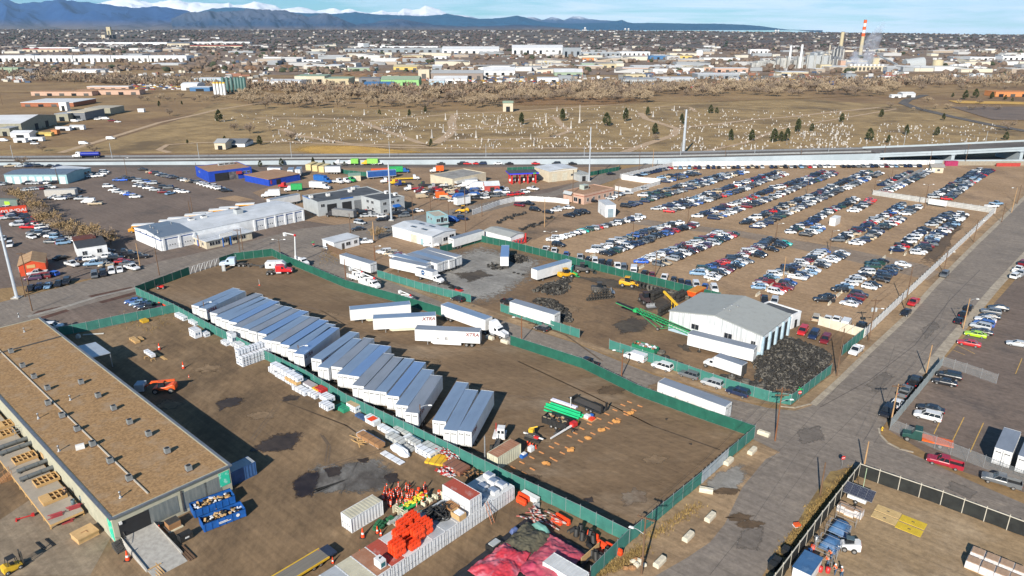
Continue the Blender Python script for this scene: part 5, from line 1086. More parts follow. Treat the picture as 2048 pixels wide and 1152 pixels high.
H0('grey sheet fence dividing the two car lots',[(1749,390),(1845,341)],1.6,M('grey_sheet',(.36,.36,.36),ro=.7),J0,name='panel_fence')
H0('long white fence along the highway edge of the car lot',[(1345,332.5),(1600,330),(1868,329.5)],2.4,D0,L0,name='panel_fence')
H0('white banded fence climbing to the highway corner of the car lot',[(1240,357),(1345,332.5)],2.2,D0,L0,name='panel_fence',bands=(.6,1.2,1.8))
H0('white board fence of the small vacant plot',[(1243,359),(1283,365),(1320,368)],2.6,D0,L0,name='panel_fence')
H0('white banded fence between the vacant plot and the office',[(1320,369),(1262,386),(1230,380)],2.0,D0,L0,name='panel_fence',bands=(.5,1.0,1.6))
H0('curving white banded fence round the machinery plot',[(945,430),(1000,410),(1030,403),(1060,402),(1110,405),(1138,409)],2.2,D0,L0,name='panel_fence',bands=(.5,1.1,1.7))
H0('chain link fence with grey slats beside the corner car lot',[(1779,858),(1883,732)],2.2,M('grey_slats',(.3,.34,.34),ro=.7),J0,name='chain_link_fence')
H0('see through chain link fence along the corner lot frontage',[(1779,860),(1900,910),(2000,950),(2100,990)],2.4,Z2,J0,name='chain_link_fence')
H0('open chain link gate leaning across the corner lot',[(1884,732),(1930,746),(1992,768)],2.2,Z2,J0,name='chain_link_gate')
H0('chain link gate with pale slats in the east street fence',[(1455,921),(1402,968)],2.5,M('pale_gate_mesh',(.36,.41,.44),(.28,.33,.36),sc=.8,ro=.6),J0,name='slatted_gate',step=1.4)
g=H0('sliding gate with slanted white bars at the west entrance',[(380,549),(440,530)],2.3,Z2,L0,name='sliding_gate',step=1.8)
a,b=G(380,549),G(440,530);d=b-a;m=MB()
for k in range(6):p=d*((k+.1)/6.2);q=d*((k+.8)/6.2);m.t_((p.x,p.y,.1),(q.x,q.y,2.3),.06,None,5)
m.b_('brace',D0,g)
H0('open chain link yard gate held by concrete blocks',[(974,660),(1000,675),(1020,690)],2.0,Z2,J0,name='chain_link_gate')
H0('black screened fence of the corner yard along the cross street',[(1716,953),(1880,1010),(2060,1078)],2.5,N4,M('pale_timber_rail',(.5,.46,.38),ro=.8),pr=.07,rr=.1)
H0('black screened fence of the corner yard on the weedy side',[(1716,953),(1640,1052),(1562,1158),(1530,1200)],2.5,N4,M('pale_timber_rail',(0,0,0)),pr=.07,rr=.1)
H0('dark green fence of the truck yard by the highway',[(650,336),(690,348),(735,353),(775,356)],2.2,W1)
H0('green fence with orange bags behind it near the fuel canopy',[(1180,352),(1238,341),(1240,336)],2.2,W1)
H0('green fence behind the fuel canopy',[(1014,343),(1075,341)],2.2,W1)
H0('blue grey fence behind the blue workshop forecourt',[(930,402),(1005,391)],2.0,N4)
H0('cream panel fence in front of the white pickups',[(1636,650),(1727,676)],2.4,M('cream_panel',(.62,.56,.44),(.55,.5,.4),sc=.5,ro=.7),L0,name='panel_fence')
H0('brown board fence behind the white cottage',[(655,499),(690,514),(716,522)],2.0,M('weathered_boards',(.16,.1,.06),(.11,.07,.045),sc=2,st=(6,1,.3),ro=.9),H2,name='board_fence')
t=th('blank_board','blank white board fixed to the banded fence','board',G(1874,414),At((G(1990,427)-G(1745,390)).y,(G(1990,427)-G(1745,390)).x));w=(G(1893,416)-G(1856,411)).length
MB().bx(-w/2,w/2,-.5,-.4,.9,3.2).b_('panel',D0,t);MB().bx(-w/2,-w/2+.1,-.4,-.3,0,3).bx(w/2-.1,w/2,-.4,-.3,0,3).b_('post',J0,t)
def pole(bx,by,tx,ty,label,mat=H2,arms=0,lamp=0,r=.16,h=None,rz=0.0,trans=False,cat='utility pole',name='utility_pole'):
 h=h or C1(bx,by,ty);t=th(name,label,cat,G(bx,by),I0(rz))
 MB().t_((0,0,0),(0,0,h),r,r*.68,8).b_('post',mat,t)
 for k in range(arms):
  z=h-.35-k*1.1;m=MB();m.bx(-1.25,1.25,-.16-r,-r*.4,z-.07,z+.07)
  for x in(-1.1,-.5,.5,1.1):m.t_((x,-.1-r*.5,z+.07),(x,-.1-r*.5,z+.28),.05,None,5)
  m.t_((-.8,-r,z),(0,-r*.8,z-.7),.03,None,4);m.t_((.8,-r,z),(0,-r*.8,z-.7),.03,None,4)
  m.b_('crossarm',H2,t)
 if trans:MB().l_([(.26,0),(.28,.9),(.1,1)],10,c=(.45,0,h-3.2)).l_([(.26,0),(.28,.9),(.1,1)],10,c=(-.45,0,h-3.2)).b_('transformer',V0,t)
 for k in range(lamp):
  s=1 if k==0 else-1;m=MB();z=h-.3 if lamp==2 or not arms else h-2.6
  m.t_((0,0,z-.3),(s*1.0,0,z+.15),.045,None,5);m.t_((s*1.0,0,z+.15),(s*1.7,0,z+.2),.045,None,5);l=m.b_('lamp_arm',J0,t)
  MB().f_((s*1.7-.12,s*1.7+.62 if s>0 else s*1.7+.12,-.16,.16)if s>0 else(s*1.7-.62,s*1.7+.12,-.16,.16),(s*1.7-.05,s*1.7+.5,-.1,.1)if s>0 else(s*1.7-.5,s*1.7+.05,-.1,.1),z+.1,z+.28).b_('lamp_head',LAMPG,l)
 return t
UP=[(1852,748,1863,690,'bare light wood utility pole on the street kerb by the slatted fence corner',dict(mat=K1)),(1926,658,1942,597,'light wood street lamp pole beside the dark parked cars',dict(mat=K1,lamp=1)),(1780,853,1793,768,'light wood street pole with a side arm at the corner lot',dict(mat=K1,arms=1)),(1673,752,1680,657,'brown utility pole beside the tyre mountain',dict()),(1550,882,1565,775,'reddish utility pole with two crossarms at the street corner',dict(arms=2,lamp=1,mat=M('red_brown_wood',(.2,.085,.04),ro=.9))),(1737,682,1750,598,'utility pole with transformers at the cream fence',dict(arms=1,trans=True,lamp=1)),(1809,618,1821,534,'utility pole behind the white fence with a lamp on the lot side',dict(lamp=1,rz=180)),(1887,545,1893,503,'utility pole by the white fence above the lone grey car',dict(lamp=1)),(1947,484,1955,440,'utility pole by the white fence, third from the far end',dict(lamp=1)),(2003,444,2011,407,'dark utility pole at the lot corner',dict()),(2034,408,2042,370,'dark utility pole at the right edge by the far lot',dict()),(2023,425,2034,375,'light wood lamp pole near the right edge',dict(mat=K1,lamp=1,rz=180)),(1848,417,1855,368,'double headed lot lamp beside the blank white board',dict(lamp=2)),(1747,388,1751,360,'lot lamp at the corner of the dividing fence',dict(lamp=1)),(1658,508,1663,460,'lot lamp near the lane crossing',dict(lamp=1)),(1566,558,1573,513,'bare light wood pole standing in the second file of cars',dict(mat=K1)),(1613,393,1618,356,'lot pole among the far car rows, right one',dict(lamp=2)),(1551,482,1557,446,'lot pole beside the turquoise car',dict(lamp=1)),(1782,360,1786,330,'thin lot pole near the far fence',dict()),(1375,449,1378,413,'lot pole beside the lane, left one',dict()),(1265,486,1265,442,'lot pole beside the middle row of cars',dict(lamp=1)),(1100,506,1101,462,'double headed lamp by the red ringed shed',dict(lamp=2)),(1310,553,1311,506,'double headed lamp near the bright blue car',dict(lamp=2)),(1089,454,1089,398,'light wood pole beside the scattered engines',dict(mat=K1)),(1366,404,1369,372,'lot pole among the far car rows, left one',dict()),(1505,404,1507,368,'lot pole among the far car rows, middle one',dict()),(1354,374,1356,350,'short lot pole in the far left rows',dict()),(1236,402,1236,372,'pole in front of the brown roofed office',dict()),(1043,683,1044,633,'double headed street lamp by the black hatchback',dict(lamp=2,mat=M('red_brown_wood',(0,0,0)))),(1243,753,1245,699,'street lamp across from the white cargo van',dict(lamp=1,rz=180,mat=W0['red_brown_wood'])),(842,858,842,809,'lamp pole at the nose of the last packed trailer',dict(lamp=1)),(600,729,599,690,'lamp pole in the middle of the trailer row',dict(lamp=1)),(412,641,410,603,'lamp pole at the far end of the trailer row',dict(lamp=1)),(970,925,966,872,'twin grey posts beside the beige container',dict(mat=J0)),(1283,1148,1287,1034,'utility pole with crossarm at the bottom by the fence corner',dict(arms=1,lamp=1,rz=150)),(1640,990,1660,925,'leaning brown pole in the dry weeds',dict()),(1727,938,1738,883,'light wood pole behind the black fence corner',dict(mat=K1)),(59,577,42,505,'tall wooden pole at the orange workshop',dict(arms=1)),(51,594,44,545,'short dark pole left of the road edge',dict()),(65,622,54,574,'dark pole by the mulch bed',dict()),(281,536,272,486,'light wood pole by the white pickup on the left road',dict(mat=K1)),(319,551,311,494,'brown pole on the left road verge',dict()),(481,513,474,458,'brown pole in front of the garage office',dict(arms=1)),(486,500,481,456,'thin dark pole right of the brown one at the garage',dict()),(399,496,397,470,'short reddish pole at the garage office corner',dict(mat=W0['red_brown_wood'])),(385,424,380,393,'dark pole behind the garage, right of a pair',dict()),(380,427,375,401,'dark pole behind the garage, left of a pair',dict()),(561,513,558,478,'double headed street lamp by the raised bucket',dict(lamp=2)),(748,484,744,443,'thick light wood pole by the white workshop',dict(mat=K1,r=.25)),(701,466,698,427,'dark pole in front of the truck workshop',dict()),(750,521,749,491,'reddish lamp pole by the wrecked cars',dict(lamp=1,mat=W0['red_brown_wood'])),(692,563,691,518,'orange brown pole between the two bucket trucks',dict(mat=W0['red_brown_wood'])),(826,440,822,392,'utility pole with crossarm by the teal office',dict(arms=1)),(861,419,858,385,'utility pole beside the orange tractor',dict(arms=1)),(931,464,927,377,'tall thin pole behind the white workshop',dict()),(897,434,897,400,'pole at the corner of the teal office',dict()),(964,433,962,400,'pole by the curved white fence',dict()),(117,368,116,335,'dark pole at the end of the garage row',dict()),(254,352,250,315,'street lamp on a dark pole by the highway',dict(lamp=1)),(394,348,392,325,'thin pole in front of the blue workshop',dict()),(1145,405,1145,340,'thin utility pole left of the tall mast',dict()),(1040,400,1040,352,'utility pole beside the fuel canopy',dict()),(1278,340,1280,300,'utility pole at the highway corner',dict(arms=1)),(1305,338,1308,298,'light wood pole at the highway corner',dict(mat=K1)),(1449,326,1452,290,'utility pole along the highway wall, left of the bridge',dict(arms=1)),(1600,326,1603,288,'utility pole in front of the highway wall',dict(arms=1)),(1766,325,1770,285,'utility pole where the bridge begins',dict(arms=1)),(1858,333,1860,300,'utility pole at the lot cabin',dict()),(1930,328,1934,288,'utility pole in front of the bridge',dict(arms=1)),(1665,186,1669,155,'tall pole by the river trees, right side',dict()),(1662,150,1661,120,'dark pylon pole below the power station',dict(arms=2)),(1432,128,1433,96,'dark pylon pole left of the power station',dict(arms=2)),(1480,130,1480,110,'short dark pylon pole left of the power station',dict(arms=1)),(1533,132,1534,104,'dark pylon pole beside the boilers',dict(arms=2)),(1838,150,1839,132,'dark pole below the conveyor',dict(arms=1)),(305,188,304,165,'dark pole by the vehicle yard, left of a pair',dict(arms=1)),(318,185,317,163,'dark pole by the vehicle yard, right of a pair',dict(arms=1)),(5,210,1,175,'dark pole at the far left edge',dict()),(1165,155,1216,133,'rusty orange crane like post by the excavators',dict(mat=B2))]
for q in UP:pole(q[0],q[1],q[2],q[3],q[4],**q[5])
def S3(bx,by,h,r,label,head=False):
 t=th('steel_mast',label,'mast',G(bx,by));MB().l_([(r*2,0),(r*2,.5),(r,.5),(r*.55,h),(.02,h+.1)],12).b_('shaft',M('mast_steel',(.5,.53,.56),(.44,.47,.5),ro=.5,metal=.3),t);MB().bx(-r*2.6,r*2.6,-r*2.6,r*2.6,0,.35).b_('footing',U2,t)
 return t
S3(34,596,33,.42,'tall pale steel mast at the left edge by the orange workshop');S3(783,441,C1(783,441,325),.4,'tall pale steel mast beside the two storey office');S3(1178,363,C1(1178,363,254),.35,'tall slim steel mast behind the brown roofed office');S3(1366,309,C1(1366,309,219),.95,'thick tall steel mast at the cemetery edge')
for i,(x,y,ty)in enumerate([(27,319,290),(225,320,286),(399,321,287),(584,322,284),(780,322,282),(972,322,288),(1168,322,292),(1360,321,285),(1508,320,286),(1655,317,282),(1805,304,262),(1968,299,262)]):
 pole(x,y,x,ty,'slim grey highway lamp mast, %s from the left'%F0(i),mat=W0['mast_steel'],r=.14,name='lamp_mast',cat='lamp mast')
def T3(label,pts,sag=.9):
 t=th('power_line',label,'cable',pts[0])
 for dx in(-.8,.8):
  m=MB()
  for a,b in zip(pts,pts[1:]):
   n=V_((-(b-a).y,(b-a).x,0)).normalized()*dx;pr=a
   for k in range(1,9):
    f=k/8;c=a.lerp(b,f);c.z-=sag*4*f*(1-f);m.t_(pr+n-pts[0],c+n-pts[0],.022,None,3);pr=c
  m.b_('wire',K0,t)
def U3(L):return[G(x,y)+V_((0,0,C1(x,y,ty)-.2))for x,y,ty in L]
T3('power lines along the white fence side of the street',U3([(1550,882,775),(1673,752,657),(1737,682,598),(1809,618,534),(1887,545,503),(1947,484,440),(2003,444,407)]));T3('power lines from the bottom pole to the corner pole',U3([(1283,1148,1034),(1550,882,775)]));T3('power lines on the right side of the street',U3([(1727,938,883),(1780,853,768),(1852,748,690),(1926,658,597)]));T3('power lines along the left road',U3([(65,622,574),(319,551,494),(481,513,458),(701,466,427),(826,440,392),(861,419,385)]))
def O4(px,py,label,octagon=True,street=False,h=2.4,rz=200):
 t=th('road_sign',label,'sign',G(px,py),I0(rz));MB().t_((0,0,0),(0,0,h+(.5 if street else 0)),.035,None,6).b_('post',J0,t)
 m=MB();m.l_([(.42,-.02),(.42,.02)],8,c=(0,0,0),smooth=False);me=m.mesh('plate',U0);me.transform(Tn((0,-.06,h-.4))@Rn(PI/2,4,'X')@Rn(PI/8,4,'Z'));p=link('plate',me,t)
 E4('lettering','STOP'if octagon else'',.3,D0,p,Tn((0,-.09,h-.4))@Rn(PI/2,4,'X'),0,.005,.01)if octagon else MB().bx(-.28,.28,-.1,-.085,h-.46,h-.34).b_('bar',D0,p)
 if street:
  for a in(0,90):me=MB().bx(-.55,.55,-.02,.02,h+.12+a*.003,h+.36+a*.003).mesh('name_plate',T2);me.transform(Rn(I0(a),4,'Z'));link('name_plate',me,t)
 return t
O4(1597,802,'red stop sign with green street names at the tyre fence corner',True,True,rz=10);O4(1683,935,'round red and white no entry sign in the weeds',False,rz=15);O4(628,499,'red stop sign with green street name at the road crossing',True,True,rz=20)
t=th('fire_hydrant','yellow fire hydrant at the kerb of the corner lot','hydrant',G(1764,861));MB().l_([(.2,0),(.2,.08),(.14,.1),(.14,.6),(.18,.62),(.12,.78),(.02,.84)],10).b_('barrel',X0,t);MB().t_((-.25,0,.5),(.25,0,.5),.07,None,8).b_('nozzle',X0,t)
A3=M('pale_blue_concrete',(.39,.44,.475),(.32,.37,.4),sc=.08,ro=.9,c3=(.33,.37,.4),sc3=.3,lo3=.55,hi3=.7)
HWY=[(-300,331,1.6),(0,331,1.6),(300,330,1.8),(600,329.5,2.4),(1000,329,2.8),(1340,328,3.2),(1560,326.5,4.2),(1757,325.5,5.2)]
mb=MB();top=MB()
for(a,b)in zip(HWY,HWY[1:]):
 p,q=G(a[0],a[1]),G(b[0],b[1]);W_=22
 mb.add([(p.x,p.y,0),(q.x,q.y,0),(q.x,q.y,b[2]),(p.x,p.y,a[2]),(p.x,p.y+.4,0),(q.x,q.y+.4,0),(q.x,q.y+.4,b[2]),(p.x,p.y+.4,a[2])],[(0,1,2,3),(3,2,6,7),(5,4,7,6)])
 za,zb=a[2]-.9,b[2]-.9
 top.add([(p.x,p.y+.4,za),(q.x,q.y+.4,zb),(q.x,q.y+W_,zb),(p.x,p.y+W_,za),(p.x,p.y+W_+6,0),(q.x,q.y+W_+6,0)],[(0,1,2,3),(3,2,5,4)])
t=M0(mb.b_('retaining_wall',A3),'long pale concrete wall carrying the highway','wall');U1(top.b_('highway',L2))
m=MB();m2=MB()
for(a,b)in zip(HWY,HWY[1:]):
 p,q=G(a[0],a[1]),G(b[0],b[1]);za,zb=a[2]-.9,b[2]-.9
 for off,mm,hh,ww in((21.6,m,1.0,.4),(10.5,m2,.8,.5)):
  mm.add([(p.x,p.y+off,za),(q.x,q.y+off,zb),(q.x,q.y+off,zb+hh),(p.x,p.y+off,za+hh),(p.x,p.y+off+ww,za),(q.x,q.y+off+ww,zb),(q.x,q.y+off+ww,zb+hh),(p.x,p.y+off+ww,za+hh)],[(0,1,2,3),(3,2,6,7),(5,4,7,6)])
M0(m.b_('crash_barrier',G1),'dark barrier on the far side of the highway','barrier');M0(m2.b_('crash_barrier',M('barrier_grey',(.3,.31,.31),ro=.9)),'low grey barrier between the highway lanes','barrier')
p,q=G(1757,327.5),G(2300,325);lw_=q-p;M0(MB().bx(0,lw_.length,-.3,.3,0,2.0).b_('retaining_wall',A3,None,p,At(lw_.y,lw_.x)),'low pale wall below the highway bridge','wall')
br=th('highway_bridge','pale blue grey highway bridge rising to the right edge','bridge',(0,0,0))
BR=[(1757,325.5,5.2),(1900,325,6.6),(2048,324,8.4),(2300,322,11.0)];m=MB();dk=MB();ra=MB()
for(a,b)in zip(BR,BR[1:]):
 p,q=G(a[0],a[1]),G(b[0],b[1])
 def slab(mm,y0,y1,lo,hi):mm.add([(p.x,p.y+y0,a[2]+lo),(q.x,q.y+y0,b[2]+lo),(q.x,q.y+y0,b[2]+hi),(p.x,p.y+y0,a[2]+hi),(p.x,p.y+y1,a[2]+lo),(q.x,q.y+y1,b[2]+lo),(q.x,q.y+y1,b[2]+hi),(p.x,p.y+y1,a[2]+hi)],[(0,1,2,3),(3,2,6,7),(5,4,7,6),(4,5,1,0)])
 slab(m,.3,.9,-2.2,-.9);slab(m,20.8,21.4,-2.2,-.9);slab(dk,0,22,-.9,-.6);slab(ra,-.05,.35,-.9,.2);slab(ra,21.6,22,-.6,.4)
m.b_('girder',A3,br);dk.b_('deck',L2,br);ra.b_('parapet',A3,br)
for x,z in((1757,4.2),(1905,5.3),(2041,7.0),(2200,8.4)):
 p=G(x,325);MB().bx(p.x-.9,p.x+.9,p.y+.5,p.y+21.5,0,z-1.1).bx(p.x-1.4,p.x+1.4,p.y,p.y+22,z-1.1,z-.9).b_('pier',A3,br)
sht('underpass_ground',[(1757,329),(2400,329),(2400,312),(1757,316)],.07,L2)
H0('tan wall in front of the bridge',[(1884,331),(2100,331)],2.4,M('tan_wall_panel',(.3,.26,.2),ro=.9),J0,name='panel_fence',rail=False)
t=th('shipping_container','dark pink container beside the lot cabin','container',G(1890,332));MB().bx(0,7,0,2.4,0,2.6).b_('body',M('dark_pink_paint',(.34,.03,.1),ro=.6),t);MB().bx(6.98,7.05,.1,2.3,.1,2.5).b_('door',M('dark_pink_paint',(0,0,0)),t)
t=th('road_barrier','red plastic barrier line at the tan wall','barrier',G(1993,333));MB().bx(0,13,0,.8,0,1.8).b_('body',M('red_brown_plastic',(.42,.05,.04),ro=.6),t)
t=th('tanker_lorry','white tractor pulling a bright blue tanker along the highway','truck',G(140,321)+V_((0,4,1.0)));tk=MB();tk.t_((15.5,0,2.3),(4.8,0,2.1),1.15,1.2,12).b_('tank',M('deep_blue_tank',(.02,.035,.3),ro=.3),t);m=MB();m.loft([C0(-x,.5,z,1.2)for x,z in((-4.6,3.0),(-2.4,3.4),(-1.9,1.9),(0,1.6))]);m.b_('cab',D0,t)
for x in(1,4,5.2,13,14.3):
 for s in SS:link('wheel',M2,t,(x,s*.95,.5))
cg(t,[(2.35,-1.21,2.2),(3.1,-1.21,2.2),(3.1,-1.21,3.0),(2.6,-1.21,3.0)],'side_window')
BARK=M('bark',(.14,.105,.075),(.1,.075,.055),sc=2,ro=1)
TWIG=M('bare_twigs',(.42,.325,.22),(.31,.235,.155),sc=.8,ro=1);F5=M('grey_brown_twigs',(.27,.205,.15),(.18,.137,.105),sc=.8,ro=1);TWIG3=M('golden_twigs',(.34,.24,.125),(.27,.185,.1),sc=.8,ro=1)
C6=M('juniper_leaves',(.035,.045,.018),(.06,.068,.028),sc=.7,ro=1,c3=(.075,.05,.022),sc3=.5,lo3=.62,hi3=.75)
def B3(seed,h,spread,twig,name='bare_tree',nb=9,nt=900,tw=.05):
 r=RR(seed);root=th(name,'x','tree');m=MB();tips=[]
 m.t_((0,0,-.1),(.1,.05,h*.3),h*.028,h*.02,6)
 for k in range(nb):
  a=2*PI*k/nb+r.uniform(-.4,.4);el=r.uniform(.5,1.25);z0=h*r.uniform(.16,.32);L1=h*r.uniform(.3,.48)
  p=V_((.1,.05,z0));q=p+V_((Co(a)*Co(el)*spread,Si(a)*Co(el)*spread,Si(el)))*L1
  m.t_(p,q,h*.014,h*.007,4)
  for j in range(4):
   a2=a+r.uniform(-1,1);el2=el+r.uniform(-.5,.5);s=p.lerp(q,r.uniform(.5,1));e=s+V_((Co(a2)*Co(el2)*spread,Si(a2)*Co(el2)*spread,Si(el2)))*h*r.uniform(.16,.3)
   m.t_(s,e,h*.006,h*.003,3);tips.append((s,e))
 m.b_('trunk',BARK,root);c=MB()
 for k in range(nt):
  s,e=r.choice(tips);o=s.lerp(e,r.uniform(.1,1.25))+V_((r.gauss(0,h*.035),r.gauss(0,h*.035),r.gauss(0,h*.03)))
  d=V_((r.uniform(-1,1),r.uniform(-1,1),r.uniform(-.1,1.1))).normalized()*h*r.uniform(.05,.13);n=d.cross(V_((r.uniform(-1,1),r.uniform(-1,1),.3))).normalized()*h*tw*.16
  c.add([o-n,o+n,o+d],[(0,1,2)])
 c.b_('crown',twig,root);return root
def P4(seed,h,w,col=False,name='juniper_tree',n=620):
 r=RR(seed);root=th(name,'x','tree');m=MB();m.t_((0,0,-.1),(0,0,h*.5),h*.03,h*.015,6);m.b_('trunk',BARK,root);c=MB()
 lumps=[(r.uniform(0,6.28),r.uniform(.08,.95),r.uniform(.75,1.15))for _ in range(16)]
 for k in range(n):
  a,t,q=r.choice(lumps);a+=r.gauss(0,.55);t=min(.99,max(.03,t+r.gauss(0,.09)))
  prof=(Si(PI*min(1,(t+.12)/1.1)**.75)**.7)if not col else(1-t)**.8+.05
  rr=w*prof*q*r.uniform(.55,1.05);p=V_((Co(a)*rr,Si(a)*rr,h*(.06+.94*t)))
  d=V_((Co(a)*.6+r.uniform(-.6,.6),Si(a)*.6+r.uniform(-.6,.6),r.uniform(.2,1))).normalized()*h*.085;s=d.cross(V_((r.uniform(-1,1),r.uniform(-1,1),r.uniform(-1,1)))).normalized()*h*.04
  c.add([p-s,p+s,p+d+s*.4,p+d-s*.4],[(0,1,2,3)])
 c.b_('crown',C6,root);return root
BT=[B3(1,11,1.0,TWIG,tw=.1),B3(2,12,1.15,F5,tw=.1),B3(3,10,1.25,TWIG,tw=.1),B3(4,9,1.3,F5,nb=12,tw=.1),B3(5,6,1.5,TWIG3,name='bare_shrub',nb=12,tw=.14)]
EV=[P4(1,8,2.4),P4(2,8,1.7),P4(3,8,2.2,True,'spruce_tree')]
rt=RR(77)
def put(P,px,py,hpx,label,group=None):
 z=0.06;p=G(px,py,z);h=C1(px,py,py-hpx);base={0:11,1:12,2:10,3:9,4:6}[BT.index(P)]if P in BT else 8
 return C2(P,p,rt.uniform(0,6.28),label,group,scale=h/base)
D6=[(1043,250,24,1,'tall juniper left of the winding track'),(1125,242,24,1,'slim juniper beside the tallest white obelisk'),(1213,252,26,0,'broad leaning juniper in the middle of the cemetery'),(1251,243,26,1,'slim juniper right of the broad leaning one'),(1295,231,17,1,'small slim juniper near the round plot'),(1310,269,22,0,'broad juniper by the track bend'),(1363,248,20,1,'juniper just left of the thick mast'),(1421,227,17,0,'juniper on the far lawn, left of a pair'),(1433,227,12,0,'smaller juniper on the far lawn, right of a pair'),(1461,281,22,1,'slim juniper right of the thick mast'),(1503,282,22,0,'juniper midway between mast and triple group'),(1547,284,26,0,'left juniper of the triple group'),(1561,283,20,0,'middle juniper of the triple group'),(1573,283,26,1,'right juniper of the triple group'),(1595,264,26,1,'tall juniper behind the triple group'),(1623,262,15,0,'round juniper right of the tall one'),(1683,244,17,0,'round juniper below the crossing tracks'),(1762,234,15,0,'juniper near the cemetery top corner'),(1738,281,24,0,'broad juniper in the right half of the cemetery'),(1812,270,20,1,'slim juniper left of the round one at the right'),(1776,286,16,1,'small juniper near the highway, right side'),(1873,271,17,0,'round juniper at the right of the cemetery'),(1886,241,14,1,'small juniper by the curving road'),(2011,280,16,0,'dark juniper near the right edge'),(819,234,15,1,'dark slim juniper at the top left of the cemetery'),(862,293,15,1,'dark juniper beside the fork of tracks'),(759,229,10,0,'small juniper by the far track'),(851,225,12,0,'round juniper below the river trees'),(520,290,18,0,'dark pine by the pale track at the left'),(439,244,24,0,'lone dark pine on the open lawn'),(319,214,12,1,'small dark pine at the left lawn edge'),(364,210,8,1,'tiny pine at the lawn edge'),(375,287,8,0,'low dark shrub on the left lawn'),(450,284,12,0,'dark pine behind the white house')]
for i,(x,y,h,k,lb)in enumerate(D6):put(EV[k],x,y,h,lb,'evergreens in the cemetery')
for i,(x,y,h,k,lb)in enumerate([(521,334,13,0,'round evergreen left of the short trailers'),(563,331,14,0,'round evergreen bush behind the short white trailer'),(627,334,18,2,'pointed spruce right of the yellow trucks, left of two'),(648,333,13,2,'pointed spruce right of the yellow trucks, right of two'),(668,330,6,0,'small evergreen by the highway wall, left'),(689,332,9,0,'small evergreen by the highway wall, right'),(1930,199,18,0,'evergreen left of the orange school'),(1950,196,18,0,'evergreen beside the slim white posts'),(1983,198,14,0,'evergreen in front of the orange school'),(1905,194,8,0,'low evergreen by the road curve'),(2010,200,10,0,'evergreen at the right end of the school'),(2024,203,8,0,'small evergreen below the school')]):put(EV[k],x,y,h,lb,'evergreens by roads and buildings')
for i,(x,y,h,k,lb)in enumerate([(583,282,22,3,'leafless tree on the lawn left of the gravestones'),(1310,281,14,3,'leafless shrub by the junction of tracks'),(1100,275,18,2,'wide brown leafless tree among the gravestones'),(1067,288,10,3,'pale leafless shrub near the highway'),(2015,262,24,3,'dark leafless tree at the right edge'),(500,268,26,1,'large leafless tree left of the gravestones'),(470,262,18,3,'leafless tree above the white house'),(180,300,14,3,'leafless tree on the lawn left of the white road'),(46,333,22,3,'leafless street tree behind the garage row'),(85,303,16,3,'leafless tree at the left highway verge'),(190,306,14,1,'leafless tree by the highway, second from left'),(340,232,18,1,'leafless tree beside the lone trailer'),(540,262,14,2,'leafless bush at the left rim of the graves'),(1780,216,14,1,'leafless tree at the top of the cemetery'),(755,478,26,4,'pale leafless shrub by the crossing')]):put(BT[k],x,y,h,lb,'leafless trees')
for i,(x,y,h)in enumerate([(18,392,22),(34,398,24),(50,408,32),(64,422,34),(58,412,26),(76,430,34),(88,440,32),(98,452,34),(108,455,28),(118,462,32),(132,470,34),(148,476,34),(160,478,32),(175,482,34),(192,486,36),(208,492,38),(222,490,30),(84,448,22),(140,480,26),(182,474,30)]):
 put(BT[4]if i%3 else BT[3],x,y,h,'golden brown leafless shrub, %s along the thicket between the two lots'%F0(i),'shrubs of the thicket')
k=0
for(x0,x1,y0,y1,n,hp)in[(90,470,158,170,34,15),(480,1000,196,218,75,26),(1000,1300,192,207,44,26),(1290,1800,178,194,70,22),(1750,2048,165,182,22,16),(280,500,196,204,16,14),(1820,2000,205,222,12,12)]:
 for j in range(n):
  x=x0+(x1-x0)*(j+rt.uniform(.0,1))/n;y=rt.uniform(y0,y1)
  where='left of the silos'if x<480 else'behind the graves on the left'if x<760 else'behind the graves in the middle'if x<1010 else'along the brown bank'if x<1300 else'right of the thick mast'if x<1560 else'below the power station'if x<1800 else'near the road curve'
  put(BT[rt.choice([0,0,1,2,2,3])],x,y,hp*rt.uniform(.65,1.15),'bare grey brown river tree standing %s'%where,'bare river trees '+where)
mb=MB();r=RR(9)
for j in range(3400):
 x=r.uniform(-200,2200);lim=itp([(-200,150),(480,180),(700,190),(1000,188),(1300,182),(1800,172),(2200,166)],x);y=lim-abs(r.gauss(0,7));y=max(y,122)
 p=G(x,y);h=r.uniform(4,9)
 if y<140 and r.random()<.5:h*=.6
 w=h*r.uniform(.5,.8);c=r.choice([(.25,.19,.13),(.19,.145,.105),(.3,.225,.15),(.13,.1,.075),(.21,.135,.09)])
 for q in range(10):
  o=V_((p.x+r.gauss(0,w*.55),p.y+r.gauss(0,w*.5),.3+h*r.uniform(.05,.85)));d=V_((r.uniform(-1,1),r.uniform(-1,1),r.uniform(.2,1.4))).normalized()*h*.45;s=d.cross(V_((r.uniform(-1,1),r.uniform(-1,1),.2))).normalized()*h*.14
  mb.add([o-s,o+s,o+d],[(0,1,2)],0,c)
for j in range(3000):
 x=r.uniform(-250,2300);y=88+62*r.random()
 if mn_.noise(V_((x/120,y/8,5)))<-.05:continue
 p=G(x,y);h=r.uniform(4,9);q=r.random();mb.o_((p.x,p.y,h*.5),(h*.8,h*.7,h*.55),0,(.13+.06*q,.095+.04*q,.07+.03*q)if q<.85 else(.04,.05,.025),.4,r,5,3)
M0(mb.b_('river_wood',Z1),None,None,None,'stuff')
mb=MB()
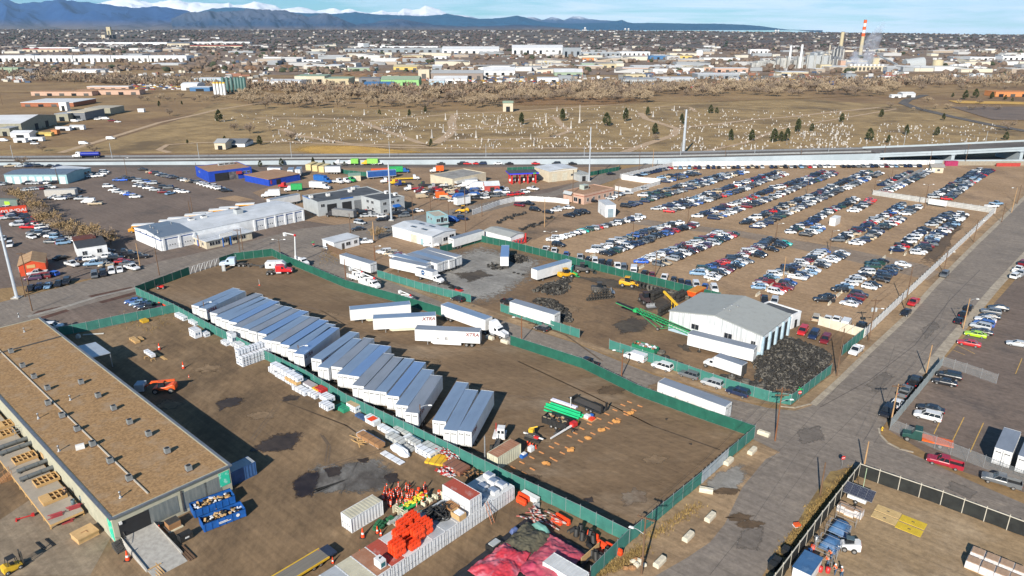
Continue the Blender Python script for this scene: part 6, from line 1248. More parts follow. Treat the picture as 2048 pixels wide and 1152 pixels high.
for j in range(330):
 x=r.uniform(-250,2300);y=90+58*r.random()
 if y>itp([(-200,118),(480,118),(560,146),(2300,146)],x):continue
 p=G(x,y);w,d,h=r.uniform(16,75),r.uniform(14,40),r.uniform(4.5,8);c=r.choice([(.6,.6,.58),(.5,.47,.4),(.42,.42,.42),(.55,.5,.4),(.36,.3,.24),(.28,.3,.32)]);mb.B(p.x,p.y,.25,w,d,h,r.uniform(-.25,.25),0,c);mb.B(p.x,p.y,h+.26,w*.99,d*.99,.3,0,0,r.choice([(.62,.62,.62),(.5,.48,.45),(.33,.32,.31)]))
for j in range(4200):
 x=r.uniform(-250,2300);y=92+74*r.random()**.85
 if mn_.noise(V_((x/90,y/9,2)))<.02:continue
 p=G(x,y);w=r.uniform(2.5,9)*(1 if r.random()>.1 else 3);d=r.uniform(2,6);h=r.uniform(1.4,4.5)
 c=r.choice([(.55,.55,.55),(.4,.4,.4),(.1,.1,.1),(.3,.25,.2),(.5,.46,.38),(.06,.09,.15),(.25,.12,.08),(.15,.12,.1),(.62,.62,.62),(.2,.2,.19)])
 mb.B(p.x,p.y,.25,w,d,h,r.uniform(-.5,.5),0,c)
M0(mb.b_('distant_yard_clutter',Z1),None,None,None,'stuff')
mb=MB()
for j in range(420):
 q=r.choice([(265,360,168,181),(1005,1130,158,172),(1300,1480,166,176),(1536,1650,154,168),(900,1000,152,166),(30,130,146,152)]);p=G(r.uniform(q[0],q[1]),r.uniform(q[2],q[3]));c=r.choice([(.72,.72,.72),(.6,.6,.62),(.06,.06,.07),(.3,.04,.04),(.05,.12,.3),(.55,.35,.05),(.66,.66,.66)])
 a=r.uniform(-.6,.6);mb.B(p.x,p.y,.3,4.8,1.9,.8,a,0,c);mb.B(p.x,p.y,1.1,2.6,1.7,.7,a,0,(.1,.1,.12)if r.random()<.6 else c)
M0(mb.b_('distant_vehicle_yards',Z1),None,None,None,'stuff')
for i,(x,y,w,h,lb)in enumerate([(500,141,16,8,'brown earth mound right of the vehicle yard'),(570,139,20,8,'reddish earth mound left of the scrap'),(820,123,30,10,'smooth brown mound below the tan shed'),(800,152,40,6,'heap of rusty scrap behind the green warehouse'),(720,150,30,5,'heap of red brown scrap left of the green warehouse'),(1100,139,24,5,'yellow sand heap at the gravel plant')]):
 p=G(x,y);m=MB();m.o_((0,0,0),(w,w*.6,h),0,None,.18,r,14,8);M0(m.b_('earth_mound',M('mound_soil',(.2,.12,.07),(.14,.085,.055),sc=.2,ro=1),None,(p.x,p.y,.2)),lb,'mound')
Q4=M('pale_gravestone',(.5,.48,.45),(.33,.31,.29),sc=1.5,ro=.8);GRAN=M('grey_gravestone',(.33,.31,.29),(.24,.23,.22),sc=1.5,ro=.7)
def C3(mb,T,w,h,m,col=None):
 mb.bx(-w*.65,w*.65,-.25,.25,0,.22,m,col,T);mb.loft([[T@V_((x,y,z))for x,z in((-w/2,.2),(w/2,.2),(w/2,h*.8),(w*.3,h*.95),(0,h),(-w*.3,h*.95),(-w/2,h*.8))]for y in(.12,-.12)],m,col)
def R4(mb,T,w,h,m,col=None):
 mb.f_((-w,w,-w,w),(-w*.95,w*.95,-w*.95,w*.95),0,h*.12,m,col,T);mb.f_((-w*.7,w*.7,-w*.7,w*.7),(-w*.62,w*.62,-w*.62,w*.62),h*.12,h*.3,m,col,T);mb.f_((-w*.45,w*.45,-w*.45,w*.45),(-w*.25,w*.25,-w*.25,w*.25),h*.3,h*.94,m,col,T);mb.f_((-w*.25,w*.25,-w*.25,w*.25),(-.01,.01,-.01,.01),h*.94,h,m,col,T)
GS={}
I4=X_.Identity(4)
for nm,f,w,h,m in(('headstone',C3,.9,1.1,Q4),('dark_headstone',C3,1.1,1.0,GRAN),('tall_headstone',C3,.8,1.9,Q4),('obelisk',R4,.7,4.2,Q4),('grey_obelisk',R4,.75,3.4,GRAN)):
 q=MB();f(q,I4,w,h,0);GS[nm]=q.mesh(nm,m)
DESC={'headstone':'pale upright headstone','dark_headstone':'wide grey headstone','tall_headstone':'tall narrow pale headstone','obelisk':'white stone obelisk','grey_obelisk':'grey stone obelisk'}
def G5(nm,px,py,label,group,s=1.0):
 o=link(nm,GS[nm],None,G(px,py,.06),rt.uniform(-.3,.3));o.scale=(min(s,1.2),)*2+(s,);M0(o,label,'gravestone',group);return o
for i,(x,y,ty,nm,lb)in enumerate([(1159,246,209,'obelisk','tallest slender white obelisk in the cemetery'),(1348,222,211,'obelisk','white obelisk standing in the round plot'),(1142,257,241,'obelisk','white obelisk below the tallest one'),(1092,246,226,'obelisk','white obelisk left of the slim juniper'),(1306,234,222,'obelisk','white obelisk beside the small slim juniper'),(1114,222,213,'obelisk','small obelisk near the river bank'),(729,230,218,'obelisk','white obelisk at the far left graves'),(799,231,222,'obelisk','white obelisk left of the dark slim juniper'),(996,248,233,'obelisk','white obelisk below the chapel like house'),(952,276,261,'obelisk','white obelisk near the highway right of the bare track'),(891,240,226,'obelisk','white obelisk beside the winding track'),(887,265,250,'grey_obelisk','grey obelisk left of the winding track'),(864,276,258,'grey_obelisk','grey monument above the dark juniper'),(914,229,220,'obelisk','white obelisk by the pink cottage'),(1241,270,258,'grey_obelisk','grey obelisk right of the dirt fork'),(1080,249,238,'grey_obelisk','grey monument near the slim juniper')]):
 h=C1(x,y,ty);G5(nm,x,y,lb,'large monuments',h/(4.2 if nm=='obelisk'else 3.4))
ZONES=[(560,870,222,240,70,'in the upper left plot'),(540,860,242,288,420,'in the left plot'),(780,900,236,256,60,'inside the left bend of the track'),(905,1120,228,262,230,'in the middle plot below the chapel'),(880,1120,264,300,200,'in the middle plot by the highway'),(1120,1300,214,300,300,'right of the slim juniper'),(1300,1420,214,246,70,'round the circular plot'),(1340,1700,248,302,520,'right of the thick mast'),(1440,1700,218,246,110,'on the upper right lawn'),(1600,2000,248,298,460,'in the far right plot'),(430,560,228,248,30,'by the lone pine')]
V3=[]
for x0,x1,y0,y1,n,wh in ZONES:
 for j in range(n):
  x,y=rt.uniform(x0,x1),rt.uniform(y0,y1)
  if mn_.noise(V_((x/45,y/14,7)))<-.25:continue
  nm=rt.choices(['headstone','dark_headstone','tall_headstone','obelisk','grey_obelisk'],[46,34,14,3,3])[0];s=rt.uniform(.5,.9)
  V3.append((G(x,y).y/(s*(4 if'obelisk'in nm else 1.9 if'tall'in nm else 1.1))**.8,nm,x,y,wh,s))
V3.sort(key=lambda q:q[0])
for _,nm,x,y,wh,s in V3[:280]:G5(nm,x,y,'%s among the graves %s'%(DESC[nm],wh),'%ss %s'%(DESC[nm],wh),s)
mb=MB()
for _,nm,x,y,wh,s in V3[280:]:
 p=G(x,y,.06);T=Tn(p)@Rn(rt.uniform(-.3,.3),4,'Z');c=(.48,.46,.43)if'dark'not in nm and'grey'not in nm else(.2,.185,.175)
 (R4 if'obelisk'in nm else C3)(mb,T,.8*s,(3.6 if'obelisk'in nm else 1.8 if'tall'in nm else 1.05)*s,0,c)
for E0 in range(4):
 for j in range(62):
  p=G(1806+4.0*j,296+1.6*E0);C3(mb,Tn((p.x,p.y,.06)),.6,1.1,0,(.72,.72,.7))
M0(mb.b_('small_gravestones',Z1),None,None,None,'stuff')
for P in BT+EV:D4(P)
mb=MB()
for(x0,x1,y0,y1,n)in[(1620,1715,940,1030,900),(1560,1640,1020,1110,700),(1195,1290,1100,1152,700),(1290,1400,1010,1080,300),(640,690,500,525,200),(230,350,628,660,160),(690,860,790,890,0)]:
 for j in range(n):
  t=r.random();p=G(x0+(x1-x0)*t+r.gauss(0,(x1-x0)*.08),(y1+(y0-y1)*t if x0>1000 else y0+(y1-y0)*r.random())+r.gauss(0,5));c=r.choice([(.33,.22,.07),(.25,.16,.055),(.2,.13,.05),(.38,.26,.1)])
  for q in range(4):
   d=V_((r.uniform(-1,1),r.uniform(-1,1),r.uniform(.6,1.6))).normalized()*r.uniform(.25,.7);s=V_((-d.y,d.x,0)).normalized()*.05;mb.add([p-s,p+s,p+d],[(0,1,2)],0,c)
M0(mb.b_('dry_grass',Z1),None,None,None,'stuff')
E1=I0(48.3);E2=I0(-41.6)
def A0(name,mb,mats,label,cat,px,py,rz=0.0,z=0.0,group=None,raw=None):
 o=mb.b_(name,mats);o.location=raw if raw is not None else G(px,py,z);o.rotation_euler=(0,0,rz);M0(o,label,cat,group);return o
E6=M('printed_marks',(.08,.13,.2),ro=.7)
def S4(px,py,L,w,h,label,z=0.0,rz=E2,wrap=None,lab=2,top=None,raw=None,group='lumber packs by the fence'):
 t=th('lumber_pack',label,'lumber pack',raw if raw is not None else G(px,py,z),rz,group);mb=MB();n=5
 mb.loft([[(x,-w/2*s,.1),(x,w/2*s,.1),(x,w/2*s,h*R.uniform(.97,1)),(x,-w/2*s,h*R.uniform(.97,1))]for x,s in[(-L/2+L*k/n,R.uniform(.97,1.0))for k in range(n+1)]])
 s=MB()
 for k in(-.28,.05,.32):s.bx(L*k-.03,L*k+.03,-w/2-.02,w/2+.02,.08,h+.02)
 s.b_('strap',G0,t)
 if lab:
  m=mb
  for sd in SS:
   for k in range(3):
    for j in range(lab):m.bx(-L*.36+L*.3*k,-L*.36+L*.3*k+.3,sd*(w/2+.012)-.01,sd*(w/2+.012)+.01,h*(.22+.42*j),h*(.36+.42*j),1)
  for k in range(2):m.bx(-L/2-.02,-L/2,-w*.3+w*.35*k,-w*.3+w*.35*k+.35,h*.4,h*.65,1);m.bx(L/2,L/2+.02,-w*.3+w*.35*k,-w*.3+w*.35*k+.35,h*.4,h*.65,1)
 mb.b_('wrap',[wrap or J2,E6],t)
 b=MB()
 for k in(-.35,0,.35):b.bx(L*k-.06,L*k+.06,-w/2,w/2,0,.1)
 b.b_('bearer',H2,t)
 if top:MB().bx(-L/2,L/2,-w/2,w/2,h+.02,h+.04).b_('bare_boards',top,t)
 return t
X1=M('brown_boards',(.36,.19,.085),(.28,.145,.065),sc=2,st=(.3,4,4),ro=.8);Y1=M('grey_wrap',(.5,.51,.5),(.4,.41,.4),sc=1,ro=.6)
PK=[(363,637,4.9,1.3,1.1,'white wrapped pack nearest the far fence corner',{}),(388,648,3.4,1.3,1.0,'white wrapped pack beside the corner one',{}),(392,673,3.0,1.8,2.2,'torn white wrapped pack standing alone by the fence',{}),(412,672,2.0,1.3,1.1,'small torn white pack right of the lone one',{}),(452,689,2.6,1.2,1.0,'low white pack left of the tall white column',{}),(466,690,2.2,1.3,3.4,'tall white column of packs by the fence',{}),(480,700,2.4,1.6,1.9,'white packs right of the tall column',{}),(492,704,2.4,1.6,1.4,'white pack with its end toward the camera',{})]
for q in PK:S4(*q[:6],**q[6])
for i in range(2):
 for j in range(3):
  for k in range(3 if i else 2):
   b=G(484,728)+V_((Co(E1),Si(E1),0))*(j*2.5+.4)+V_((Co(E2),Si(E2),0))*(i*-1.4+1.2)
   b.z=k*1.22
   S4(0,0,2.4,1.35,1.2,'white pack of the big block, %s layer, %s, %s from near end'%(['bottom','middle','top'][k],['street side','fence side'][i],F0(j)),rz=E1,raw=b,group='packs of the big white block')
PK2=[(549,745,2.4,1.5,1.3,'white pack in front of the raised white packs',{}),(560,741,5.2,1.5,1.2,'lower white pack with two rows of marks',{}),(560,741,5.2,1.5,1.2,'upper white pack with two rows of marks',dict(z=1.25)),(588,757,4.9,1.5,1.6,'lower white pack at the end of the raised stack',{}),(588,757,4.9,1.5,1.1,'upper white pack at the end of the raised stack',dict(z=1.65)),(568,758,5.0,1.4,1.0,'low white pack under the brown bundle',{}),(585,768,3.0,1.4,1.1,'white pack under the near end of the brown bundle',{}),(586,764,4.4,1.2,.75,'brown lumber bundle lying on the white packs',dict(z=1.1,wrap=Y0,lab=0)),(603,784,4.6,1.6,1.0,'white pack with a black strap in the middle of the line',{}),(617,775,5.0,1.6,1.2,'pack with purplish open boards by the fence',dict(top=M('purple_grey_boards',(.38,.33,.34),ro=.8))),(627,792,3.4,1.5,1.0,'white pack between the two stacks of red edged packs',{}),(634,785,2.6,1.4,1.2,'pack with orange yellow end beside the red sheet',dict(wrap=X0,lab=0)),(643,787,2.4,1.6,1.4,'red covered pack by the fence',dict(wrap=U0,lab=0)),(655,800,2.8,1.8,1.0,'lower red edged pack by the fence',dict(lab=1)),(655,800,2.8,1.8,1.1,'upper red edged pack by the fence',dict(z=1.05,lab=1)),(654,816,2.8,1.7,1.1,'lower white pack in the near stack of two',{}),(654,816,2.8,1.7,1.1,'upper white pack in the near stack of two',dict(z=1.15)),(686,820,2.8,1.7,.9,'green wrapped pack by the fence',dict(wrap=M('green_wrap',(.03,.3,.17),ro=.5),lab=0)),(709,820,2.9,1.7,1.5,'white pack with a tan top by the fence',dict(lab=1,top=M('tan_cover',(.48,.34,.2),ro=.8))),(724,836,3.0,1.2,.5,'low blue grey pack on the ground',dict(wrap=M('blue_wrap',(.05,.1,.22),ro=.6),lab=0)),(745,842,3.0,1.5,.9,'white pack torn open with an orange sheet',dict(lab=1)),(742,883,6.4,1.6,.95,'white printed pack under brown boards near the dark stains',{}),(742,883,6.3,1.5,.8,'bundle of brown boards on a white printed pack',dict(z=1.0,wrap=X1,lab=0)),(777,866,5.0,1.3,.9,'blue edged white pack by the fence',{}),(793,884,4.4,1.6,1.1,'grey white pack right of the brown boards',dict(wrap=Y1)),(806,868,4.5,.9,.8,'narrow grey pack along the fence',dict(wrap=Y1,lab=0)),(826,886,3.8,1.7,1.0,'pale pack, lower of the grey topped pair',dict(lab=1)),(826,884,3.0,1.3,.6,'grey boarded pack, upper of the grey topped pair',dict(z=1.05,wrap=Y1,lab=0)),(815,897,3.2,1.1,.5,'low grey pack on the ground near the white tarp bundle',dict(wrap=Y1,lab=0)),(851,910,4.0,1.4,1.3,'grey white double pack left of the fence',{}),(864,903,4.0,1.6,1.2,'grey white pack touching the fence',dict(wrap=Y1)),(785,917,5.5,1.2,.25,'flat white wrapped boards on the dirt',dict(lab=1)),(270,683,3.6,1.2,.7,'brown lumber bundle far from the fence, left',dict(wrap=Y0,lab=0)),(282,679,2.2,.7,.5,'small brown lumber bundle right of the larger one',dict(wrap=Y0,lab=0)),(300,710,4.0,1.0,.8,'white wrapped bundle on trestles with open brown end',dict(z=.6,lab=0)),(289,644,2.0,1.6,.7,'yellow timber bundle at the green cross fence',dict(wrap=X0,lab=0)),(875,922,3.6,3.0,.5,'stack of yellow mats by the fence',dict(wrap=X0,lab=0,rz=E2+.4)),(913,939,4.2,2.6,1.0,'stack of brown corrugated boards beside the yellow mats',dict(wrap=rbd('brown_corrugated',(.3,.13,.08),(.17,.075,.05),'Y',3),lab=0))]
for q in PK2:S4(*q[:6],**q[6])
def D3(label,px,py,n,w,mats,L=(1.5,2.5),name='barricade_boards',hz=.9):
 m=MB();r=RR(int(px));
 for k in range(n):
  T=Tn((r.uniform(-w,w),r.uniform(-w*.8,w*.8),r.uniform(.1,hz)))@Rn(r.uniform(-.6,.6),4,'Z')@Rn(r.uniform(-.25,.25),4,'Y');l=r.uniform(*L)
  for j in range(4):m.bx(-l/2+l*j/4,-l/2+l*(j+1)/4,-.1,.1,-.03,.03,j%2,None,T)
 return A0(name,m,mats,label,'boards',px,py,E2)
D3('heap of red and white striped barricade boards by the fence',899,914,40,1.6,[U0,D0],hz=1.4);D3('smaller heap of red and white striped boards below the brown boards',895,948,22,1.1,[U0,D0]);D3('row of faded red and white barricade boards leaning by the tarp',1080,1047,34,2.6,[M('faded_red',(.5,.14,.11),ro=.7),M('faded_white',(.62,.55,.5),ro=.7)],hz=1.3);D3('loose sawn boards beside the brown board bundle',716,882,8,1.2,[Y0,Y0],L=(2.5,4),hz=.2,name='loose_boards');D3('dark tangle of scrap by the containers',950,955,26,1.4,[K0,X1],hz=1.0,name='scrap_heap')
m=MB();m.o_((0,0,.5),(2.7,1.0,.75),0,None,.12,R,12,7);A0('tarp_bundle',m,J2,'lumpy white tarp bundle with dark lettering marks','bundle',800,905,E2-.1)
m=MB();m.bx(-1.4,1.4,-.8,.8,0,.9,0);m.bx(-.9,.6,-.82,.82,.9,.93,1);A0('wrapped_pallet',m,[J2,Q1],'white pallet with orange sheet thrown over it','pallet',746,846,E2)
CW=M('container_white',(.7,.71,.72),(.6,.61,.62),sc=.8,ro=.5,c3=(.4,.33,.27),sc3=.6,lo3=.68,hi3=.8)
CRF={'white':M('container_roof_white',(.55,.56,.56),(.45,.46,.46),sc=.6,ro=.6),'cream':M('container_roof_cream',(.5,.47,.36),(.42,.39,.3),sc=.5,ro=.7,c3=(.3,.24,.1),sc3=.5,lo3=.6,hi3=.75),'rust':M('container_roof_rust',(.36,.07,.045),(.45,.3,.27),sc=.5,ro=.8,lo=.5,hi=.7),'brown':M('container_roof_brown',(.3,.145,.085),(.36,.2,.13),sc=.5,ro=.85),'grey':M('container_roof_grey',(.38,.4,.42),(.3,.32,.34),sc=.5,ro=.6)}
CT={}
def ctn(key,L=6.06,side=None):
 root=th('shipping_container','x','container');w=1.22;h=2.59;m=MB()
 n=int(L/.28);xs=[L*k/n for k in range(n+1)]
 for s in SS:
  pts=[]
  for k,x in enumerate(xs):pts.append((x,s*(w-(.05 if k%2 else 0))))
  m.add([(x,y,z)for x,y in pts for z in(.12,h-.08)],[(2*k,2*k+2,2*k+3,2*k+1)if s<0 else(2*k,2*k+1,2*k+3,2*k+2)for k in range(n)])
  m.bx(0,L,s*w-.05,s*w+.05,0,.14);m.bx(0,L,s*w-.04,s*w+.04,h-.1,h)
  for x in(.0,L-.1):m.bx(x,x+.1,s*w-.06,s*w+.06,0,h)
 m.bx(L-.06,L,-w,w,.1,h-.05);m.bx(0,.1,-w,w,h-.12,h);m.bx(0,L,-w,w,.08,.14)
 m.b_('body',side or CW,root)
 r=MB()
 for k in range(n):r.bx(xs[k],xs[k+1],-w+.05,w-.05,h-.07,h-(.015 if k%2 else .045))
 r.b_('roof',CRF[key],root)
 for s in SS:
  d=MB();y0,y1=(.02,w-.06)if s>0 else(-w+.06,-.02);d.bx(.02,.07,y0,y1,.15,h-.14)
  for q in range(4):d.bx(.005,.03,y0+.02,y1-.02,.3+q*.58,.42+q*.58)
  for yy in(y0+.28,y1-.28):d.t_((-.03,yy,.15),(-.03,yy,h-.15),.025,None,5,1);d.bx(-.06,0,yy-.06,yy+.18,1.05,1.12,1)
  d.b_('door',[side or CW,J0],root)
 return root
def pct(key,p,ang,label,group=None,L=6.06,side=None):
 k=(key,L,str(side))
 if k not in CT:
  CT[k]=ctn(key,L,side);t=CT[k];t.location=p;t.rotation_euler=(0,0,ang);t['label']=label
  if group:t['group']=group
  return t
 return C2(CT[k],p,ang,label,group)
a=G(1029,972,2.59);b=G(820,1110,2.59);dv=(b-a).normalized();nv=V_((dv.y,-dv.x,0))
if nv.x>0:nv=-nv
T1=At(nv.y,nv.x);CP0=[]
keys=['white','white','white','white','grey','grey','grey','white','white','rust','brown','cream','grey','grey']
for i,k in enumerate(keys):
 p=V_((a.x,a.y,0))+dv*(1.27+2.5*i);CP0.append(p)
 pct(k,p,T1,'white shipping container, %s in the row of containers counted from the fence end'%F0(i),'row of white containers')
p=CP0[3].copy();p.z=2.62;pct('rust',p,T1,'white container with rusty ribbed roof stacked on the row','row of white containers')
pct('cream',G(694,1060),E1,'lone white container with ribbed cream roof in the work yard')
BEI=M('beige_container_side',(.58,.56,.42),(.5,.48,.36),sc=.6,ro=.6)
pct('brown',G(985,936),E1,'beige container with torn brown roof strips in the trailer yard',None,6.06,BEI)
def onr(i,u,v,z=2.59):p=CP0[i]+nv*u+dv*v;p.z=z;return p
def F6():
 m=MB();L=1.9
 m.loft([[(x,-.26,.1),(x,.26,.1),(x,.24,.45),(x,.15,.6),(x,.14,1.0),(x,-.14,1.0),(x,-.15,.6),(x,-.24,.45)]for x in(-L/2,L/2)])
 for k in(-.6,0,.6):m.bx(k-.18,k+.18,-.29,.29,0,.34);m.bx(k-.14,k+.14,-.19,.19,.62,.92)
 m.bx(-.7,.7,-.1,.1,1.0,1.07);return m.mesh('plastic_barrier',Q1)
BAR=F6();nb=0
def bar(p,ang,label,group,z=None):
 o=link('plastic_barrier',BAR,None,p,ang);M0(o,label,'barrier',group);return o
for s,(ci,u,v,n,lv)in enumerate([(9,1.6,-1.0,3,2),(8,1.2,-.9,3,1),(8,3.2,-.5,3,2),(7,2.0,.1,3,2),(7,4.3,.4,3,2),(6,2.2,.9,3,2),(6,4.6,1.2,3,2)]):
 for l in range(lv):
  for k in range(n):p=onr(ci,u+.62*k-.6,v,2.6+1.06*l);bar(p,T1+PI/2,'orange barrier, %s in the %s layer of the %s container roof stack'%(F0(k),['lower','upper'][l],F0(s)),'orange barriers stacked on containers')
for i,(x,y,a)in enumerate([(1043,1007,E2),(1049,1000,E2),(1046,998,E2)]):bar(G(x,y),a,'orange barrier, %s of three by the container row end'%F0(i),'orange barriers at the container row end')
for i,(x,y,a)in enumerate([(1114,1046,E2),(1122,1041,E2),(1130,1046,E2),(1186,1076,E2),(1206,1096,E2-.1),(1233,1106,E2),(1196,1142,E1),(1184,1150,E1),(1222,1100,E2)]):bar(G(x,y),a,'orange barrier, %s along the fence beside the black barrels'%F0(i),'orange barriers beside the black barrels')
for i,(x,y)in enumerate([(286,588),(296,597),(305,602),(314,607),(321,612),(329,616)]):bar(G(x,y),E2,'orange barrier, %s along the outside of the west fence'%F0(i),'orange barriers outside the west fence')
def cone():t=MB();t.bx(-.2,.2,-.2,.2,0,.04,2);t.l_([(.15,.04),(.11,.26)],8,0);t.l_([(.11,.26),(.085,.4)],8,1);t.l_([(.085,.4),(.03,.75)],8,0);return t.mesh('traffic_cone',[Q1,D0,K0])
def dpost():t=MB();t.l_([(.2,0),(.2,.08)],8,2);t.l_([(.075,.08),(.075,.5)],7,0);t.l_([(.078,.5),(.078,.62)],7,1);t.l_([(.075,.62),(.075,.8)],7,0);t.l_([(.078,.8),(.078,.92)],7,1);t.l_([(.075,.92),(.07,1.15)],7,0);return t.mesh('delineator_post',[Q1,D0,K0])
def drum():t=MB();[t.l_([(.3-.02*k,.08+.2*k),(.29-.02*k,.27+.2*k)],12,k%2)for k in range(5)];t.l_([(.36,0),(.36,.08)],12,2);t.l_([(.2,1.07),(.12,1.12),(.02,1.13)],12,0);return t.mesh('traffic_drum',[Q1,D0,K0])
CONE,DPOST,DRUM=cone(),dpost(),drum();r=RR(3)
for k in range(62):
 x,y=(r.gauss(782,14),r.gauss(997,9))if k%5<2 else(r.gauss(818,18),r.gauss(1002,10));o=link('delineator_post',DPOST,None,G(x,y),0);o.scale=(1.25,)*3;o.rotation_euler=(r.uniform(-.15,.15),r.uniform(-.15,.15),0)
 M0(o,'orange and white delineator post in the crowded %s clump'%('left'if x<800 else'right'),'traffic post','delineator posts of the %s clump'%('left'if x<800 else'right'))
for i,(x,y)in enumerate([(835,998),(852,996),(879,995),(838,990),(846,1003)]):o=link('traffic_drum',DRUM,None,G(x,y));o.scale=(1.3,)*3;M0(o,'orange and white banded traffic drum, %s from the left of five'%F0([0,3,4,1,2][i]),'traffic drum','traffic drums')
for i,(x,y,s,lb)in enumerate([(726,1074,2.2,'large red cone beside the lone container'),(755,1066,1.7,'red cone by the green junk behind the barriers'),(762,1071,1.5,'red cone leaning beside the green junk'),(820,972,1.2,'single cone with white band behind the post clump'),(638,1112,1.4,'cone at the yellow edged trailer, left'),(666,1126,1.4,'cone at the yellow edged trailer, right'),(319,699,2.2,'red cone beyond the trestle bundle'),(367,737,2.2,'red cone above the orange telehandler'),(378,755,.9,'small red cone right of the telehandler'),(256,1120,2.2,'large red cone beside the concrete ramp'),(311,1052,1.6,'cone at the dark roller door, left'),(320,1062,1.5,'cone at the dark roller door, right'),(720,1112,1.5,'red cone by the white bin near the roofs')]):o=link('traffic_cone',CONE,None,G(x,y));o.scale=(s,)*3;M0(o,lb,'traffic cone','red traffic cones')
m=MB();r=RR(8)
for k in range(26):T=Tn((r.gauss(0,.9),r.gauss(0,.9),r.uniform(.15,.9)))@Rn(r.uniform(-.6,.6),4,'X')@Rn(r.uniform(-.6,.6),4,'Y');m.r_(T,r.uniform(.5,.95),.11,14,5)
A0('hose_heap',m,K0,'heap of coiled black hose on a container roof','hose',0,0,0,raw=onr(5,3.4,-.4,2.6))
m=MB();m.bx(-1,1,-.7,.7,0,.15);m.bx(-1,1,-.7,-.62,.15,.9);m.bx(-1,1,.62,.7,.15,.9);m.bx(-1,-.92,-.7,.7,.15,.9);m.bx(.92,1,-.7,.7,.15,.9);m.bx(-.8,.5,-.5,.5,.3,1.0,1);A0('open_crate',m,[I2,J2],'open wooden crate of pale sheets on a container roof','crate',0,0,T1,raw=onr(4,1.0,.2,2.6))
m=MB();[m.bx(-1.1,1.1,-.9+.3*k,-.75+.3*k,0,.8)for k in range(6)];A0('pallet_stack',m,X1,'stack of brown pallets behind the open crate','pallets',0,0,T1,raw=onr(4,3.2,-.2,2.6))
for i,(ci,u,v)in enumerate([(0,1.5,.2),(0,3.0,.6),(1,1.3,-.2),(1,3.3,.3),(2,1.5,.1),(0,4.6,-.2)]):
 m=MB();m.bx(-.8,.8,-.6,.6,0,.55+.15*(i%2));m.bx(-.6,.6,-.4,.4,.6+.15*(i%2),.8,1);A0('white_tub',m,[D0,M('blue_grey_lid',(.2,.26,.36),ro=.6)],'white tub of fittings, %s on the roofs at the fence end'%F0(i),'tub',0,0,T1,raw=onr(ci,u,v,2.6),group='white tubs on container roofs')
t=th('guard_rail','thin steel guard rail on the roof beside the stacked container','railing',onr(4,1.0,-1.0,2.6),T1);m=MB()
for k in range(4):m.t_((1.5*k,0,0),(1.5*k,0,1.1),.03,None,5)
m.t_((0,0,1.1),(4.5,0,1.1),.03,None,5);m.t_((0,0,.55),(4.5,0,.55),.025,None,5);m.b_('rail',J0,t)
t=th('stair_ladder','orange legged ladder leaning on the container row','ladder',onr(2,-1.6,.4,0),T1);m=MB()
for s in(-.3,.3):m.t_((0,s,0),(1.5,s,3.2),.05,None,5)
m.b_('stile',M('orange_brown_rail',(.5,.2,.1),ro=.6),t);m=MB()
for k in range(8):m.t_((.18*(k+1),-.3,.38*(k+1)),(.18*(k+1),.3,.38*(k+1)),.025,None,5)
m.b_('rung',J0,t)
bn=th('white_machine','white generator box standing on the brown container roof','generator',onr(10,1.3,-.3,2.6),T1);MB().bx(-.7,.7,-.5,.5,.1,1.3).b_('casing',D0,bn);MB().bx(-.72,-.6,-.35,.35,.3,1.0).b_('grille',M('dark_teal',(.02,.12,.14),ro=.5),bn);MB().l_([(.12,1.3),(.12,1.5)],8).b_('exhaust',K0,bn)
for i,(x,y,cl,lb)in enumerate([(770,1052,'green_junk','green heap of sacks behind the barrier stacks'),(800,1043,'pale_junk','long pale scaffold bundle behind the barrier stacks'),(828,1040,'teal_junk','teal plastic crates behind the barrier stacks'),(852,1022,'brown_junk','brown heap of frames beside the yellow sacks')]):
 mm=M(cl,{'green_junk':(.03,.14,.06),'pale_junk':(.4,.4,.36),'teal_junk':(.03,.25,.33),'brown_junk':(.2,.13,.08)}[cl],ro=.7);m=MB();r=RR(i)
 for k in range(16):T=Tn((r.uniform(-1.6,1.6),r.uniform(-.6,.6),r.uniform(.0,.7)))@Rn(r.uniform(-.5,.5),4,'Z');m.bx(-.5,.5,-.25,.25,0,r.uniform(.2,.5),0,None,T)
 A0('junk_heap',m,mm,lb,'heap',x,y,E1)
t=th('yellow_sack_bed','flat trailer of yellow sacks behind the post clump','trailer',G(829,1009),E1);MB().bx(-2.4,2.4,-.9,.9,.5,.7).b_('bed',T2,t);m=MB();r=RR(2)
for k in range(34):m.o_((r.uniform(-2.1,2.1),r.uniform(-.7,.7),.85+r.uniform(0,.25)),(.3,.22,.16),0,None,.15,r,6,4)
m.b_('sacks',M('yellow_sacks',(.72,.62,.05),(.55,.5,.04),ro=.7),t)
for x in(-1.6,1.6):
 for s in SS:link('wheel',WH,t,(x,s*.85,.34))
for i,(x,y,a)in enumerate([(858,1012,E1),(872,1004,E1),(801,1030,E2)]):
 m=MB();[m.bx(-1.2,1.2,-.04,.04,z,z+.1)for z in(.2,.7,1.2)];[m.bx(x2-.06,x2+.06,-.5,.5,0,1.35)for x2 in(-1.2,0,1.2)];A0('steel_rack',m,H3,'cream coloured stillage rack, %s of three by the yellow sacks'%F0([1,2,0][i]),'rack',x,y,a)
t=th('flatbed_trailer','flat deck trailer with yellow edges at the bottom of the picture','trailer',G(611,1140,0),E1);MB().bx(-5.2,3.2,-1.25,1.25,.85,1.0).b_('deck',M('grey_planks',(.2,.18,.15),(.15,.135,.115),sc=1,st=(.2,6,1),ro=.9),t)
for s in SS:MB().bx(-5.2,3.2,s*1.3-.07,s*1.3+.07,.8,1.08).b_('side_rail',X0,t);[link('wheel',WHS,t,(x,s*1.0,.4))for x in(.8,1.9)]
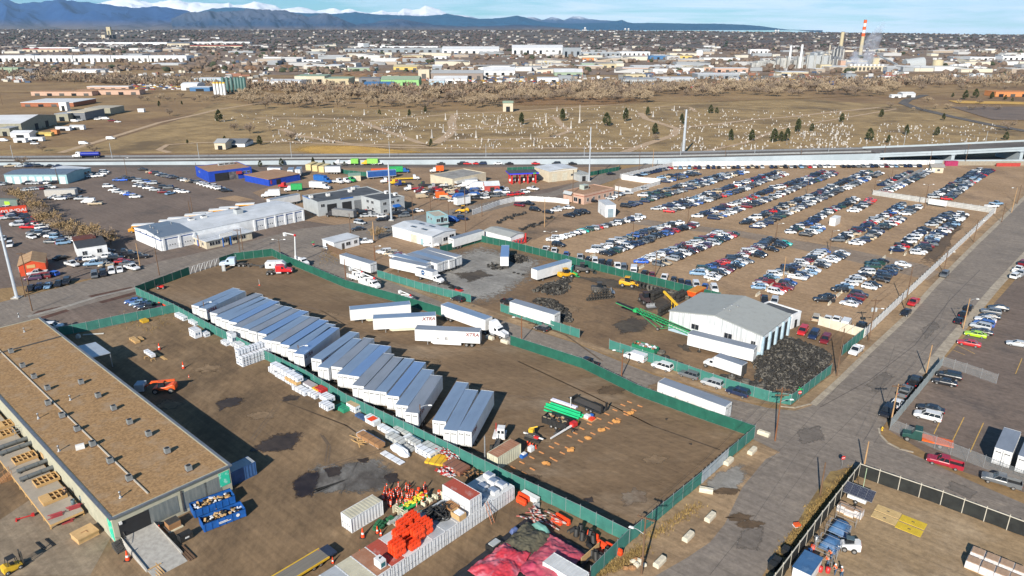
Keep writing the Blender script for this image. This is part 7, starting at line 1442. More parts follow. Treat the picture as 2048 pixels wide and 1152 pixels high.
MB().bx(3.2,4.6,-1.2,1.2,.75,1.0).b_('ramp',M('blue_black_sheet',(.03,.04,.07),ro=.5),t)
t=th('telehandler','orange telehandler carrying a grey box in the workshop shadow','telehandler',G(331,783),PI+.12);m=MB();m.loft([C0(x,.7,zt,hw)for x,zt,hw in((-2.3,1.7,.9),(-1.9,1.9,1.0),(-.6,1.5,1.0),(1.7,1.3,.95),(2.2,1.1,.8))]);m.b_('body',B2,t);m=MB();m.f_((-.3,1.1,.15,1.0),(-.2,.9,.2,.95),1.45,2.6);m.b_('cab',R0,t);MB().bx(-.25,.95,.16,1.0,2.6,2.68).b_('cab_roof',B2,t);m=MB();m.t_((-2.2,-.2,2.5),(2.6,-.2,2.3),.28,.24,4,smooth=False);m.t_((2.2,-.2,2.3),(4.0,-.2,1.3),.2,.18,4,smooth=False);m.b_('boom',B2,t);m=MB();[m.bx(3.9,5.3,s-.06,s+.06,.6,.7)for s in(-.7,.3)];m.bx(3.85,3.95,-1,.6,.6,1.6);m.b_('fork',G0,t)
for x in(-1.5,1.6):
 for s in SS:l=link('wheel',F1,t,(x,s*1.05,.62));l.scale=(1.25,1.3,1.25)
m=MB();m.bx(-.9,.9,-1.1,1.1,0,1.5);m.bx(-.92,.92,-1.12,1.12,.7,.76);A0('grey_box_load',m,M('grey_board_box',(.4,.44,.5),ro=.7),'grey box carried on the telehandler forks','box',0,0,PI+.12,raw=t.location+Rn(PI+.12,3,'Z')@V_((4.8,-.2,.72)))
for i,(x,y)in enumerate([(293,717),(306,722)]):m=MB();m.bx(-.5,.5,-.06,.06,.5,.6);[m.t_((x2,y2,0),(x2*.6,0,.55),.04,None,4)for x2 in(-.5,.5)for y2 in(-.3,.3)];A0('trestle',m,Y0,'low wooden trestle under the white wrapped bundle, %s one'%['left','right'][i],'trestle',x,y,E1)
m=MB();m.bx(-3.2,3.2,-.15,.15,0,.12);m.bx(-2.5,3.5,.25,.5,0,.1);A0('long_planks',m,Y0,'long planks lying beside the red cone','planks',318,712,E2)
m=MB();m.bx(-.45,.45,-.35,.35,0,.7);m.f_((-.45,.45,-.35,.35),(-.2,.2,-.3,.3),.7,1.0);A0('water_tank',m,Y1,'small pale tank by the fence in the shadow','tank',157,676,0);m=MB();m.bx(-2.4,2.4,-.2,.2,0,.2);m.bx(-2.4,2.4,-.05,.05,.2,.26);A0('timber_beam',m,Y1,'pale timber beam in the shadow by the cross fence','beam',187,669,I0(10))
def skip(px,py,ang,label,seed,badge=False,L=6.4):
 t=th('waste_skip',label,'skip',G(px,py),ang);m=MB();w=1.2;h=1.5;sk=M('skip_blue',(.015,.11,.4),(.012,.085,.3),sc=1,ro=.5)
 for s in SS:
  m.bx(0,L,s*w-.06,s*w+.06,.15,h);m.bx(0,L,s*w-.1,s*w+.1,h-.1,h)
  for k in range(7):m.bx(.1+k*(L-.3)/6,.22+k*(L-.3)/6,s*(w+.08)-.05,s*(w+.08)+.05,.15,h)
 m.bx(0,.1,-w,w,.15,h);m.bx(L-.1,L,-w,w,.15,h);m.bx(0,L,-w,w,.1,.2);m.b_('shell',sk,t)
 d=MB();r=RR(seed)
 for k in range(60):
  T=Tn((r.uniform(.5,L-.5),r.uniform(-.9,.9),r.uniform(.5,1.35)))@Rn(r.uniform(0,3),4,'Z')@Rn(r.uniform(-.5,.5),4,'Y');l=r.uniform(.3,1.1);d.bx(-l/2,l/2,-.15,.15,-.08,.08,r.choice([0,0,1,2,3]),None,T)
 d.bx(.2,L-.2,-1,1,.3,.7,2);d.b_('rubbish',[Y0,J2,K0,I2],t)
 if badge:
  m=MB();m.l_([(.28,-.01),(.28,.01)],14);me=m.mesh('emblem',D0);me.transform(Tn((L*.8,-w-.16,.95))@Rn(PI/2,4,'X'));link('emblem',me,t)
  m=MB();[m.bx(L*.35,L*.35+1.8-.5*j,-w-.15,-w-.13,.62+.2*j,.74+.2*j)for j in range(2)];m.b_('lettering',D0,t)
 return t
skip(404,1058,I0(38),'blue waste skip full of scrap, nearer one with a white emblem',1,True);skip(385,1030,I0(38),'blue waste skip full of boards, farther one against the wall',2)
pct('grey',G(440,975),E1,'blue container in the shadow at the workshop corner',None,6.06,M('container_blue',(.04,.1,.24),(.03,.08,.19),ro=.5))
m=MB();m.bx(-1.1,1.1,-1.0,1.0,0,.25,1);m.bx(-.9,.9,-.8,.8,.25,1.3,0);[m.bx(-.9,.9,-.8+.2*k,-.7+.2*k,1.3,1.4,2)for k in range(8)];A0('brown_crate',m,[X1,H3,G0],'brown slatted crate on a cream base beside the skips','crate',347,1055,E1)
m=MB();m.bx(-.9,.9,-.6,.6,.1,1.1,0);m.bx(-1.0,-.9,-.6,.6,0,1.2,0);m.bx(-.3,.3,-.62,-.6,.5,.75,1);A0('black_bin',m,[K0,D0],'black tipping bin at the foot of the skips','bin',372,1078,E1)
t=th('loading_ramp','concrete ramp running down from the dark roller door','ramp');o=LW.pt(LW.w*.04,0,0);e=LW.pt(LW.w*.30,0,0);out=V_((Co(LW.rz-PI/2),Si(LW.rz-PI/2),0));Lr=11;m=MB()
v=[o,e,e+out*Lr,o+out*Lr];m.add([(v[0].x,v[0].y,0),(v[1].x,v[1].y,0),(v[2].x,v[2].y,0),(v[3].x,v[3].y,0),(v[0].x,v[0].y,.9),(v[1].x,v[1].y,.9),(v[2].x,v[2].y,.06),(v[3].x,v[3].y,.06)],[(4,5,6,7),(0,1,5,4),(1,2,6,5),(3,0,4,7),(2,3,7,6)]);m.b_('slab',U2,t)
m=MB()
for s,q in((o,-1),(e,1)):
 a1,a2=s,s+out*(Lr-2);n2=(e-o).normalized()*.22*q;m.add([(p.x,p.y,z)for p in(a1,a2,a2+n2,a1+n2)for z in(0,1.15 if p in(a1,)else .45)],[(0,2,3,1),(4,6,7,5),(2,4,5,3),(6,0,1,7),(1,3,5,7)])
m.b_('kerb_wall',U2,t)
t=th('steel_stair','grey steel stair beside the ramp','stair',G(238,1091),LW.rz-PI/2);m=MB()
for k in range(6):m.bx(.32*k,.32*k+.34,-.9,.9,0,1.0-.16*k)
m.b_('step',G0,t);m=MB();[m.t_((0,s,1.9),(2.0,s,1.0),.04,None,5)for s in(-.9,.9)];[m.t_((x,s,0),(x,s,1.9-.45*x),.035,None,5)for s in(-.9,.9)for x in(0,1,2)];m.b_('handrail',G0,t)
m=MB();[m.bx(-2,2,-.1+.35*k,.12+.35*k,0,.16+.05*k)for k in range(3)];A0('timber_offcuts',m,H2,'dark timbers lying on the right of the ramp','timbers',368,1110,LW.rz-PI/2);m=MB();[m.bx(-1.8,1.8,-.06+.3*k,.06+.3*k,.05*k,.12+.05*k)for k in range(4)];m.bx(-.3,-.2,-.4,1.4,.3,.4);A0('timber_offcuts',m,Y0,'pale timber offcuts at the bottom of the ramp','timbers',305,1142,E2)
D1=1.0;dk0=G(146,1062,0)
DKY=11.0;DKW=4.6
t=th('timber_deck','long raised timber deck along the left side of the workshop','deck');p1=LW.pt(-.7,DKY,0);p2=LW.pt(-.7,60,0);wv=V_((-Co(LW.rz),-Si(LW.rz),0))*DKW;m=MB();q=[p1,p2,p2+wv,p1+wv];m.p_([(v.x,v.y)for v in q],D1-.12,D1,0);m.b_('boards',M('deck_boards',(.36,.31,.25),(.3,.26,.21),sc=.6,st=(1,1,1),ro=.9),t)
m=MB();d=(p2-p1).normalized();A2=At(d.y,d.x)
for s in(p1,p1+wv):
 m.B(*(s+d*27).xy,D1-.4,54,.12,.39,A2)
 for k in range(18):c=s+d*(3*k+.3);m.B(c.x,c.y,0,.15,.2,D1-.1,A2)
c=p1+wv/2;m.B(c.x,c.y,D1-.35,.12,DKW,.34,A2);m.b_('frame',Y0,t)
def G6(x,y,label,n=6,kind=0):
 m=MB();L,w=3.4,2.6
 for lv in range(3):
  z=.05+.17*lv;m.bx(-L/2,L/2,-w/2,-w/2+.1,z,z+.14);m.bx(-L/2,L/2,w/2-.1,w/2,z,z+.14)
  for k in range(n):xx=-L/2+L*k/(n-1);m.bx(xx-.05,xx+.05,-w/2+.1,w/2-.1,z,z+.14)
  m.bx(-L/2+.3,L*.1,-.1,.02,z+.002,z+.142);m.bx(L*.15,L*.4,.3-.2*kind,.42-.2*kind,z+.002,z+.142)
 if kind:m.bx(-L/2,-L*.1,-w/2,w/2,.56,.6)
 return A0('framed_wall_stack',m,Y0,label,'wooden frame',x,y,LW.rz,D1,'wooden wall frames on the deck')
for i,(x,y,k)in enumerate([(107,997,1),(93,962,0),(50,918,0),(8,871,1),(12,851,1)]):G6(x,y,'stack of pale wooden wall frames on the deck, %s from the near end'%F0(i),6,k)
for i,(x,y)in enumerate([(84,948),(78,932),(41,898),(35,888)]):
 m=MB();m.t_((-3.2,0,.5),(3.0,0,.5),.38,None,10);[m.t_((xx,0,.5),(xx+.12,0,.5),.43,None,10)for xx in(-2.2,-.2,1.8)];m.bx(-3,-2.8,-.4,.4,0,.2);m.bx(2.6,2.8,-.4,.4,0,.2);A0('air_duct',m,M('grey_duct',(.13,.14,.14),(.18,.19,.19),ro=.5,metal=.3),'long grey air duct on the deck, %s from the near end'%F0(i),'duct',x,y,LW.rz,D1,'grey air ducts on the deck')
for i,(x,y)in enumerate([(147,1008),(164,1000)]):m=MB();m.l_([(.28,0),(.3,.85),(.26,.85),(.24,.1)],12);A0('steel_drum',m,M('slate_drum',(.08,.12,.14),ro=.5),'slate blue open drum at the near end of the deck, %s one'%['left','right'][i],'drum',x,y,0,D1)
for i,(x,y)in enumerate([(148,1017),(112,1033),(133,1046)]):m=MB();r=RR(i);[m.bx(-.9+r.uniform(-.3,.3),.9,-.3+.2*k,-.15+.2*k,.1*k,.1*k+.09)for k in range(4)];m.t_((-1,.3,.4),(1.2,-.2,.5),.05,None,5);A0('red_tools',m,M('dull_red_tools',(.36,.05,.06),ro=.6),'pile of dull red straps and tools at the deck end, %s one'%F0(i),'tools',x,y,E1-.2,D1 if i<2 else 0)
m=MB();m.bx(-1.5,1.5,-1.3,1.3,0,.12);m.bx(-1.45,1.45,-1.25,1.25,.12,.7);m.bx(-1.5,1.5,-1.35,1.35,.7,.95);m.bx(-.5,.3,-.1,.02,.95,1.0,1);m.bx(.2,.32,-.6,0,.95,1.0,1);A0('plywood_box',m,[I2,X1],'large plywood panel box on the ground by the deck','plywood box',171,1073,LW.rz+.1)
m=MB();m.bx(-1.2,1.2,-.07,.07,.2,.32);m.bx(.9,1.3,-.25,.25,.1,.5);m.bx(-1.2,-1.0,-.4,.4,0,.3);A0('pallet_jack',m,U0,'red pallet truck on the concrete by the deck','pallet truck',50,1037,E1-.3)
for i,(x,y)in enumerate([(81,1093),(100,1086)]):m=MB();m.bx(-1.3,1.3,-.15,.15,0,.2);m.bx(-1.25,1.25,-.05,.05,.2,.24);A0('black_beam',m,K0,'short black beam on the concrete, %s of two'%['left','right'][i],'beam',x,y,E2+.1)
m=MB();[m.bx(.3*k,.3*k+.3,-.8,.8,0,.95-.15*k)for k in range(6)];[m.t_((0,s,1.8),(1.8,s,.9),.04,None,5)for s in(-.8,.8)];[m.t_((x,s,0),(x,s,1.8-.5*x),.04,None,5)for s in(-.8,.8)for x in(0,.9,1.8)];A0('wooden_steps',m,X1,'brown wooden steps with rails down from the deck','steps',24,955,LW.rz+PI)
m=MB();[m.t_((x,y,0),(x,y,1.6),.04,None,5)for x in(-.9,.9)for y in(-.6,.6)];[m.bx(-.9,.9,y-.03,y+.03,z,z+.06)for y in(-.6,.6)for z in(.5,1.0,1.55)];A0('steel_trolley',m,J0,'pale steel cage trolley at the far end of the deck','trolley',40,868,LW.rz,D1)
m=MB();m.bx(-.9,.9,-.6,.6,0,.8);m.bx(-.95,.95,-.65,.65,.8,.86);m.bx(-.3,.5,-.3,.3,.86,1.0,1);A0('plywood_bench',m,[I2,M('lime_jacket',(.5,.7,.05),ro=.7)],'plywood bench with a lime jacket on it','bench',96,911,LW.rz,D1)
t=th('forklift','yellow forklift cut by the bottom left corner','forklift',G(28,1140),E1+.1);m=MB();m.loft([C0(-1.3,.3,1.3,.6),C0(-.9,.25,1.4,.65),C0(.5,.25,.9,.65),C0(1.0,.25,.8,.6)]);m.b_('body',X0,t);m=MB();[m.t_((x,s,.9),(x*.8,s*.95,2.2),.05,None,5)for x in(-.7,.6)for s in(-.55,.55)];m.bx(-.6,.5,-.55,.55,2.2,2.28);m.b_('guard',K0,t);m=MB();[m.bx(1.1,1.25,s-.07,s+.07,.1,2.6)for s in(-.4,.4)];m.b_('mast',G0,t);m=MB();[m.bx(1.25,2.4,s-.06,s+.06,.1,.16)for s in(-.35,.35)];m.b_('fork',G0,t);MB().bx(-.3,.2,-.3,.3,.9,1.3).b_('seat',K0,t)
for x in(-.9,.7):
 for s in SS:link('wheel',WH,t,(x,s*.6,.34))
def N2(label,poly,z,seed,mat,name='tarpaulin',amp=.5,n=56):
 xs=[p[0]for p in poly];ys=[p[1]for p in poly];P=[G(*p,1.0)for p in poly];m=MB()
 a,b,c,d=P;vs=[]
 for j in range(n+1):
  for i in range(n+1):
   u,v=i/n,j/n;p=a*(1-u)*(1-v)+b*u*(1-v)+c*u*v+d*(1-u)*v
   q=V_((p.x*.28,p.y*.28,seed));e=min(u,1-u,v,1-v)*2
   h=z*min(1,.55+e)+amp*(abs(mn_.noise(q))*1.3+.6*abs(mn_.noise(q*2.9))+.35*abs(mn_.noise(q*7.3)));vs.append((p.x+.12*mn_.noise(q*3),p.y+.12*mn_.noise(q*3+V_((5,0,0))),h))
 w=n+1;m.add(vs,[(j*w+i,j*w+i+1,(j+1)*w+i+1,(j+1)*w+i)for j in range(n)for i in range(n)],smooth=True);o=m.b_(name,mat);md=o.modifiers.new('thickness','SOLIDIFY');md.thickness=.02;return M0(o,label,'tarpaulin')
TRED=M('red_tarp',(.5,.035,.05),(.42,.05,.075),sc=.5,ro=.5,c3=(.5,.16,.2),sc3=.35,lo3=.5,hi3=.62);TPNK=M('pink_red_tarp',(.4,.055,.085),(.46,.12,.15),sc=.5,ro=.55,c3=(.38,.04,.09),sc3=.3);TCAM=M('olive_net',(.07,.065,.045),(.11,.1,.065),sc=1.2,ro=.9,c3=(.035,.035,.03),sc3=.8);TBLK=M('black_sheet',(.018,.019,.022),(.03,.03,.034),ro=.6)
N2('black sheet under the red tarpaulins',[(880,1165),(1053,1030),(1188,1102),(1110,1200)],.7,3.0,TBLK,'ground_sheet',.15);N2('olive net tarpaulin with pale ropes between the red sheets',[(1000,1090),(1055,1045),(1108,1075),(1060,1115)],1.5,9.0,TCAM,'net_tarpaulin',.5);N2('bright red tarpaulin, left sheet of the heap',[(935,1140),(1010,1085),(1062,1110),(1010,1190)],1.4,5.0,TRED,'tarpaulin',.6);N2('faded pink red tarpaulin, right sheet of the heap',[(1035,1140),(1100,1070),(1170,1108),(1100,1200)],1.5,7.0,TPNK,'tarpaulin',.6);N2('blue grey patch of sheet at the heap edge',[(1018,1062),(1032,1052),(1038,1058),(1024,1068)],1.3,2.0,M('blue_patch',(.1,.14,.3),ro=.6),'tarpaulin',.1,8);N2('teal cloth pieces at the top of the heap',[(1062,1052),(1072,1048),(1102,1066),(1088,1074)],1.9,4.0,M('teal_cloth',(.14,.32,.28),ro=.8),'tarpaulin',.15,8)
m=MB();m.bx(-1.1,1.1,-.8,.8,0,1.0);m.bx(-.8,.8,-.5,.5,1.0,1.15,1);A0('black_crate',m,[K0,M('steel_bits',(.4,.42,.42),ro=.5)],'black crate of pale fittings left of the tarpaulins','crate',989,1097,E1)
for k in range(14):
 x,y=[(1150,1058),(1152,1072),(1160,1066),(1171,1070),(1180,1075),(1164,1080),(1176,1088),(1187,1086),(1192,1120),(1201,1108),(1200,1125),(1213,1112),(1190,1100),(1182,1115)][k]
 m=MB();m.l_([(.42,0),(.45,.2),(.4,.25),(.36,1.5),(.3,1.52),(.28,.3)],12);o=A0('black_barrel',m,K0,'black plastic barrel, %s in the group behind the tarpaulins'%F0(k),'barrel',x,y,0,0,'black barrels by the fence');o.rotation_euler=(R.uniform(-.2,.2)if k%3 else 1.4,0,R.uniform(0,6))
pct('white',G(1166,1186),E1+PI/2,'white container end at the bottom by the black barrels')
m=MB();m.bx(-2.2,2.2,-.05,.05,0,1.6);A0('plywood_sheet',m,I2,'brown sheet standing beside the white container end','plywood',1180,1118,E1)
m=MB();m.bx(-1.6,1.6,-.4,.4,0,.9);m.bx(-1.65,1.65,-.45,.45,.9,1.0);A0('white_cabinet',m,L0,'long white cabinet by the fence at the container row end','cabinet',1061,999,E2)
m=MB();r=RR(4);[m.bx(-.5,.6,-.4+.15*k,-.3+.15*k,0,.2+.1*k)for k in range(5)];m.t_((-.4,0,.3),(.5,.3,1.0),.05,None,5);A0('metal_scrap',m,J0,'small heap of bright metal scrap by the fence','scrap',1072,1014,0)
m=MB();r=RR(6);[m.o_((r.uniform(-1.5,1.5),r.uniform(-1,1),.2),(.5,.4,.35),k%2,None,.3,r)for k in range(10)];A0('rubbish_heap',m,[Z3,X1],'heap of rubble and boards at the foot of the utility pole','rubble',1268,1130,0)
def block():m=MB();m.loft([[(x,-.42,0),(x,.42,0),(x,.42,.5),(x,.3,.72),(x,-.3,.72),(x,-.42,.5)]for x in(-.95,.95)]);m.bx(-.2,.2,-.08,.08,.72,.78);return m.mesh('concrete_block',Z3)
BLK=block()
for i,(x,y,a,lb)in enumerate([(1504,905,E1,'pale concrete block nearest the street corner'),(1457,926,E1,'pale concrete block beside the grey gate'),(1412,984,E2+.4,'pale concrete block lying across the gravel'),(1420,1038,E1,'pale concrete block on the verge, third from bottom'),(1376,1077,E1,'pale concrete block on the verge, second from bottom'),(1319,1128,E1,'pale concrete block on the verge, bottom one'),(980,678,E2,'concrete block at the open yard gate, left'),(1010,686,E2,'concrete block at the open yard gate, right'),(1527,870,E2,'long pale block left of the reddish pole')]):o=link('concrete_block',BLK,None,G(x,y),a);o.scale=(1.15,1.1,1.1);M0(o,lb,'concrete block','pale concrete blocks')
for i,(x0,y0,x1,y1,n)in enumerate([(1415,563,1425,558,1),(1511,593,1520,588,1),(1530,583,1578,545,5),(1596,545,1646,518,4),(1655,612,1722,548,8),(1730,545,1790,500,4),(1688,488,1800,420,9),(1805,514,1890,440,8),(1185,514,1186,513,1),(1280,537,1286,535,1),(1112,527-50,1116,476,1)]):
 for k in range(n):
  f=(k+.5)/n;m=MB();m.loft([[(x,-.3,0),(x,.3,0),(x,.1,.4),(x,.08,.85),(x,-.08,.85),(x,-.1,.4)]for x in(-1.5,1.5)]);m.bx(-.9,-.6,-.31,.31,-.01,.12);o=A0('concrete_barrier',m,Z3,'pale concrete barrier between parked cars, %s in the %s line from the left'%(F0(k),F0(i)),'concrete barrier',x0+(x1-x0)*f,y0+(y1-y0)*f,I0(52+8*Si(k*3)),0,'barriers between the car rows')
SM=M('orange_brown_block',(.5,.23,.09),(.42,.19,.075),ro=.8)
MK=[(1259,805),(1246,811),(1230,821),(1214,829),(1198,838),(1179,849),(1164,858),(1150,867),(1139,873),(1114,888),(1103,895),(1083,906),(1064,916),(1044,926),(1026,936),(1268,821),(1252,825),(1252,830),(1237,839),(1221,847),(1215,857),(1186,868),(1161,883),(1135,897),(1125,907),(1105,918),(1110,921),(1065,939),(1048,947),(1017,943),(1280,813)]
for i,(x,y)in enumerate(MK):m=MB();m.bx(-.55,.55,-.14,.14,0,.16);m.bx(-.5,.5,-.1,.1,.16,.2);A0('wheel_stop',m,SM,'orange brown block on the dirt, %s in the scattered lines'%F0(i),'block',x,y,E2,0,'orange brown blocks on the dirt')
for i,(x,y)in enumerate([(1261,828),(1232,845),(1202,863),(1176,878),(1140,901),(1092,929)]):
 m=MB();r=RR(i);[m.o_((r.uniform(-.5,.5),r.uniform(-.3,.3),.25),(.45,.35,.35),0,None,.25,r)for _ in range(4)];A0('orange_mound',m,M('orange_rock',(.5,.24,.07),(.42,.2,.06),ro=.9),'orange brown rock pile on the dirt, %s from the far end'%F0(i),'rock pile',x,y,0,0,'orange rock piles')
PIPE=M('green_pipe',(.02,.5,.2),(.018,.42,.17),ro=.35)
for i,(x,y,L,z)in enumerate([(1118,832,7,.2),(1123,827,8,.2),(1128,824,8.5,.2),(1133,821,8,.2),(1126,824,8,.58),(1131,821,7,.58)]):m=MB();m.t_((-L/2,0,z+.02),(L/2,0,z+.02),.2,None,10);m.t_((L/2-.3,0,z+.02),(L/2,0,z+.02),.23,None,10);A0('green_pipe',m,PIPE,'bright green plastic pipe, %s of the bundle in the dirt yard'%F0(i),'pipe',x,y,E2+.1,0,'green pipes')
for i,(x,y,L,c)in enumerate([(1127,810,6,'white'),(1130,808,6,'lilac'),(1112,812,3,'amber')]):m=MB();m.t_((-L/2,0,.25),(L/2,0,.25),.24,None,10);m.t_((L/2-.3,0,.25),(L/2,0,.25),.27,None,10);A0('plastic_pipe',m,M('pipe_'+c,{'white':(.65,.65,.7),'lilac':(.5,.5,.62),'amber':(.5,.3,.06)}[c],ro=.4),'%s plastic pipe beside the green bundle'%c,'pipe',x,y,E2+.1)
t=th('tipping_trailer','black tipping trailer filled with dark rubbish','trailer',G(1113,853),E2+.15);m=MB();[m.bx(-2.6,2.6,s*1.2-.06,s*1.2+.06,.7,1.9)for s in SS];m.bx(-2.6,-2.5,-1.2,1.2,.7,1.9);m.bx(2.5,2.6,-1.2,1.2,.7,1.9);m.bx(-2.6,2.6,-1.2,1.2,.6,.75);[m.bx(-2.4+k,-2.3+k,s*1.29-.04,s*1.29+.04,.7,1.9)for k in range(6)for s in SS];m.b_('box',K0,t);m=MB();r=RR(1)
for k in range(46):m.o_((r.uniform(-2.2,2.2),r.uniform(-1,1),r.uniform(1.3,1.9)),(r.uniform(.2,.5),r.uniform(.2,.4),.25),r.choice([0,0,1,2]),None,.3,r,6,4)
m.b_('rubbish',[K0,X1,M('tan_scrap',(.4,.32,.2),ro=.9)],t);[link('wheel',WHS,t,(x,s*1.15,.4))for x in(-.5,.5)for s in SS];MB().bx(2.6,4.4,-.08,.08,.55,.68).b_('drawbar',K0,t)
t=th('car_trailer','black low trailer with ramps raised at one end','trailer',G(1181,818),E2-.02);m=MB();m.bx(-4.2,3.2,-1.1,1.1,.6,.75);m.b_('deck',M('dark_planks',(.06,.055,.05),(.09,.08,.07),sc=2,st=(.3,5,1),ro=.9),t);m=MB();[m.bx(-4.2,3.2,s*1.15-.06,s*1.15+.06,.5,.95)for s in SS];m.bx(-4.3,-4.1,-1.1,1.1,.6,1.5);m.bx(-5.6,-4.2,-.1,.1,.5,.65);m.b_('frame',K0,t);[m for m in[MB().bx(3.2,3.4,s*.75-.3,s*.75+.3,.7,2.6)]for s in(1,)]
for s in SS:MB().bx(3.2,3.35,s*.75-.3,s*.75+.3,.7,2.4).b_('ramp',K0,t);[link('wheel',WHS,t,(x,s*1.25,.4))for x in(0,1.0)];MB().bx(-.6,1.6,s*1.25-.2,s*1.25+.2,.85,.95).b_('mudguard',K0,t)
m=MB();m.bx(-1.3,1.3,-.9,.9,.1,.16,2);m.bx(-.9,.1,-.5,.4,.16,.8,0);m.bx(.2,1.1,-.6,.6,.16,.5,1);m.bx(-.2,.5,.5,.9,.16,.9,3);A0('tool_heap',m,[L0,Q1,I2,J1],'small heap of orange and white gear beside the green pipes','gear',1178,838,E2)
t=th('boom_trailer','white boom with a red head lying on a small trailer','boom',G(1131,867),E1-.1);m=MB();m.t_((-4,0,.6),(2.6,0,1.1),.16,.22,4,smooth=False);m.b_('boom',D0,t);MB().bx(1.6,2.8,-.5,.5,.8,1.6).b_('engine_cover',U0,t);m=MB();m.o_((-1.6,.5,.7),(1.0,.5,.5),0,None,.2);m.b_('cover',K0,t);MB().bx(3.0,4.4,.6,.9,.3,.7).b_('yellow_case',X0,t);[link('wheel',WH,t,(1.2,s*.7,.34))for s in SS]
t=th('drilling_machine','compact yellow and black drilling machine with orange cones','machine',G(1067,880),E2+.2);m=MB();m.bx(-1.6,1.6,-.75,-.35,0,.55);m.bx(-1.6,1.6,.35,.75,0,.55);m.b_('track',K0,t);m=MB();m.loft([C0(-1.5,.5,1.1,.6),C0(-.4,.5,1.3,.65),C0(1.0,.5,.95,.6)]);m.b_('body',G0,t);m=MB();m.t_((-2,-.2,1.1),(2.2,-.3,1.0),.16,None,4,smooth=False);m.b_('drill_rack',L0,t);MB().bx(-1.2,-.3,.2,.9,1.1,1.9).b_('yellow_arm',X0,t);MB().bx(.4,1.3,-.7,-.2,.9,1.25).b_('red_cover',U0,t);m=MB();m.t_((-1.2,.6,1.8),(.2,1.2,2.3),.14,None,5);m.b_('arm',X0,t)
for i,(x,y)in enumerate([(1055,889),(1060,892),(1065,894),(1071,897)]):m=MB();m.l_([(.3,0),(.3,.05),(.2,.1),(.12,.7),(.1,.72)],10);A0('orange_keg',m,[Q1],'orange keg in front of the drilling machine, %s of four'%F0(i),'keg',x,y,0,0,'orange kegs')
m=MB();m.bx(-.5,.5,-.4,.4,0,.9);m.bx(-.45,.45,-.35,.35,.9,1.0);A0('white_box',m,D0,'white box standing in front of the drilling machine','box',1062,902,E1);m=MB();m.bx(-.7,.7,-.35,.35,0,.6);m.bx(-.3,.5,-.3,.3,.6,.8,1);A0('blue_case',m,[J1,L0],'blue case by the beige container','case',1047,914,E1)
t=th('yard_tractor','small white yard tractor with square cab','truck',G(995,893),I0(82));m=MB();m.bx(1.2,2.6,-1.1,.3,1.0,3.0);m.b_('cab',D0,t);MB().bx(1.3,4.0,-1.15,1.15,.7,1.15).b_('bonnet',D0,t);MB().bx(-2.4,1.3,-.45,.45,.7,1.0).b_('chassis',G0,t);[MB().bx(1.17,1.2,y-.25,y+.25,2.0,2.6).b_('rear_window',R0,t)for y in(-.75,-.05)];MB().bx(2.6,2.63,-1.0,.2,1.9,2.8).b_('windscreen',R0,t);MB().bx(1.5,2.4,-1.13,-1.1,1.9,2.7).b_('side_window',R0,t);MB().t_((3.4,.8,1.1),(3.4,.8,2.9),.08,None,6).b_('exhaust_stack',U0,t);[link('wheel',M2,t,(-1.2,s*.9,.5))for s in SS];[link('wheel',F1,t,(3.2,s*1.0,.5))for s in SS]
A1(H4((.6,.02,.025),'bright red tractor with sleeper standing alone in the dirt yard',fairing=False),536,549,8)
A1(H4((.45,.55,.68),'pale blue tractor with sleeper by the west gate',fairing=False),489,532,188)
t=th('travel_trailer','white camper trailer behind the red tractor','camper',G(552,538),I0(5));m=MB();m.loft([C0(-3,.6,2.3,1.1),C0(-2.6,.5,2.7,1.2),C0(2.2,.5,2.7,1.2),C0(3.2,.6,1.8,1.0)]);m.b_('body',D0,t);m=MB();[m.bx(x,x+.8,-1.23,-1.18,1.5,2.0)for x in(-1.8,.3)];m.b_('window',R0,t);[link('wheel',WH,t,(x,s*1.1,.34))for x in(-.4,.4)for s in SS]
t=th('portable_toilet','grey portable toilet beside the slanted gate','toilet',G(448,542),I0(20));MB().bx(-.55,.55,-.55,.55,0,2.1).b_('cabin',M('grey_cabin',(.3,.32,.33),ro=.6),t);MB().f_((-.6,.6,-.6,.6),(-.4,.4,-.4,.4),2.1,2.35).b_('roof',L0,t);MB().bx(-.35,.35,-.58,-.54,.15,1.95).b_('door',Y1,t)
m=MB();m.bx(-3,3,-.2,.2,.5,.7);m.bx(-3.2,-3,-1,1,.4,.8);m.bx(2.6,3,-1,1,.4,.8);[m.t_((x,s*.9-.15,.4),(x,s*.9+.15,.4),.4,None,10)for x in(-2,2.2)for s in SS];A0('axle_dolly',m,G0,'bare dark trailer chassis beside the pale blue tractor','chassis',512,534,I0(-12))
t=th('garden_tractor','small red tractor in the fence shadow','tractor',G(322,578),I0(10));MB().bx(-.9,.9,-.4,.4,.5,1.1).b_('bonnet',U0,t);MB().bx(-.9,-.2,-.5,.5,1.1,1.3).b_('seat',K0,t);[link('wheel',F1,t,(-.6,s*.6,.5))for s in SS];[link('wheel',WH,t,(.8,s*.5,.34))for s in SS]
m=MB();m.t_((0,0,.3),(0,0,1.9),.04,None,6,1);m.l_([(.3,0),(.3,.12),(.1,.3)],8,0);A0('marker_post',m,[Q1,D0],'white marker post on an orange base in the dirt yard','marker post',519,571)
m=MB();m.t_((0,0,0),(0,0,2.4),.07,None,6);m.bx(-.15,.15,-.15,.15,2.4,2.5);A0('white_post',m,L0,'pale post standing behind the green pipes','post',1141,817)
BKT=B5('white bucket truck with red tipped boom, left of the pair on the side street');d=G(800,580)-G(690,545);SA=Dg(At(d.y,d.x));A1(BKT,718,563,SA)
C2(BKT,G(742,575),I0(SA),'white bucket truck with red tipped boom, right of the pair on the side street');C2(BKT,G(815,606),I0(SA),'small white bucket truck behind the green fence near the trailers',scale=.8)
A1(B5('white bucket truck with its boom raised high over the crossing',True),602,530,SA)
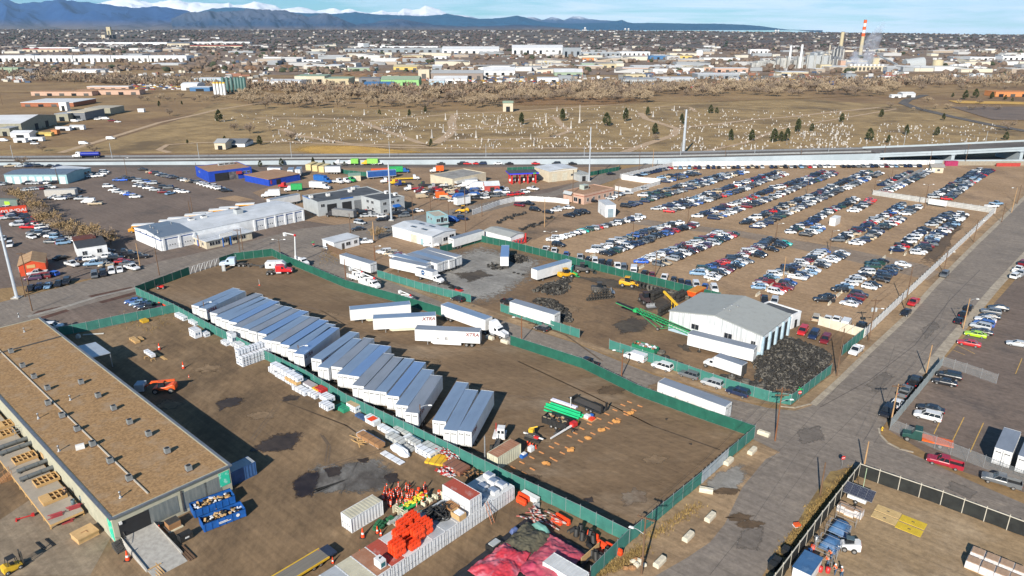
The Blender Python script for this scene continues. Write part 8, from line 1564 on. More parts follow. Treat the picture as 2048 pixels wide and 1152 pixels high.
A1(A5('white delivery truck with round blue emblem parked at the green fence',7.2),871,565,Dg(At((G(852,553)-G(815,543)).y,(G(852,553)-G(815,543)).x)))
bt=[o for o in F2.objects if o.get('label','').startswith('white delivery truck')][0]
m=MB();m.l_([(.75,-.01),(.75,.01)],18);me=m.mesh('emblem',M('navy_emblem',(.03,.1,.25),ro=.5));me.transform(Tn((-3.9,-1.25,2.7))@Rn(PI/2,4,'X'));link('emblem',me,bt);m=MB();m.bx(-4.4,-3.4,-1.28,-1.26,2.62,2.8);m.b_('emblem_band',D0,bt);m=MB();r=RR(3);x=-6.4
while x<-1.2:
 w=r.uniform(.12,.3);m.bx(x,x+w,-1.24,-1.22,1.75,1.98);x+=w+.09
m.b_('lettering',M('grey_lettering',(.2,.22,.26),ro=.6),bt)
bx=A5('white box truck with orange edged sill behind the tyre fence',6.6,None,(.75,.75,.75));p,q=G(1491,733.4,3.6),G(1429.4,712.3,3.6);e=(q-p);ang=At(e.y,e.x);n=V_((Si(ang),-Co(ang),0));A1(bx,0,0,Dg(ang),raw=V_((q.x,q.y,0))+(n if n.y>0 else-n)*1.22)
def E3(Rr,r,nm='tyre'):m=MB();m.r_(I4,Rr,r,14,6);return m.mesh(nm,G2)
TY=E3(.36,.14);TYB=E3(.52,.2);TYX=E3(.68,.26,'large_tyre')
GTY=M('dusty_rubber',(.13,.12,.1),(.075,.068,.06),sc=2,ro=.95);TYD=E3(.68,.26,'large_tyre');TYD.materials[0]=GTY;TYS=E3(.36,.14,'tyre');TYS.materials[0]=GTY
def O2(me,p,rot,label,group,s=1.0):o=link('large_tyre'if'large'in me.name else'tyre',me,None,p);o.rotation_euler=rot;o.scale=(s,)*3;M0(o,label,'tyre',group);return o
def P2(pts,hmax,n,seed,label,indiv,group,edge=6):
 r=RR(seed);P=[G(*p)for p in pts];x0,x1=min(p.x for p in P),max(p.x for p in P);y0,y1=min(p.y for p in P),max(p.y for p in P)
 def inside(x,y):
  c=False
  for i in range(len(P)):
   a,b=P[i],P[i-1]
   if(a.y>y)!=(b.y>y)and x<(b.x-a.x)*(y-a.y)/(b.y-a.y)+a.x:c=not c
  return c
 def dist(x,y):
  m_=1e9
  for i in range(len(P)):
   a,b=P[i-1],P[i];d=b-a;t=max(0,min(1,((x-a.x)*d.x+(y-a.y)*d.y)/max(d.length_squared,.01)));m_=min(m_,Hy(x-a.x-d.x*t,y-a.y-d.y*t))
  return m_
 mb=MB();k=0;tries=0;base=MB();ind=0
 while k<n and tries<n*20:
  tries+=1;x,y=r.uniform(x0,x1),r.uniform(y0,y1)
  if not inside(x,y):continue
  h=hmax*min(1,dist(x,y)/edge)*(.75+.5*mn_.noise(V_((x*.3,y*.3,seed))));z=max(.15,h+r.uniform(-.25,.1));s=r.uniform(.75,1.35);k+=1
  if ind<indiv and k%max(1,n//indiv)==0:O2(TYS if r.random()<.35 else TY,(x,y,z+.12),(r.uniform(-.9,.9),r.uniform(-.9,.9),0),label,group,s);ind+=1;continue
  T=Tn((x,y,z))@Rn(r.uniform(-1.1,1.1),4,'X')@Rn(r.uniform(-1.1,1.1),4,'Y')@X_.Scale(s,4);mb.r_(T,.36,.14,10,5,0 if r.random()<.74 else 1)
 nn=18
 for i in range(nn):
  for j in range(nn):
   x,y=x0+(x1-x0)*(i+.5)/nn,y0+(y1-y0)*(j+.5)/nn
   if inside(x,y):
    h=hmax*min(1,dist(x,y)/edge)*(.75+.5*mn_.noise(V_((x*.3,y*.3,seed))))-.35
    if h>.1:mb.B(x,y,0,(x1-x0)/nn*1.02,(y1-y0)/nn*1.02,h,0,0)
 return M0(mb.b_('tyre_heap',[G2,GTY]),None,None,None,'stuff')
P2([(1506,722),(1530,705),(1560,672),(1600,682),(1655,706),(1664,720),(1650,740),(1590,790),(1575,797),(1545,780),(1510,768),(1512,745)],2.6,1500,1,'worn black tyre on top of the big tyre mountain at the street corner',90,'tyres on top of the corner mountain')
P2([(1062,584),(1085,570),(1120,562),(1142,575),(1135,585),(1118,590),(1100,592),(1085,585)],1.9,260,2,'black tyre on the heap below the lone white trailer',14,'tyres of the heap below the lone trailer',4);P2([(1118,562),(1124,552),(1145,553),(1142,566),(1126,570)],1.6,110,3,'black tyre on the small heap beside the teal backed machine',6,'tyres beside the teal backed machine',3);P2([(1064,604),(1075,597),(1110,602),(1132,618),(1138,628),(1146,640),(1140,646),(1118,644),(1112,625)],1.9,260,4,'black tyre on the heap behind the grey white trailer',12,'tyres behind the grey white trailer',3.5);P2([(1013,520),(1020,511),(1052,513),(1055,524),(1035,528)],2.0,170,5,'black tyre in the heap right of the open trailer',8,'tyres right of the open trailer',3);P2([(973,533),(985,527),(1012,534),(1008,540),(985,540)],.5,34,6,'loose tyre in front of the open trailer',6,'tyres in front of the open trailer',2)
r=RR(12)
for k in range(30):
 E0=[0]*10+[1]*8+[2]*7+[3]*5;j=E0[k];i=k-E0.index(j);O2(TYS if k in(24,25,26,17)else TY,G(1176+5.4*i+5*j,602-2*i*.3,0)+V_((0,0,.5+.85*j)),(PI/2+r.uniform(-.15,.15),0,r.uniform(-.25,.35)),'tyre standing in the pyramid stack facing the road','tyres of the pyramid stack',1.2)
for k,(x,y)in enumerate([(1330,717),(1345,725),(1358,731),(1372,737),(1386,744),(1400,750),(1414,756),(1430,757),(1448,756),(1463,756),(1478,760),(1492,765),(1507,770),(1522,776),(1536,782),(1587,783),(1577,772),(1322,707)]):O2(TYD if k%2 else TYX,G(x,y)+V_((0,0,.32)),(r.uniform(-.08,.08),r.uniform(-.08,.08),0),'large tyre lying flat, %s along the inside of the green tyre fence'%F0(k),'large tyres inside the fence',1.15)
for k in range(7):O2(TYD if k>2 else TYX,G(1276+7.5*k,575+2.3*k)+V_((0,0,.95)),(1.15,0,.5+.06*k),'large pale tyre leaning in the row by the yellow loader, %s from the left'%F0(k),'large leaning tyres',1.25)
for k in range(18):i,j=k//2,k%2;O2(TYD if(i+j)%3 else TYX,G(1316+8.5*i,583+2.2*i)+V_((0,0,.3+.62*j)),(0,0,0),'large tyre stacked flat, %s in the %s pile along the dark fence'%(['lower','upper'][j],F0(i)),'flat stacks of large tyres',1.1)
for k,(x,y)in enumerate([(1398,704),(1118,527),(1036,548),(1046,550),(1028,546)]):O2(TY,G(x,y)+V_((0,0,.15)),(0,0,0),'single tyre lying on the ground, %s one'%['by the loading trailer','behind the lone trailer','second on the gravel','right one on the gravel','left one on the gravel'][k],'single tyres')
for k in range(24):
 gx,n_=[(1310,592),(1360,596)][k//12],k%12;i,j,l=n_%2,(n_//2)%3,n_//6;m=MB();rr=RR(k);[m.r_(Tn((-.7+.2*q,0,.55))@Rn(PI/2,4,'Y'),.42,.16,10,5)for q in range(8)];m.bx(-.75,.75,-.45,.45,.1,1.0);b=G(*gx)+V_((Co(E1),Si(E1),0))*(j*1.9-3)+V_((Co(E2),Si(E2),0))*(i*1.3);b.z=l*1.15;A0('tyre_bale',m,G2,'black bale of pressed tyres in the %s block, %s layer, %s'%(['left','right'][k//12],['lower','upper'][l],F0(n_%6)),'tyre bale',0,0,E1,raw=b,group='bales of tyres')
for k in range(8):i,l=k%4,k//4;m=MB();[m.r_(Tn((-.6+.2*q,0,.55))@Rn(PI/2,4,'Y'),.42,.16,10,5)for q in range(7)];m.bx(-.65,.65,-.45,.45,.1,1.0);b=G(1328,628)+V_((Co(E1),Si(E1),0))*(i*1.6-2);b.z=l*1.15;A0('tyre_bale',m,G2,'black bale of tyres beside the shed corner, %s layer, %s'%(['lower','upper'][l],F0(i)),'tyre bale',0,0,E1,raw=b,group='bales at the shed corner')
t=th('belt_conveyor','long green lattice conveyor reaching up over the dark ground','conveyor');p,q=G(1388,678),G(1232,634);d=q-p;L=d.length;ang=At(d.y,d.x);t.location=p;t.rotation_euler=(0,0,ang);z0,z1=.9,4.2;m=MB();GRN=M('conveyor_green',(.02,.4,.13),ro=.5)
def zz(x):return z0+(z1-z0)*x/L
for s in(-.55,.55):
 m.t_((0,s,zz(0)),(L,s,zz(L)),.09,None,4);m.t_((0,s,zz(0)+.75),(L*.7,s,zz(L*.7)+.75),.07,None,4);n=16
 for k in range(n):a,b=L*.7*k/n,L*.7*(k+1)/n;m.t_((a,s,zz(a)),(b,s,zz(b)+.75),.045,None,4);m.t_((b,s,zz(b)+.75),(b,s,zz(b)),.045,None,4)
m.b_('lattice_frame',GRN,t);m=MB();m.add([(0,-.5,z0+.82),(L,-.5,z1+.12),(L,.5,z1+.12),(0,.5,z0+.82),(0,-.5,z0+.76),(L,-.5,z1+.06),(L,.5,z1+.06),(0,.5,z0+.76)],[(0,1,2,3),(7,6,5,4),(0,4,5,1),(2,6,7,3),(1,5,6,2),(3,7,4,0)]);m.b_('belt',K0,t);m=MB();[m.t_((L*.42,s,.5),(L*.68,s*.6,zz(L*.68)),.07,None,4)for s in SS];[m.t_((L*.42,s,.5),(L*.25,s*.6,zz(L*.25)),.07,None,4)for s in SS];m.b_('undercarriage',GRN,t);[link('wheel',F1,t,(L*.42,s*1.15,.5))for s in SS];MB().bx(-.6,.8,-.9,.9,.4,1.8).b_('hopper',GRN,t);MB().bx(L*.72,L*.76,-.7,.7,zz(L*.74)-.3,zz(L*.74)+.5).b_('drive_box',T2,t)
t=th('belt_conveyor','short yellow conveyor on legs beside the tyre bales','conveyor');p,q=G(1352,626),G(1330,614);d=q-p;t.location=p;t.rotation_euler=(0,0,At(d.y,d.x));L=d.length+1;m=MB();m.t_((-3,0,1.5),(L,0,4.2),.35,None,4,smooth=False);m.b_('belt_frame',X0,t);m=MB();[m.t_((1.5,s,0),(1.5,s,3.0),.12,None,4)for s in(-.5,.5)];m.b_('leg',X0,t)
def Q2(label,px,py,ang,body,bucket,wh=1.25,grapple=False):
 t=th('wheel_loader',label,'loader',G(px,py),I0(ang));m=MB();m.loft([C0(-2.6,.9,1.9,.9),C0(-2.2,.8,2.1,1.0),C0(-.6,.8,1.9,1.0),C0(1.2,.8,1.5,.8),C0(1.7,.9,1.3,.7)]);m.b_('body',body,t);MB().f_((-1.0,.5,-.7,.7),(-.9,.3,-.65,.65),1.8,3.1).b_('cab',R0,t);MB().bx(-1.05,.5,-.75,.75,3.1,3.22).b_('cab_roof',body,t);m=MB();[m.t_((1.0,s,1.7),(3.2,s,.8),.14,None,4,smooth=False)for s in(-.45,.45)];m.b_('lift_arm',body,t);m=MB();m.loft([[(x+3.2,-1.3,z),(x+3.2,1.3,z),(x+3.26,1.3,z+.05),(x+3.26,-1.3,z+.05)]for x,z in((1.0,.15),(0,.2),(-.2,.7),(.1,1.2))]);m.b_('bucket',bucket,t)
 for x in(-1.5,1.3):
  for s in SS:l=link('wheel',F1,t,(x,s*1.05,.66));l.scale=(1.3,1.5,1.3)
 return t
Q2('yellow wheel loader by the leaning tyres',1256,574,-20,M('loader_yellow',(.72,.38,.02),ro=.5),G0);Q2('yellow machine with a teal back panel beside the small tyre heap',1132,556,25,W0['loader_yellow'],T2);Q2('dark grey wheel loader behind the pyramid of tyres',1200,585,0,G0,J0);Q2('dark red and black machine with a wide steel bucket',1291,606,-75,M('dark_machine',(.06,.04,.04),ro=.6),J0);Q2('muddy dark tractor with large tyres by the fence',1166,545,-10,G0,G0)
t=th('teal_board','upright teal panel behind the yellow machine','panel',G(1144,552),I0(70));MB().bx(-1.3,1.3,-.1,.1,.2,3.2).b_('sheet',M('teal_sheet',(.03,.42,.33),ro=.5),t);MB().bx(-1.3,-1.1,.1,.8,0,.3).bx(1.1,1.3,.1,.8,0,.3).b_('foot',G0,t)
t=th('orange_hopper','big orange hopper wagon behind the grey shed','hopper',G(1392,596),E1);m=MB();m.f_((-2.6,2.6,-1.0,1.0),(-3.2,3.2,-1.4,1.4),.9,2.6);m.b_('box',B2,t);MB().bx(-3.0,3.0,-1.3,1.3,2.6,2.75).b_('cover',M('amber_cover',(.6,.24,.03),ro=.6),t);MB().bx(-2.4,2.4,-.6,.6,.5,.9).b_('chassis',G0,t);[link('wheel',F1,t,(x,s*1.0,.5))for x in(-1.6,1.6)for s in SS]
t=th('waste_skip','green skip of scrap metal behind the tyre fence','skip',G(1290,702),I0(SA));m=MB();[m.bx(-3,3,s*1.1-.06,s*1.1+.06,.1,1.5)for s in SS];m.bx(-3,-2.9,-1.1,1.1,.1,1.5);m.bx(2.9,3,-1.1,1.1,.1,1.5);m.bx(-3,3,-1.1,1.1,.1,.3);m.b_('shell',M('dark_green_skip',(.02,.2,.11),ro=.6),t);m=MB();r=RR(5);[m.o_((r.uniform(-2.6,2.6),r.uniform(-.8,.8),r.uniform(1.0,1.6)),(r.uniform(.2,.5),.3,.2),r.randrange(3),None,.3,r,6,4)for _ in range(50)];m.b_('scrap',[M('rusty_scrap',(.3,.11,.05),ro=.8),J0,J2],t)
for i,(x,y,c)in enumerate([(905,578,0),(918,582,1),(893,570,0)]):t=th('scrap_chassis',['black engine frame by the delivery truck, middle one','red engine frame by the delivery truck','black engine frame by the delivery truck, left one'][i],'engine',G(x,y),I0(SA));MB().bx(-1.2,1.2,-.5,.5,.2,.5).b_('frame',U0 if c else K0,t);MB().bx(-.7,.3,-.4,.4,.5,1.2).b_('engine',K0,t)
for i in range(34):
 x,y=[(1040+4.2*i,462-1.6*i+R.uniform(-3,3)),(986+3.4*(i-17)+10,447-1.4*(i-17)+R.uniform(-3,3))][i>16]if i<34 else(0,0);m=MB();rr=RR(i);m.bx(-.6,.6,-.35,.35,.1,.5);[m.o_((rr.uniform(-.6,.6),rr.uniform(-.4,.4),rr.uniform(.4,.8)),(.35,.25,.25),0,None,.3,rr,6,4)for _ in range(4)];m.t_((-.6,-.3,.3),(-.6,.3,.3),.3,None,8);A0('salvaged_engine',m,K0 if i%4 else G0,'greasy salvaged engine in the %s row on the dirt'%('near'if i<17 else'far'),'engine',x,y,rr.uniform(0,3),0,'salvaged engines in the %s row'%('near'if i<17 else'far'))
Q2('orange yellow telehandler by the curved white fence',925,426,190,W0['loader_yellow'],G0)
t=th('solar_trailer','four dark solar panels tilted on a trailer frame','solar panel',G(1714,1003),E2);PV=M('solar_cell',(.012,.016,.035),(.018,.022,.045),sc=5,ro=.15)
for k in range(4):
 T=Rn(I0(32),4,'X');m=MB();m.bx(-2.3+1.15*k,-1.2+1.15*k,-1.0,1.0,-.03,.03);me=m.mesh('solar_panel',PV);me.transform(Tn((0,0,1.9))@T);s_=link('solar_panel',me,t);m=MB();[m.bx(-2.3+1.15*k+.16*j,-2.28+1.15*k+.16*j,-1,1,.03,.036)for j in range(8)];m.bx(-2.32+1.15*k,-1.18+1.15*k,-1.03,-.98,-.04,.05);m.bx(-2.32+1.15*k,-1.18+1.15*k,.98,1.03,-.04,.05);me=m.mesh('frame',J0);me.transform(Tn((0,0,1.9))@T);link('frame',me,s_)
MB().bx(-1.4,1.4,-.7,.5,.5,1.1).b_('cabinet',D0,t);MB().t_((.3,.9,.6),(.3,.9,6.0),.06,None,6).b_('mast',M('pale_green_mast',(.35,.45,.3),ro=.5),t);[link('wheel',WH,t,(0,s*.9,.34))for s in SS]
BAGM=T4('clear_film',(.75,.76,.78),.55);BRK2=M('tan_paver',(.4,.27,.18),(.32,.21,.14),sc=2,ro=.9)
def bag(px,py,label,a=E2,z=0.0,group='wrapped paver pallets',s=1.0):
 t=th('paver_pallet',label,'pallet',G(px,py)+V_((0,0,z)),a,group);t.scale=(1,1,1.3);MB().bx(-.5*s,.5*s,-.5*s,.5*s,.12,1.02).b_('pavers',BRK2,t);m=MB();m.f_((-.55*s,.55*s,-.55*s,.55*s),(-.53*s,.53*s,-.53*s,.53*s),.1,.98);[m.bx(-.56*s,.56*s,-.56*s,.56*s,z2,z2+.03)for z2 in(.3,.7)];m.b_('film',M('film_white',(.62,.6,.6),(.5,.47,.46),sc=3,ro=.3),t);MB().bx(-.55*s,.55*s,-.55*s,.55*s,0,.1).b_('pallet',Y0,t);MB().bx(-.48*s,.48*s,-.48*s,.48*s,1.0,1.05).b_('top_layer',BRK2,t);return t
for i,(x,y)in enumerate([(1684,1022),(1699,1030),(1715,1033)]):bag(x,y,'film wrapped paver pallet beside the solar panels, %s of three'%F0(i),s=1.25)
for i in range(8):bag(1953+28.5*(i%4)-9*(i//4),1117+12*(i%4)+18*(i//4),'wrapped paver pallet in the right hand block, %s row, %s from left'%(['back','front'][i//4],F0(i%4)),group='block of wrapped paver pallets',s=1.55)
MAT1,MAT2=M('yellow_mat',(.62,.44,.04),(.54,.38,.035),sc=1.5,ro=.7),M('faded_yellow_mat',(.58,.42,.2),(.5,.35,.16),sc=1.5,ro=.7)
for i,(x,y,mm)in enumerate([(1776,1024,MAT2),(1769,1037,MAT2),(1826,1045,MAT1),(1818,1059,MAT1)]):m=MB();m.bx(-1.78,1.78,-.92,.92,.01,.1);[m.bx(-1.75+.22*k,-1.63+.22*k,-.9,.9,.1,.125)for k in range(16)];m.bx(-.2,.2,-.1,.1,.126,.14,1);A0('ground_mat',m,[mm,G0],'%s ground mat, %s of the four on the sandy yard'%(['yellow','faded tan','bright yellow','bright yellow'][i],['upper left','lower left','upper right','lower right'][i]),'ground mat',x,y,E2)
t=th('skid_steer','white skid steer loader with dark cab roof','loader',G(1697,1098),I0(-20+180));m=MB();m.loft([C0(-1.5,.35,1.4,.75),C0(-1.2,.3,1.6,.8),C0(.4,.3,1.1,.8),C0(1.2,.3,.8,.7)]);m.b_('body',D0,t);MB().f_((-.6,.7,-.45,.45),(-.5,.5,-.42,.42),1.1,1.95).b_('cab',R0,t);MB().bx(-.55,.55,-.47,.47,1.95,2.03).b_('cab_roof',M('slate_roof',(.08,.12,.14),ro=.5),t);m=MB();[m.t_((-1.3,s,1.5),(1.5,s,.6),.1,None,4,smooth=False)for s in(-.72,.72)];m.b_('lift_arm',L0,t);MB().bx(1.5,2.0,-.85,.85,.1,.6).b_('bucket',G0,t);MB().bx(-1.56,-1.48,-.5,.5,.5,1.3).b_('tail_cover',M('orange_red_panel',(.6,.12,.05),ro=.5),t);[link('wheel',WHS,t,(x,s*.9,.4))for x in(-.65,.65)for s in SS]
H5=M('blue_tarp',(.05,.13,.27),(.04,.1,.21),sc=.7,ro=.5,c3=(.1,.19,.33),sc3=.6)
for i,(x,y,a)in enumerate([(1679,1060,0),(1661,1092,0)]):
 m=MB();n=10;v=[]
 for j in range(n+1):
  for k in range(n+1):u,w_=k/n-.5,j/n-.5;e=min(.5-abs(u),.5-abs(w_))*4;v.append((u*3.4,w_*2.6,.2+1.3*min(1,e)+.12*mn_.noise(V_((u*6,w_*6,i)))))
 m.add(v,[(j*(n+1)+k,j*(n+1)+k+1,(j+1)*(n+1)+k+1,(j+1)*(n+1)+k)for j in range(n)for k in range(n)],smooth=True);m.bx(-1.6,1.6,-1.2,1.2,0,.3);A0('tarp_covered_load',m,H5,'blue tarp covered load inside the scaffold frames, %s one'%['upper','lower'][i],'covered load',x,y,E1)
for i,(x,y)in enumerate([(1694,1042),(1674,1072),(1656,1103),(1645,1120)]):
 m=MB();w,h=1.5,2.0
 for yy in(-1.0,1.0):
  for xx in(-w,w):m.t_((xx,yy,0),(xx,yy,h),.035,None,5)
  m.t_((-w,yy,h),(w,yy,h),.03,None,5);m.t_((-w,yy,h*.5),(w,yy,h*.5),.025,None,5)
 for xx in(-w,w):m.t_((xx,-1,.3),(xx,1,h),.022,None,4);m.t_((xx,-1,h),(xx,1,h),.03,None,5)
 A0('scaffold',m,J0,'galvanised scaffold frame over the blue loads, %s from the solar panels'%F0(i),'scaffold',x,y,E2)
t=th('site_box','blue roofed box cut by the bottom edge','site box',G(1612,1147),E1);MB().bx(-2.2,2.2,-1.2,1.2,0,1.9).b_('wall',L0,t);MB().bx(-2.3,2.3,-1.3,1.3,1.9,2.0).b_('roof',H5,t)
for i,(x,y,c,nm,lb)in enumerate([(1625,1100,Q1,'orange_net_roll','orange net rolls beside the black fence'),(1619,1108,J1,'blue_drum','bright blue drum beside the scaffold'),(1632,1082,J0,'scaffold_clamps','crate of bright scaffold clamps'),(1640,1143,U0,'red_drum','red drum at the bottom edge, left'),(1655,1145,U0,'red_drum','red tube at the bottom edge, right')]):m=MB();m.l_([(.3,0),(.32,.9),(.05,.92)],12);m.l_([(.33,.3),(.33,.36)],12);A0(nm,m,c,lb,'drum',x,y)
m=MB();m.bx(-.6,.6,-.45,.45,0,.12,1);m.bx(-.5,.4,-.4,.3,.12,.5,0);A0('orange_case',m,[B2,D0],'orange case and white sheet in the weeds by the road','case',1594,1052,.2)
for i,(x,y)in enumerate([(1571,1108),(1553,1130),(1545,1138)]):m=MB();m.bx(-.6,.6,-.5,.5,0,1.0);m.bx(-.65,.65,-.55,.55,1.0,1.1);A0('black_cabinet',m,K0,'black cabinet outside the black fence, %s one'%F0(i),'cabinet',x,y,E1)
F3=M('orange_vest',(.8,.12,.02),ro=.7);W3=M('blue_trousers',(.04,.09,.17),ro=.9);SKIN=M('skin',(.42,.25,.17),ro=.6);HAT=M('white_helmet',(.8,.8,.78),ro=.3);X3=M('dark_clothes',(.02,.02,.022),ro=.9);VSTR=M('silver_band',(.6,.6,.55),ro=.4)
def R2(label,px,py,ang,top,legs,hat,lean=.1,arm=(.5,.3),z=0.0,stride=.18):
 t=th('person',label,'person',G(px,py,z),I0(ang));J={};E=[]
 def skin(name,pts,edges,radii,mat,sub=1):
  me=BD.meshes.new(name);me.from_pydata(pts,edges,[]);me.materials.append(mat);o=link(name,me,t);o.modifiers.new('skin','SKIN')
  for i,rr in enumerate(radii):me.skin_vertices[0].data[i].radius=(rr,rr)
  me.skin_vertices[0].data[0].use_root=True;sm=o.modifiers.new('sub','SUBSURF');sm.levels=sm.render_levels=sub
  for p in me.polygons:p.use_smooth=True
  return o
 lx=lean
 pts=[(0,0,.95),(0,.1,.9),(stride,.11,.5),(stride-.05,.11,.08),(stride+.12,.12,.04),(0,-.1,.9),(-stride*.4,-.11,.5),(-stride,-.11,.08),(-stride+.16,-.12,.04),(lx*.5,0,1.2),(lx,0,1.42),(lx+.02,0,1.52),(lx+.05,0,1.62),(lx+.06,0,1.72),(lx,.19,1.42),(lx+.1,.26,1.15),(lx+arm[0],.22,1.0+arm[1]*.4),(lx+arm[0]+.09,.2,1.0+arm[1]*.5),(lx,-.19,1.42),(lx+.06,-.26,1.14),(lx+.2,-.24,.95),(lx+.28,-.23,.9)]
 ed=[(0,1),(1,2),(2,3),(3,4),(0,5),(5,6),(6,7),(7,8),(0,9),(9,10),(10,11),(11,12),(12,13),(10,14),(14,15),(15,16),(16,17),(10,18),(18,19),(19,20),(20,21)]
 rd=[.13,.1,.07,.05,.04,.1,.07,.05,.04,.15,.14,.06,.1,.08,.07,.05,.035,.03,.07,.05,.035,.03]
 skin('body',pts,ed,rd,SKIN)
 skin('trousers',pts[:9],ed[:8],[r_+.018 for r_ in rd[:3]]+[.062,.05]+[.118,.088,.062,.05],legs)
 ip=[0,9,10,14,15,18,19];skin('jacket',[pts[i]for i in ip],[(0,1),(1,2),(2,3),(3,4),(2,5),(5,6)],[.15,.17,.17,.09,.07,.09,.07],top)
 for c,s in((pts[17],1),(pts[21],-1)):
  m=MB()
  for k in range(4):m.t_((c[0]+.02,c[1]-.03+.02*k,c[2]),(c[0]+.075+.012*(k in(1,2)),c[1]-.032+.021*k,c[2]-.035),.009,.007,5)
  m.t_((c[0],c[1]-s*.03,c[2]),(c[0]+.04,c[1]-s*.06,c[2]-.01),.01,.008,5);m.b_('hand',SKIN,t)
 if hat is not None:m=MB();hx,hz_=lx+.055,1.7;m.l_([(.16,0),(.13,.015),(.125,.06),(.09,.12),(.01,.145)],12,c=(hx,0,hz_));m.b_('helmet',hat,t)
 b=MB()
 for zz_ in(1.12,1.28):b.l_([(.19,0),(.19,.035)],12,c=(lx*(.3+(zz_-1.1)),0,zz_))
 if top is F3:b.b_('vest_band',VSTR,t)
 return t
R2('worker in orange vest and white helmet at the bottom edge, left of two',1670,1148,200,F3,W3,HAT);R2('worker in orange vest and white helmet at the bottom edge, right of two',1683,1154,160,F3,W3,HAT);R2('worker in orange bending beside the scaffold, upper one',1662,1118,190,F3,W3,None,.35,(.6,.1));R2('worker in orange bending beside the scaffold, lower one',1656,1131,170,F3,W3,None,.35,(.6,.1));R2('worker in dark clothes standing on the timber deck beside the frames',134,992,150,X3,X3,None,.15,(.45,.2),D1);R2('person in dark clothes walking behind the orange workshop',88,515,200,X3,X3,None)
rc=RR(21)
WTS='KKKKKKKKKKIIIIIIIIIWWWWWWWSSSSGGGGBDDRTLN'
def I5(pts,f):
 P=[G(*p)for p in pts];L=[0]
 for a,b in zip(P,P[1:]):L.append(L[-1]+(b-a).length)
 s=f*L[-1]
 for i in range(len(P)-1):
  if s<=L[i+1]+1e-6:return P[i].lerp(P[i+1],(s-L[i])/max(.01,L[i+1]-L[i])),L[-1]
 return P[-1],L[-1]
def E0(A1,pts,ang,cols=None,step=2.75,gap=0.06):
 _,L=I5(pts,0);n=len(cols)if cols else max(2,int(L/step))
 for i in range(n):
  p,_=I5(pts,(i+.5)/n);c=cols[i]if cols else rc.choice(WTS)
  if c=='.'or(not cols and rc.random()<gap):continue
  k=rc.choices(['sedan','suv','hatch','minivan','pickup'],[52,28,8,7,5])[0]
  if c in'RAYMC':k='sedan'
  p=p+V_((rc.uniform(-.35,.35),rc.uniform(-.25,.25),0));M1.append((p,I0(ang+rc.uniform(-5,5)+(180 if rc.random()<.3 else 0)),k,c,A1,None))
LA,RA=172,-36
E0('left file of the near left row',[(1100,484),(1160,466),(1200,457),(1284,436)],172,'WWWWSIWANSRSKSWKWIWWW')
E0('left file of the row behind the tyre yard fence',[(1180,507),(1236,486),(1307,461),(1360,447)],LA,'WSWWKWSKNBIIKKSSWKWW');E0('right file of the row behind the tyre yard fence',[(1207,512),(1267,492),(1336,467),(1388,452)],RA,'KKNWKWIIIGKG.KKBBDRKKSDW')
E0('left file of the bright blue car row',[(1277,528),(1320,511),(1345,502),(1389,489),(1427,474),(1440,466)],LA,'CWWSWIBSKKDSWWNDKRWWK');E0('right file of the bright blue car row',[(1313,534),(1344,521),(1386,503),(1427,488),(1470,469)],RA,'GT.SKKWKDKWPWSNKIWRN')
E0('left file of the turquoise car row',[(1388,552),(1421,536),(1450,527),(1486,513),(1508,500),(1541,482)],LA,'LWNBIRRKKKWDWWDSIKKK');E0('right file of the turquoise car row',[(1417,561),(1433,553),(1458,539),(1483,527),(1503,522),(1528,509),(1547,500),(1574,488)],RA,'WWKWDKKLWG..KK..K.KKA')
E0('left file of the row behind the grey shed',[(1512,581),(1533,562),(1556,551),(1586,536),(1611,527),(1636,511),(1648,504)],LA,'LWDNLWSKIISWDKWWSB');E0('right file of the row behind the grey shed',[(1546,590),(1566,577),(1580,566),(1600,555),(1624,546),(1644,533),(1661,524),(1690,508)],RA,'WRDKB.WISLW.KS.WWKKW')
E0('left file of the row nearest the street',[(1642,607),(1657,595),(1677,584),(1696,572),(1716,560),(1738,542),(1745,532),(1765,524)],LA,'KK.KLWSWKWKNNK');E0('right file of the row nearest the street',[(1694,614),(1708,602),(1720,594),(1743,575),(1758,564),(1771,553),(1783,542),(1808,530)],RA,'WIDK..WK.KKIIKK.W')
UA=176;UR=-20
E0('left file of the far row beside the office',[(1282,394),(1331,382),(1375,370),(1440,353),(1487,346)],UA);E0('right file of the far row beside the office',[(1246,416),(1279,408),(1310,398),(1362,384),(1417,368),(1456,355),(1490,346)],UR)
E0('left file of the far row by the lane',[(1309,421),(1347,412),(1384,400),(1441,382),(1494,365),(1556,346)],UA);E0('right file of the far row by the lane',[(1333,426),(1375,414),(1431,397),(1484,382),(1519,367),(1570,350)],UR)
E0('left file of the third far row',[(1391,436),(1434,422),(1487,403),(1544,380),(1606,361),(1650,344)],UA);E0('right file of the third far row',[(1423,440),(1472,423),(1519,407),(1566,389),(1600,373),(1638,361),(1670,347)],UR)
E0('left file of the fourth far row',[(1487,450),(1519,434),(1569,414),(1635,389),(1674,371),(1713,354),(1740,343)],UA);E0('right file of the fourth far row',[(1508,458),(1556,436),(1612,412),(1664,389),(1710,370),(1760,347)],UR)
E0('left file of the row beside the white shed',[(1579,469),(1597,455),(1621,447),(1649,429),(1689,412),(1712,399)],UA);E0('right file of the row beside the white shed',[(1607,474),(1626,466),(1642,455)],UR,'KKWSLIBW');E0('right file beyond the white shed',[(1700,426),(1714,419),(1727,412),(1744,400)],UR,'WWKSKDRR')
E0('left file of the row under the blank board',[(1672,485),(1690,475),(1721,461),(1744,446),(1775,431),(1805,410)],UA);E0('right file of the row under the blank board',[(1708,491),(1738,477),(1760,460),(1794,444),(1820,423),(1835,415)],UR)
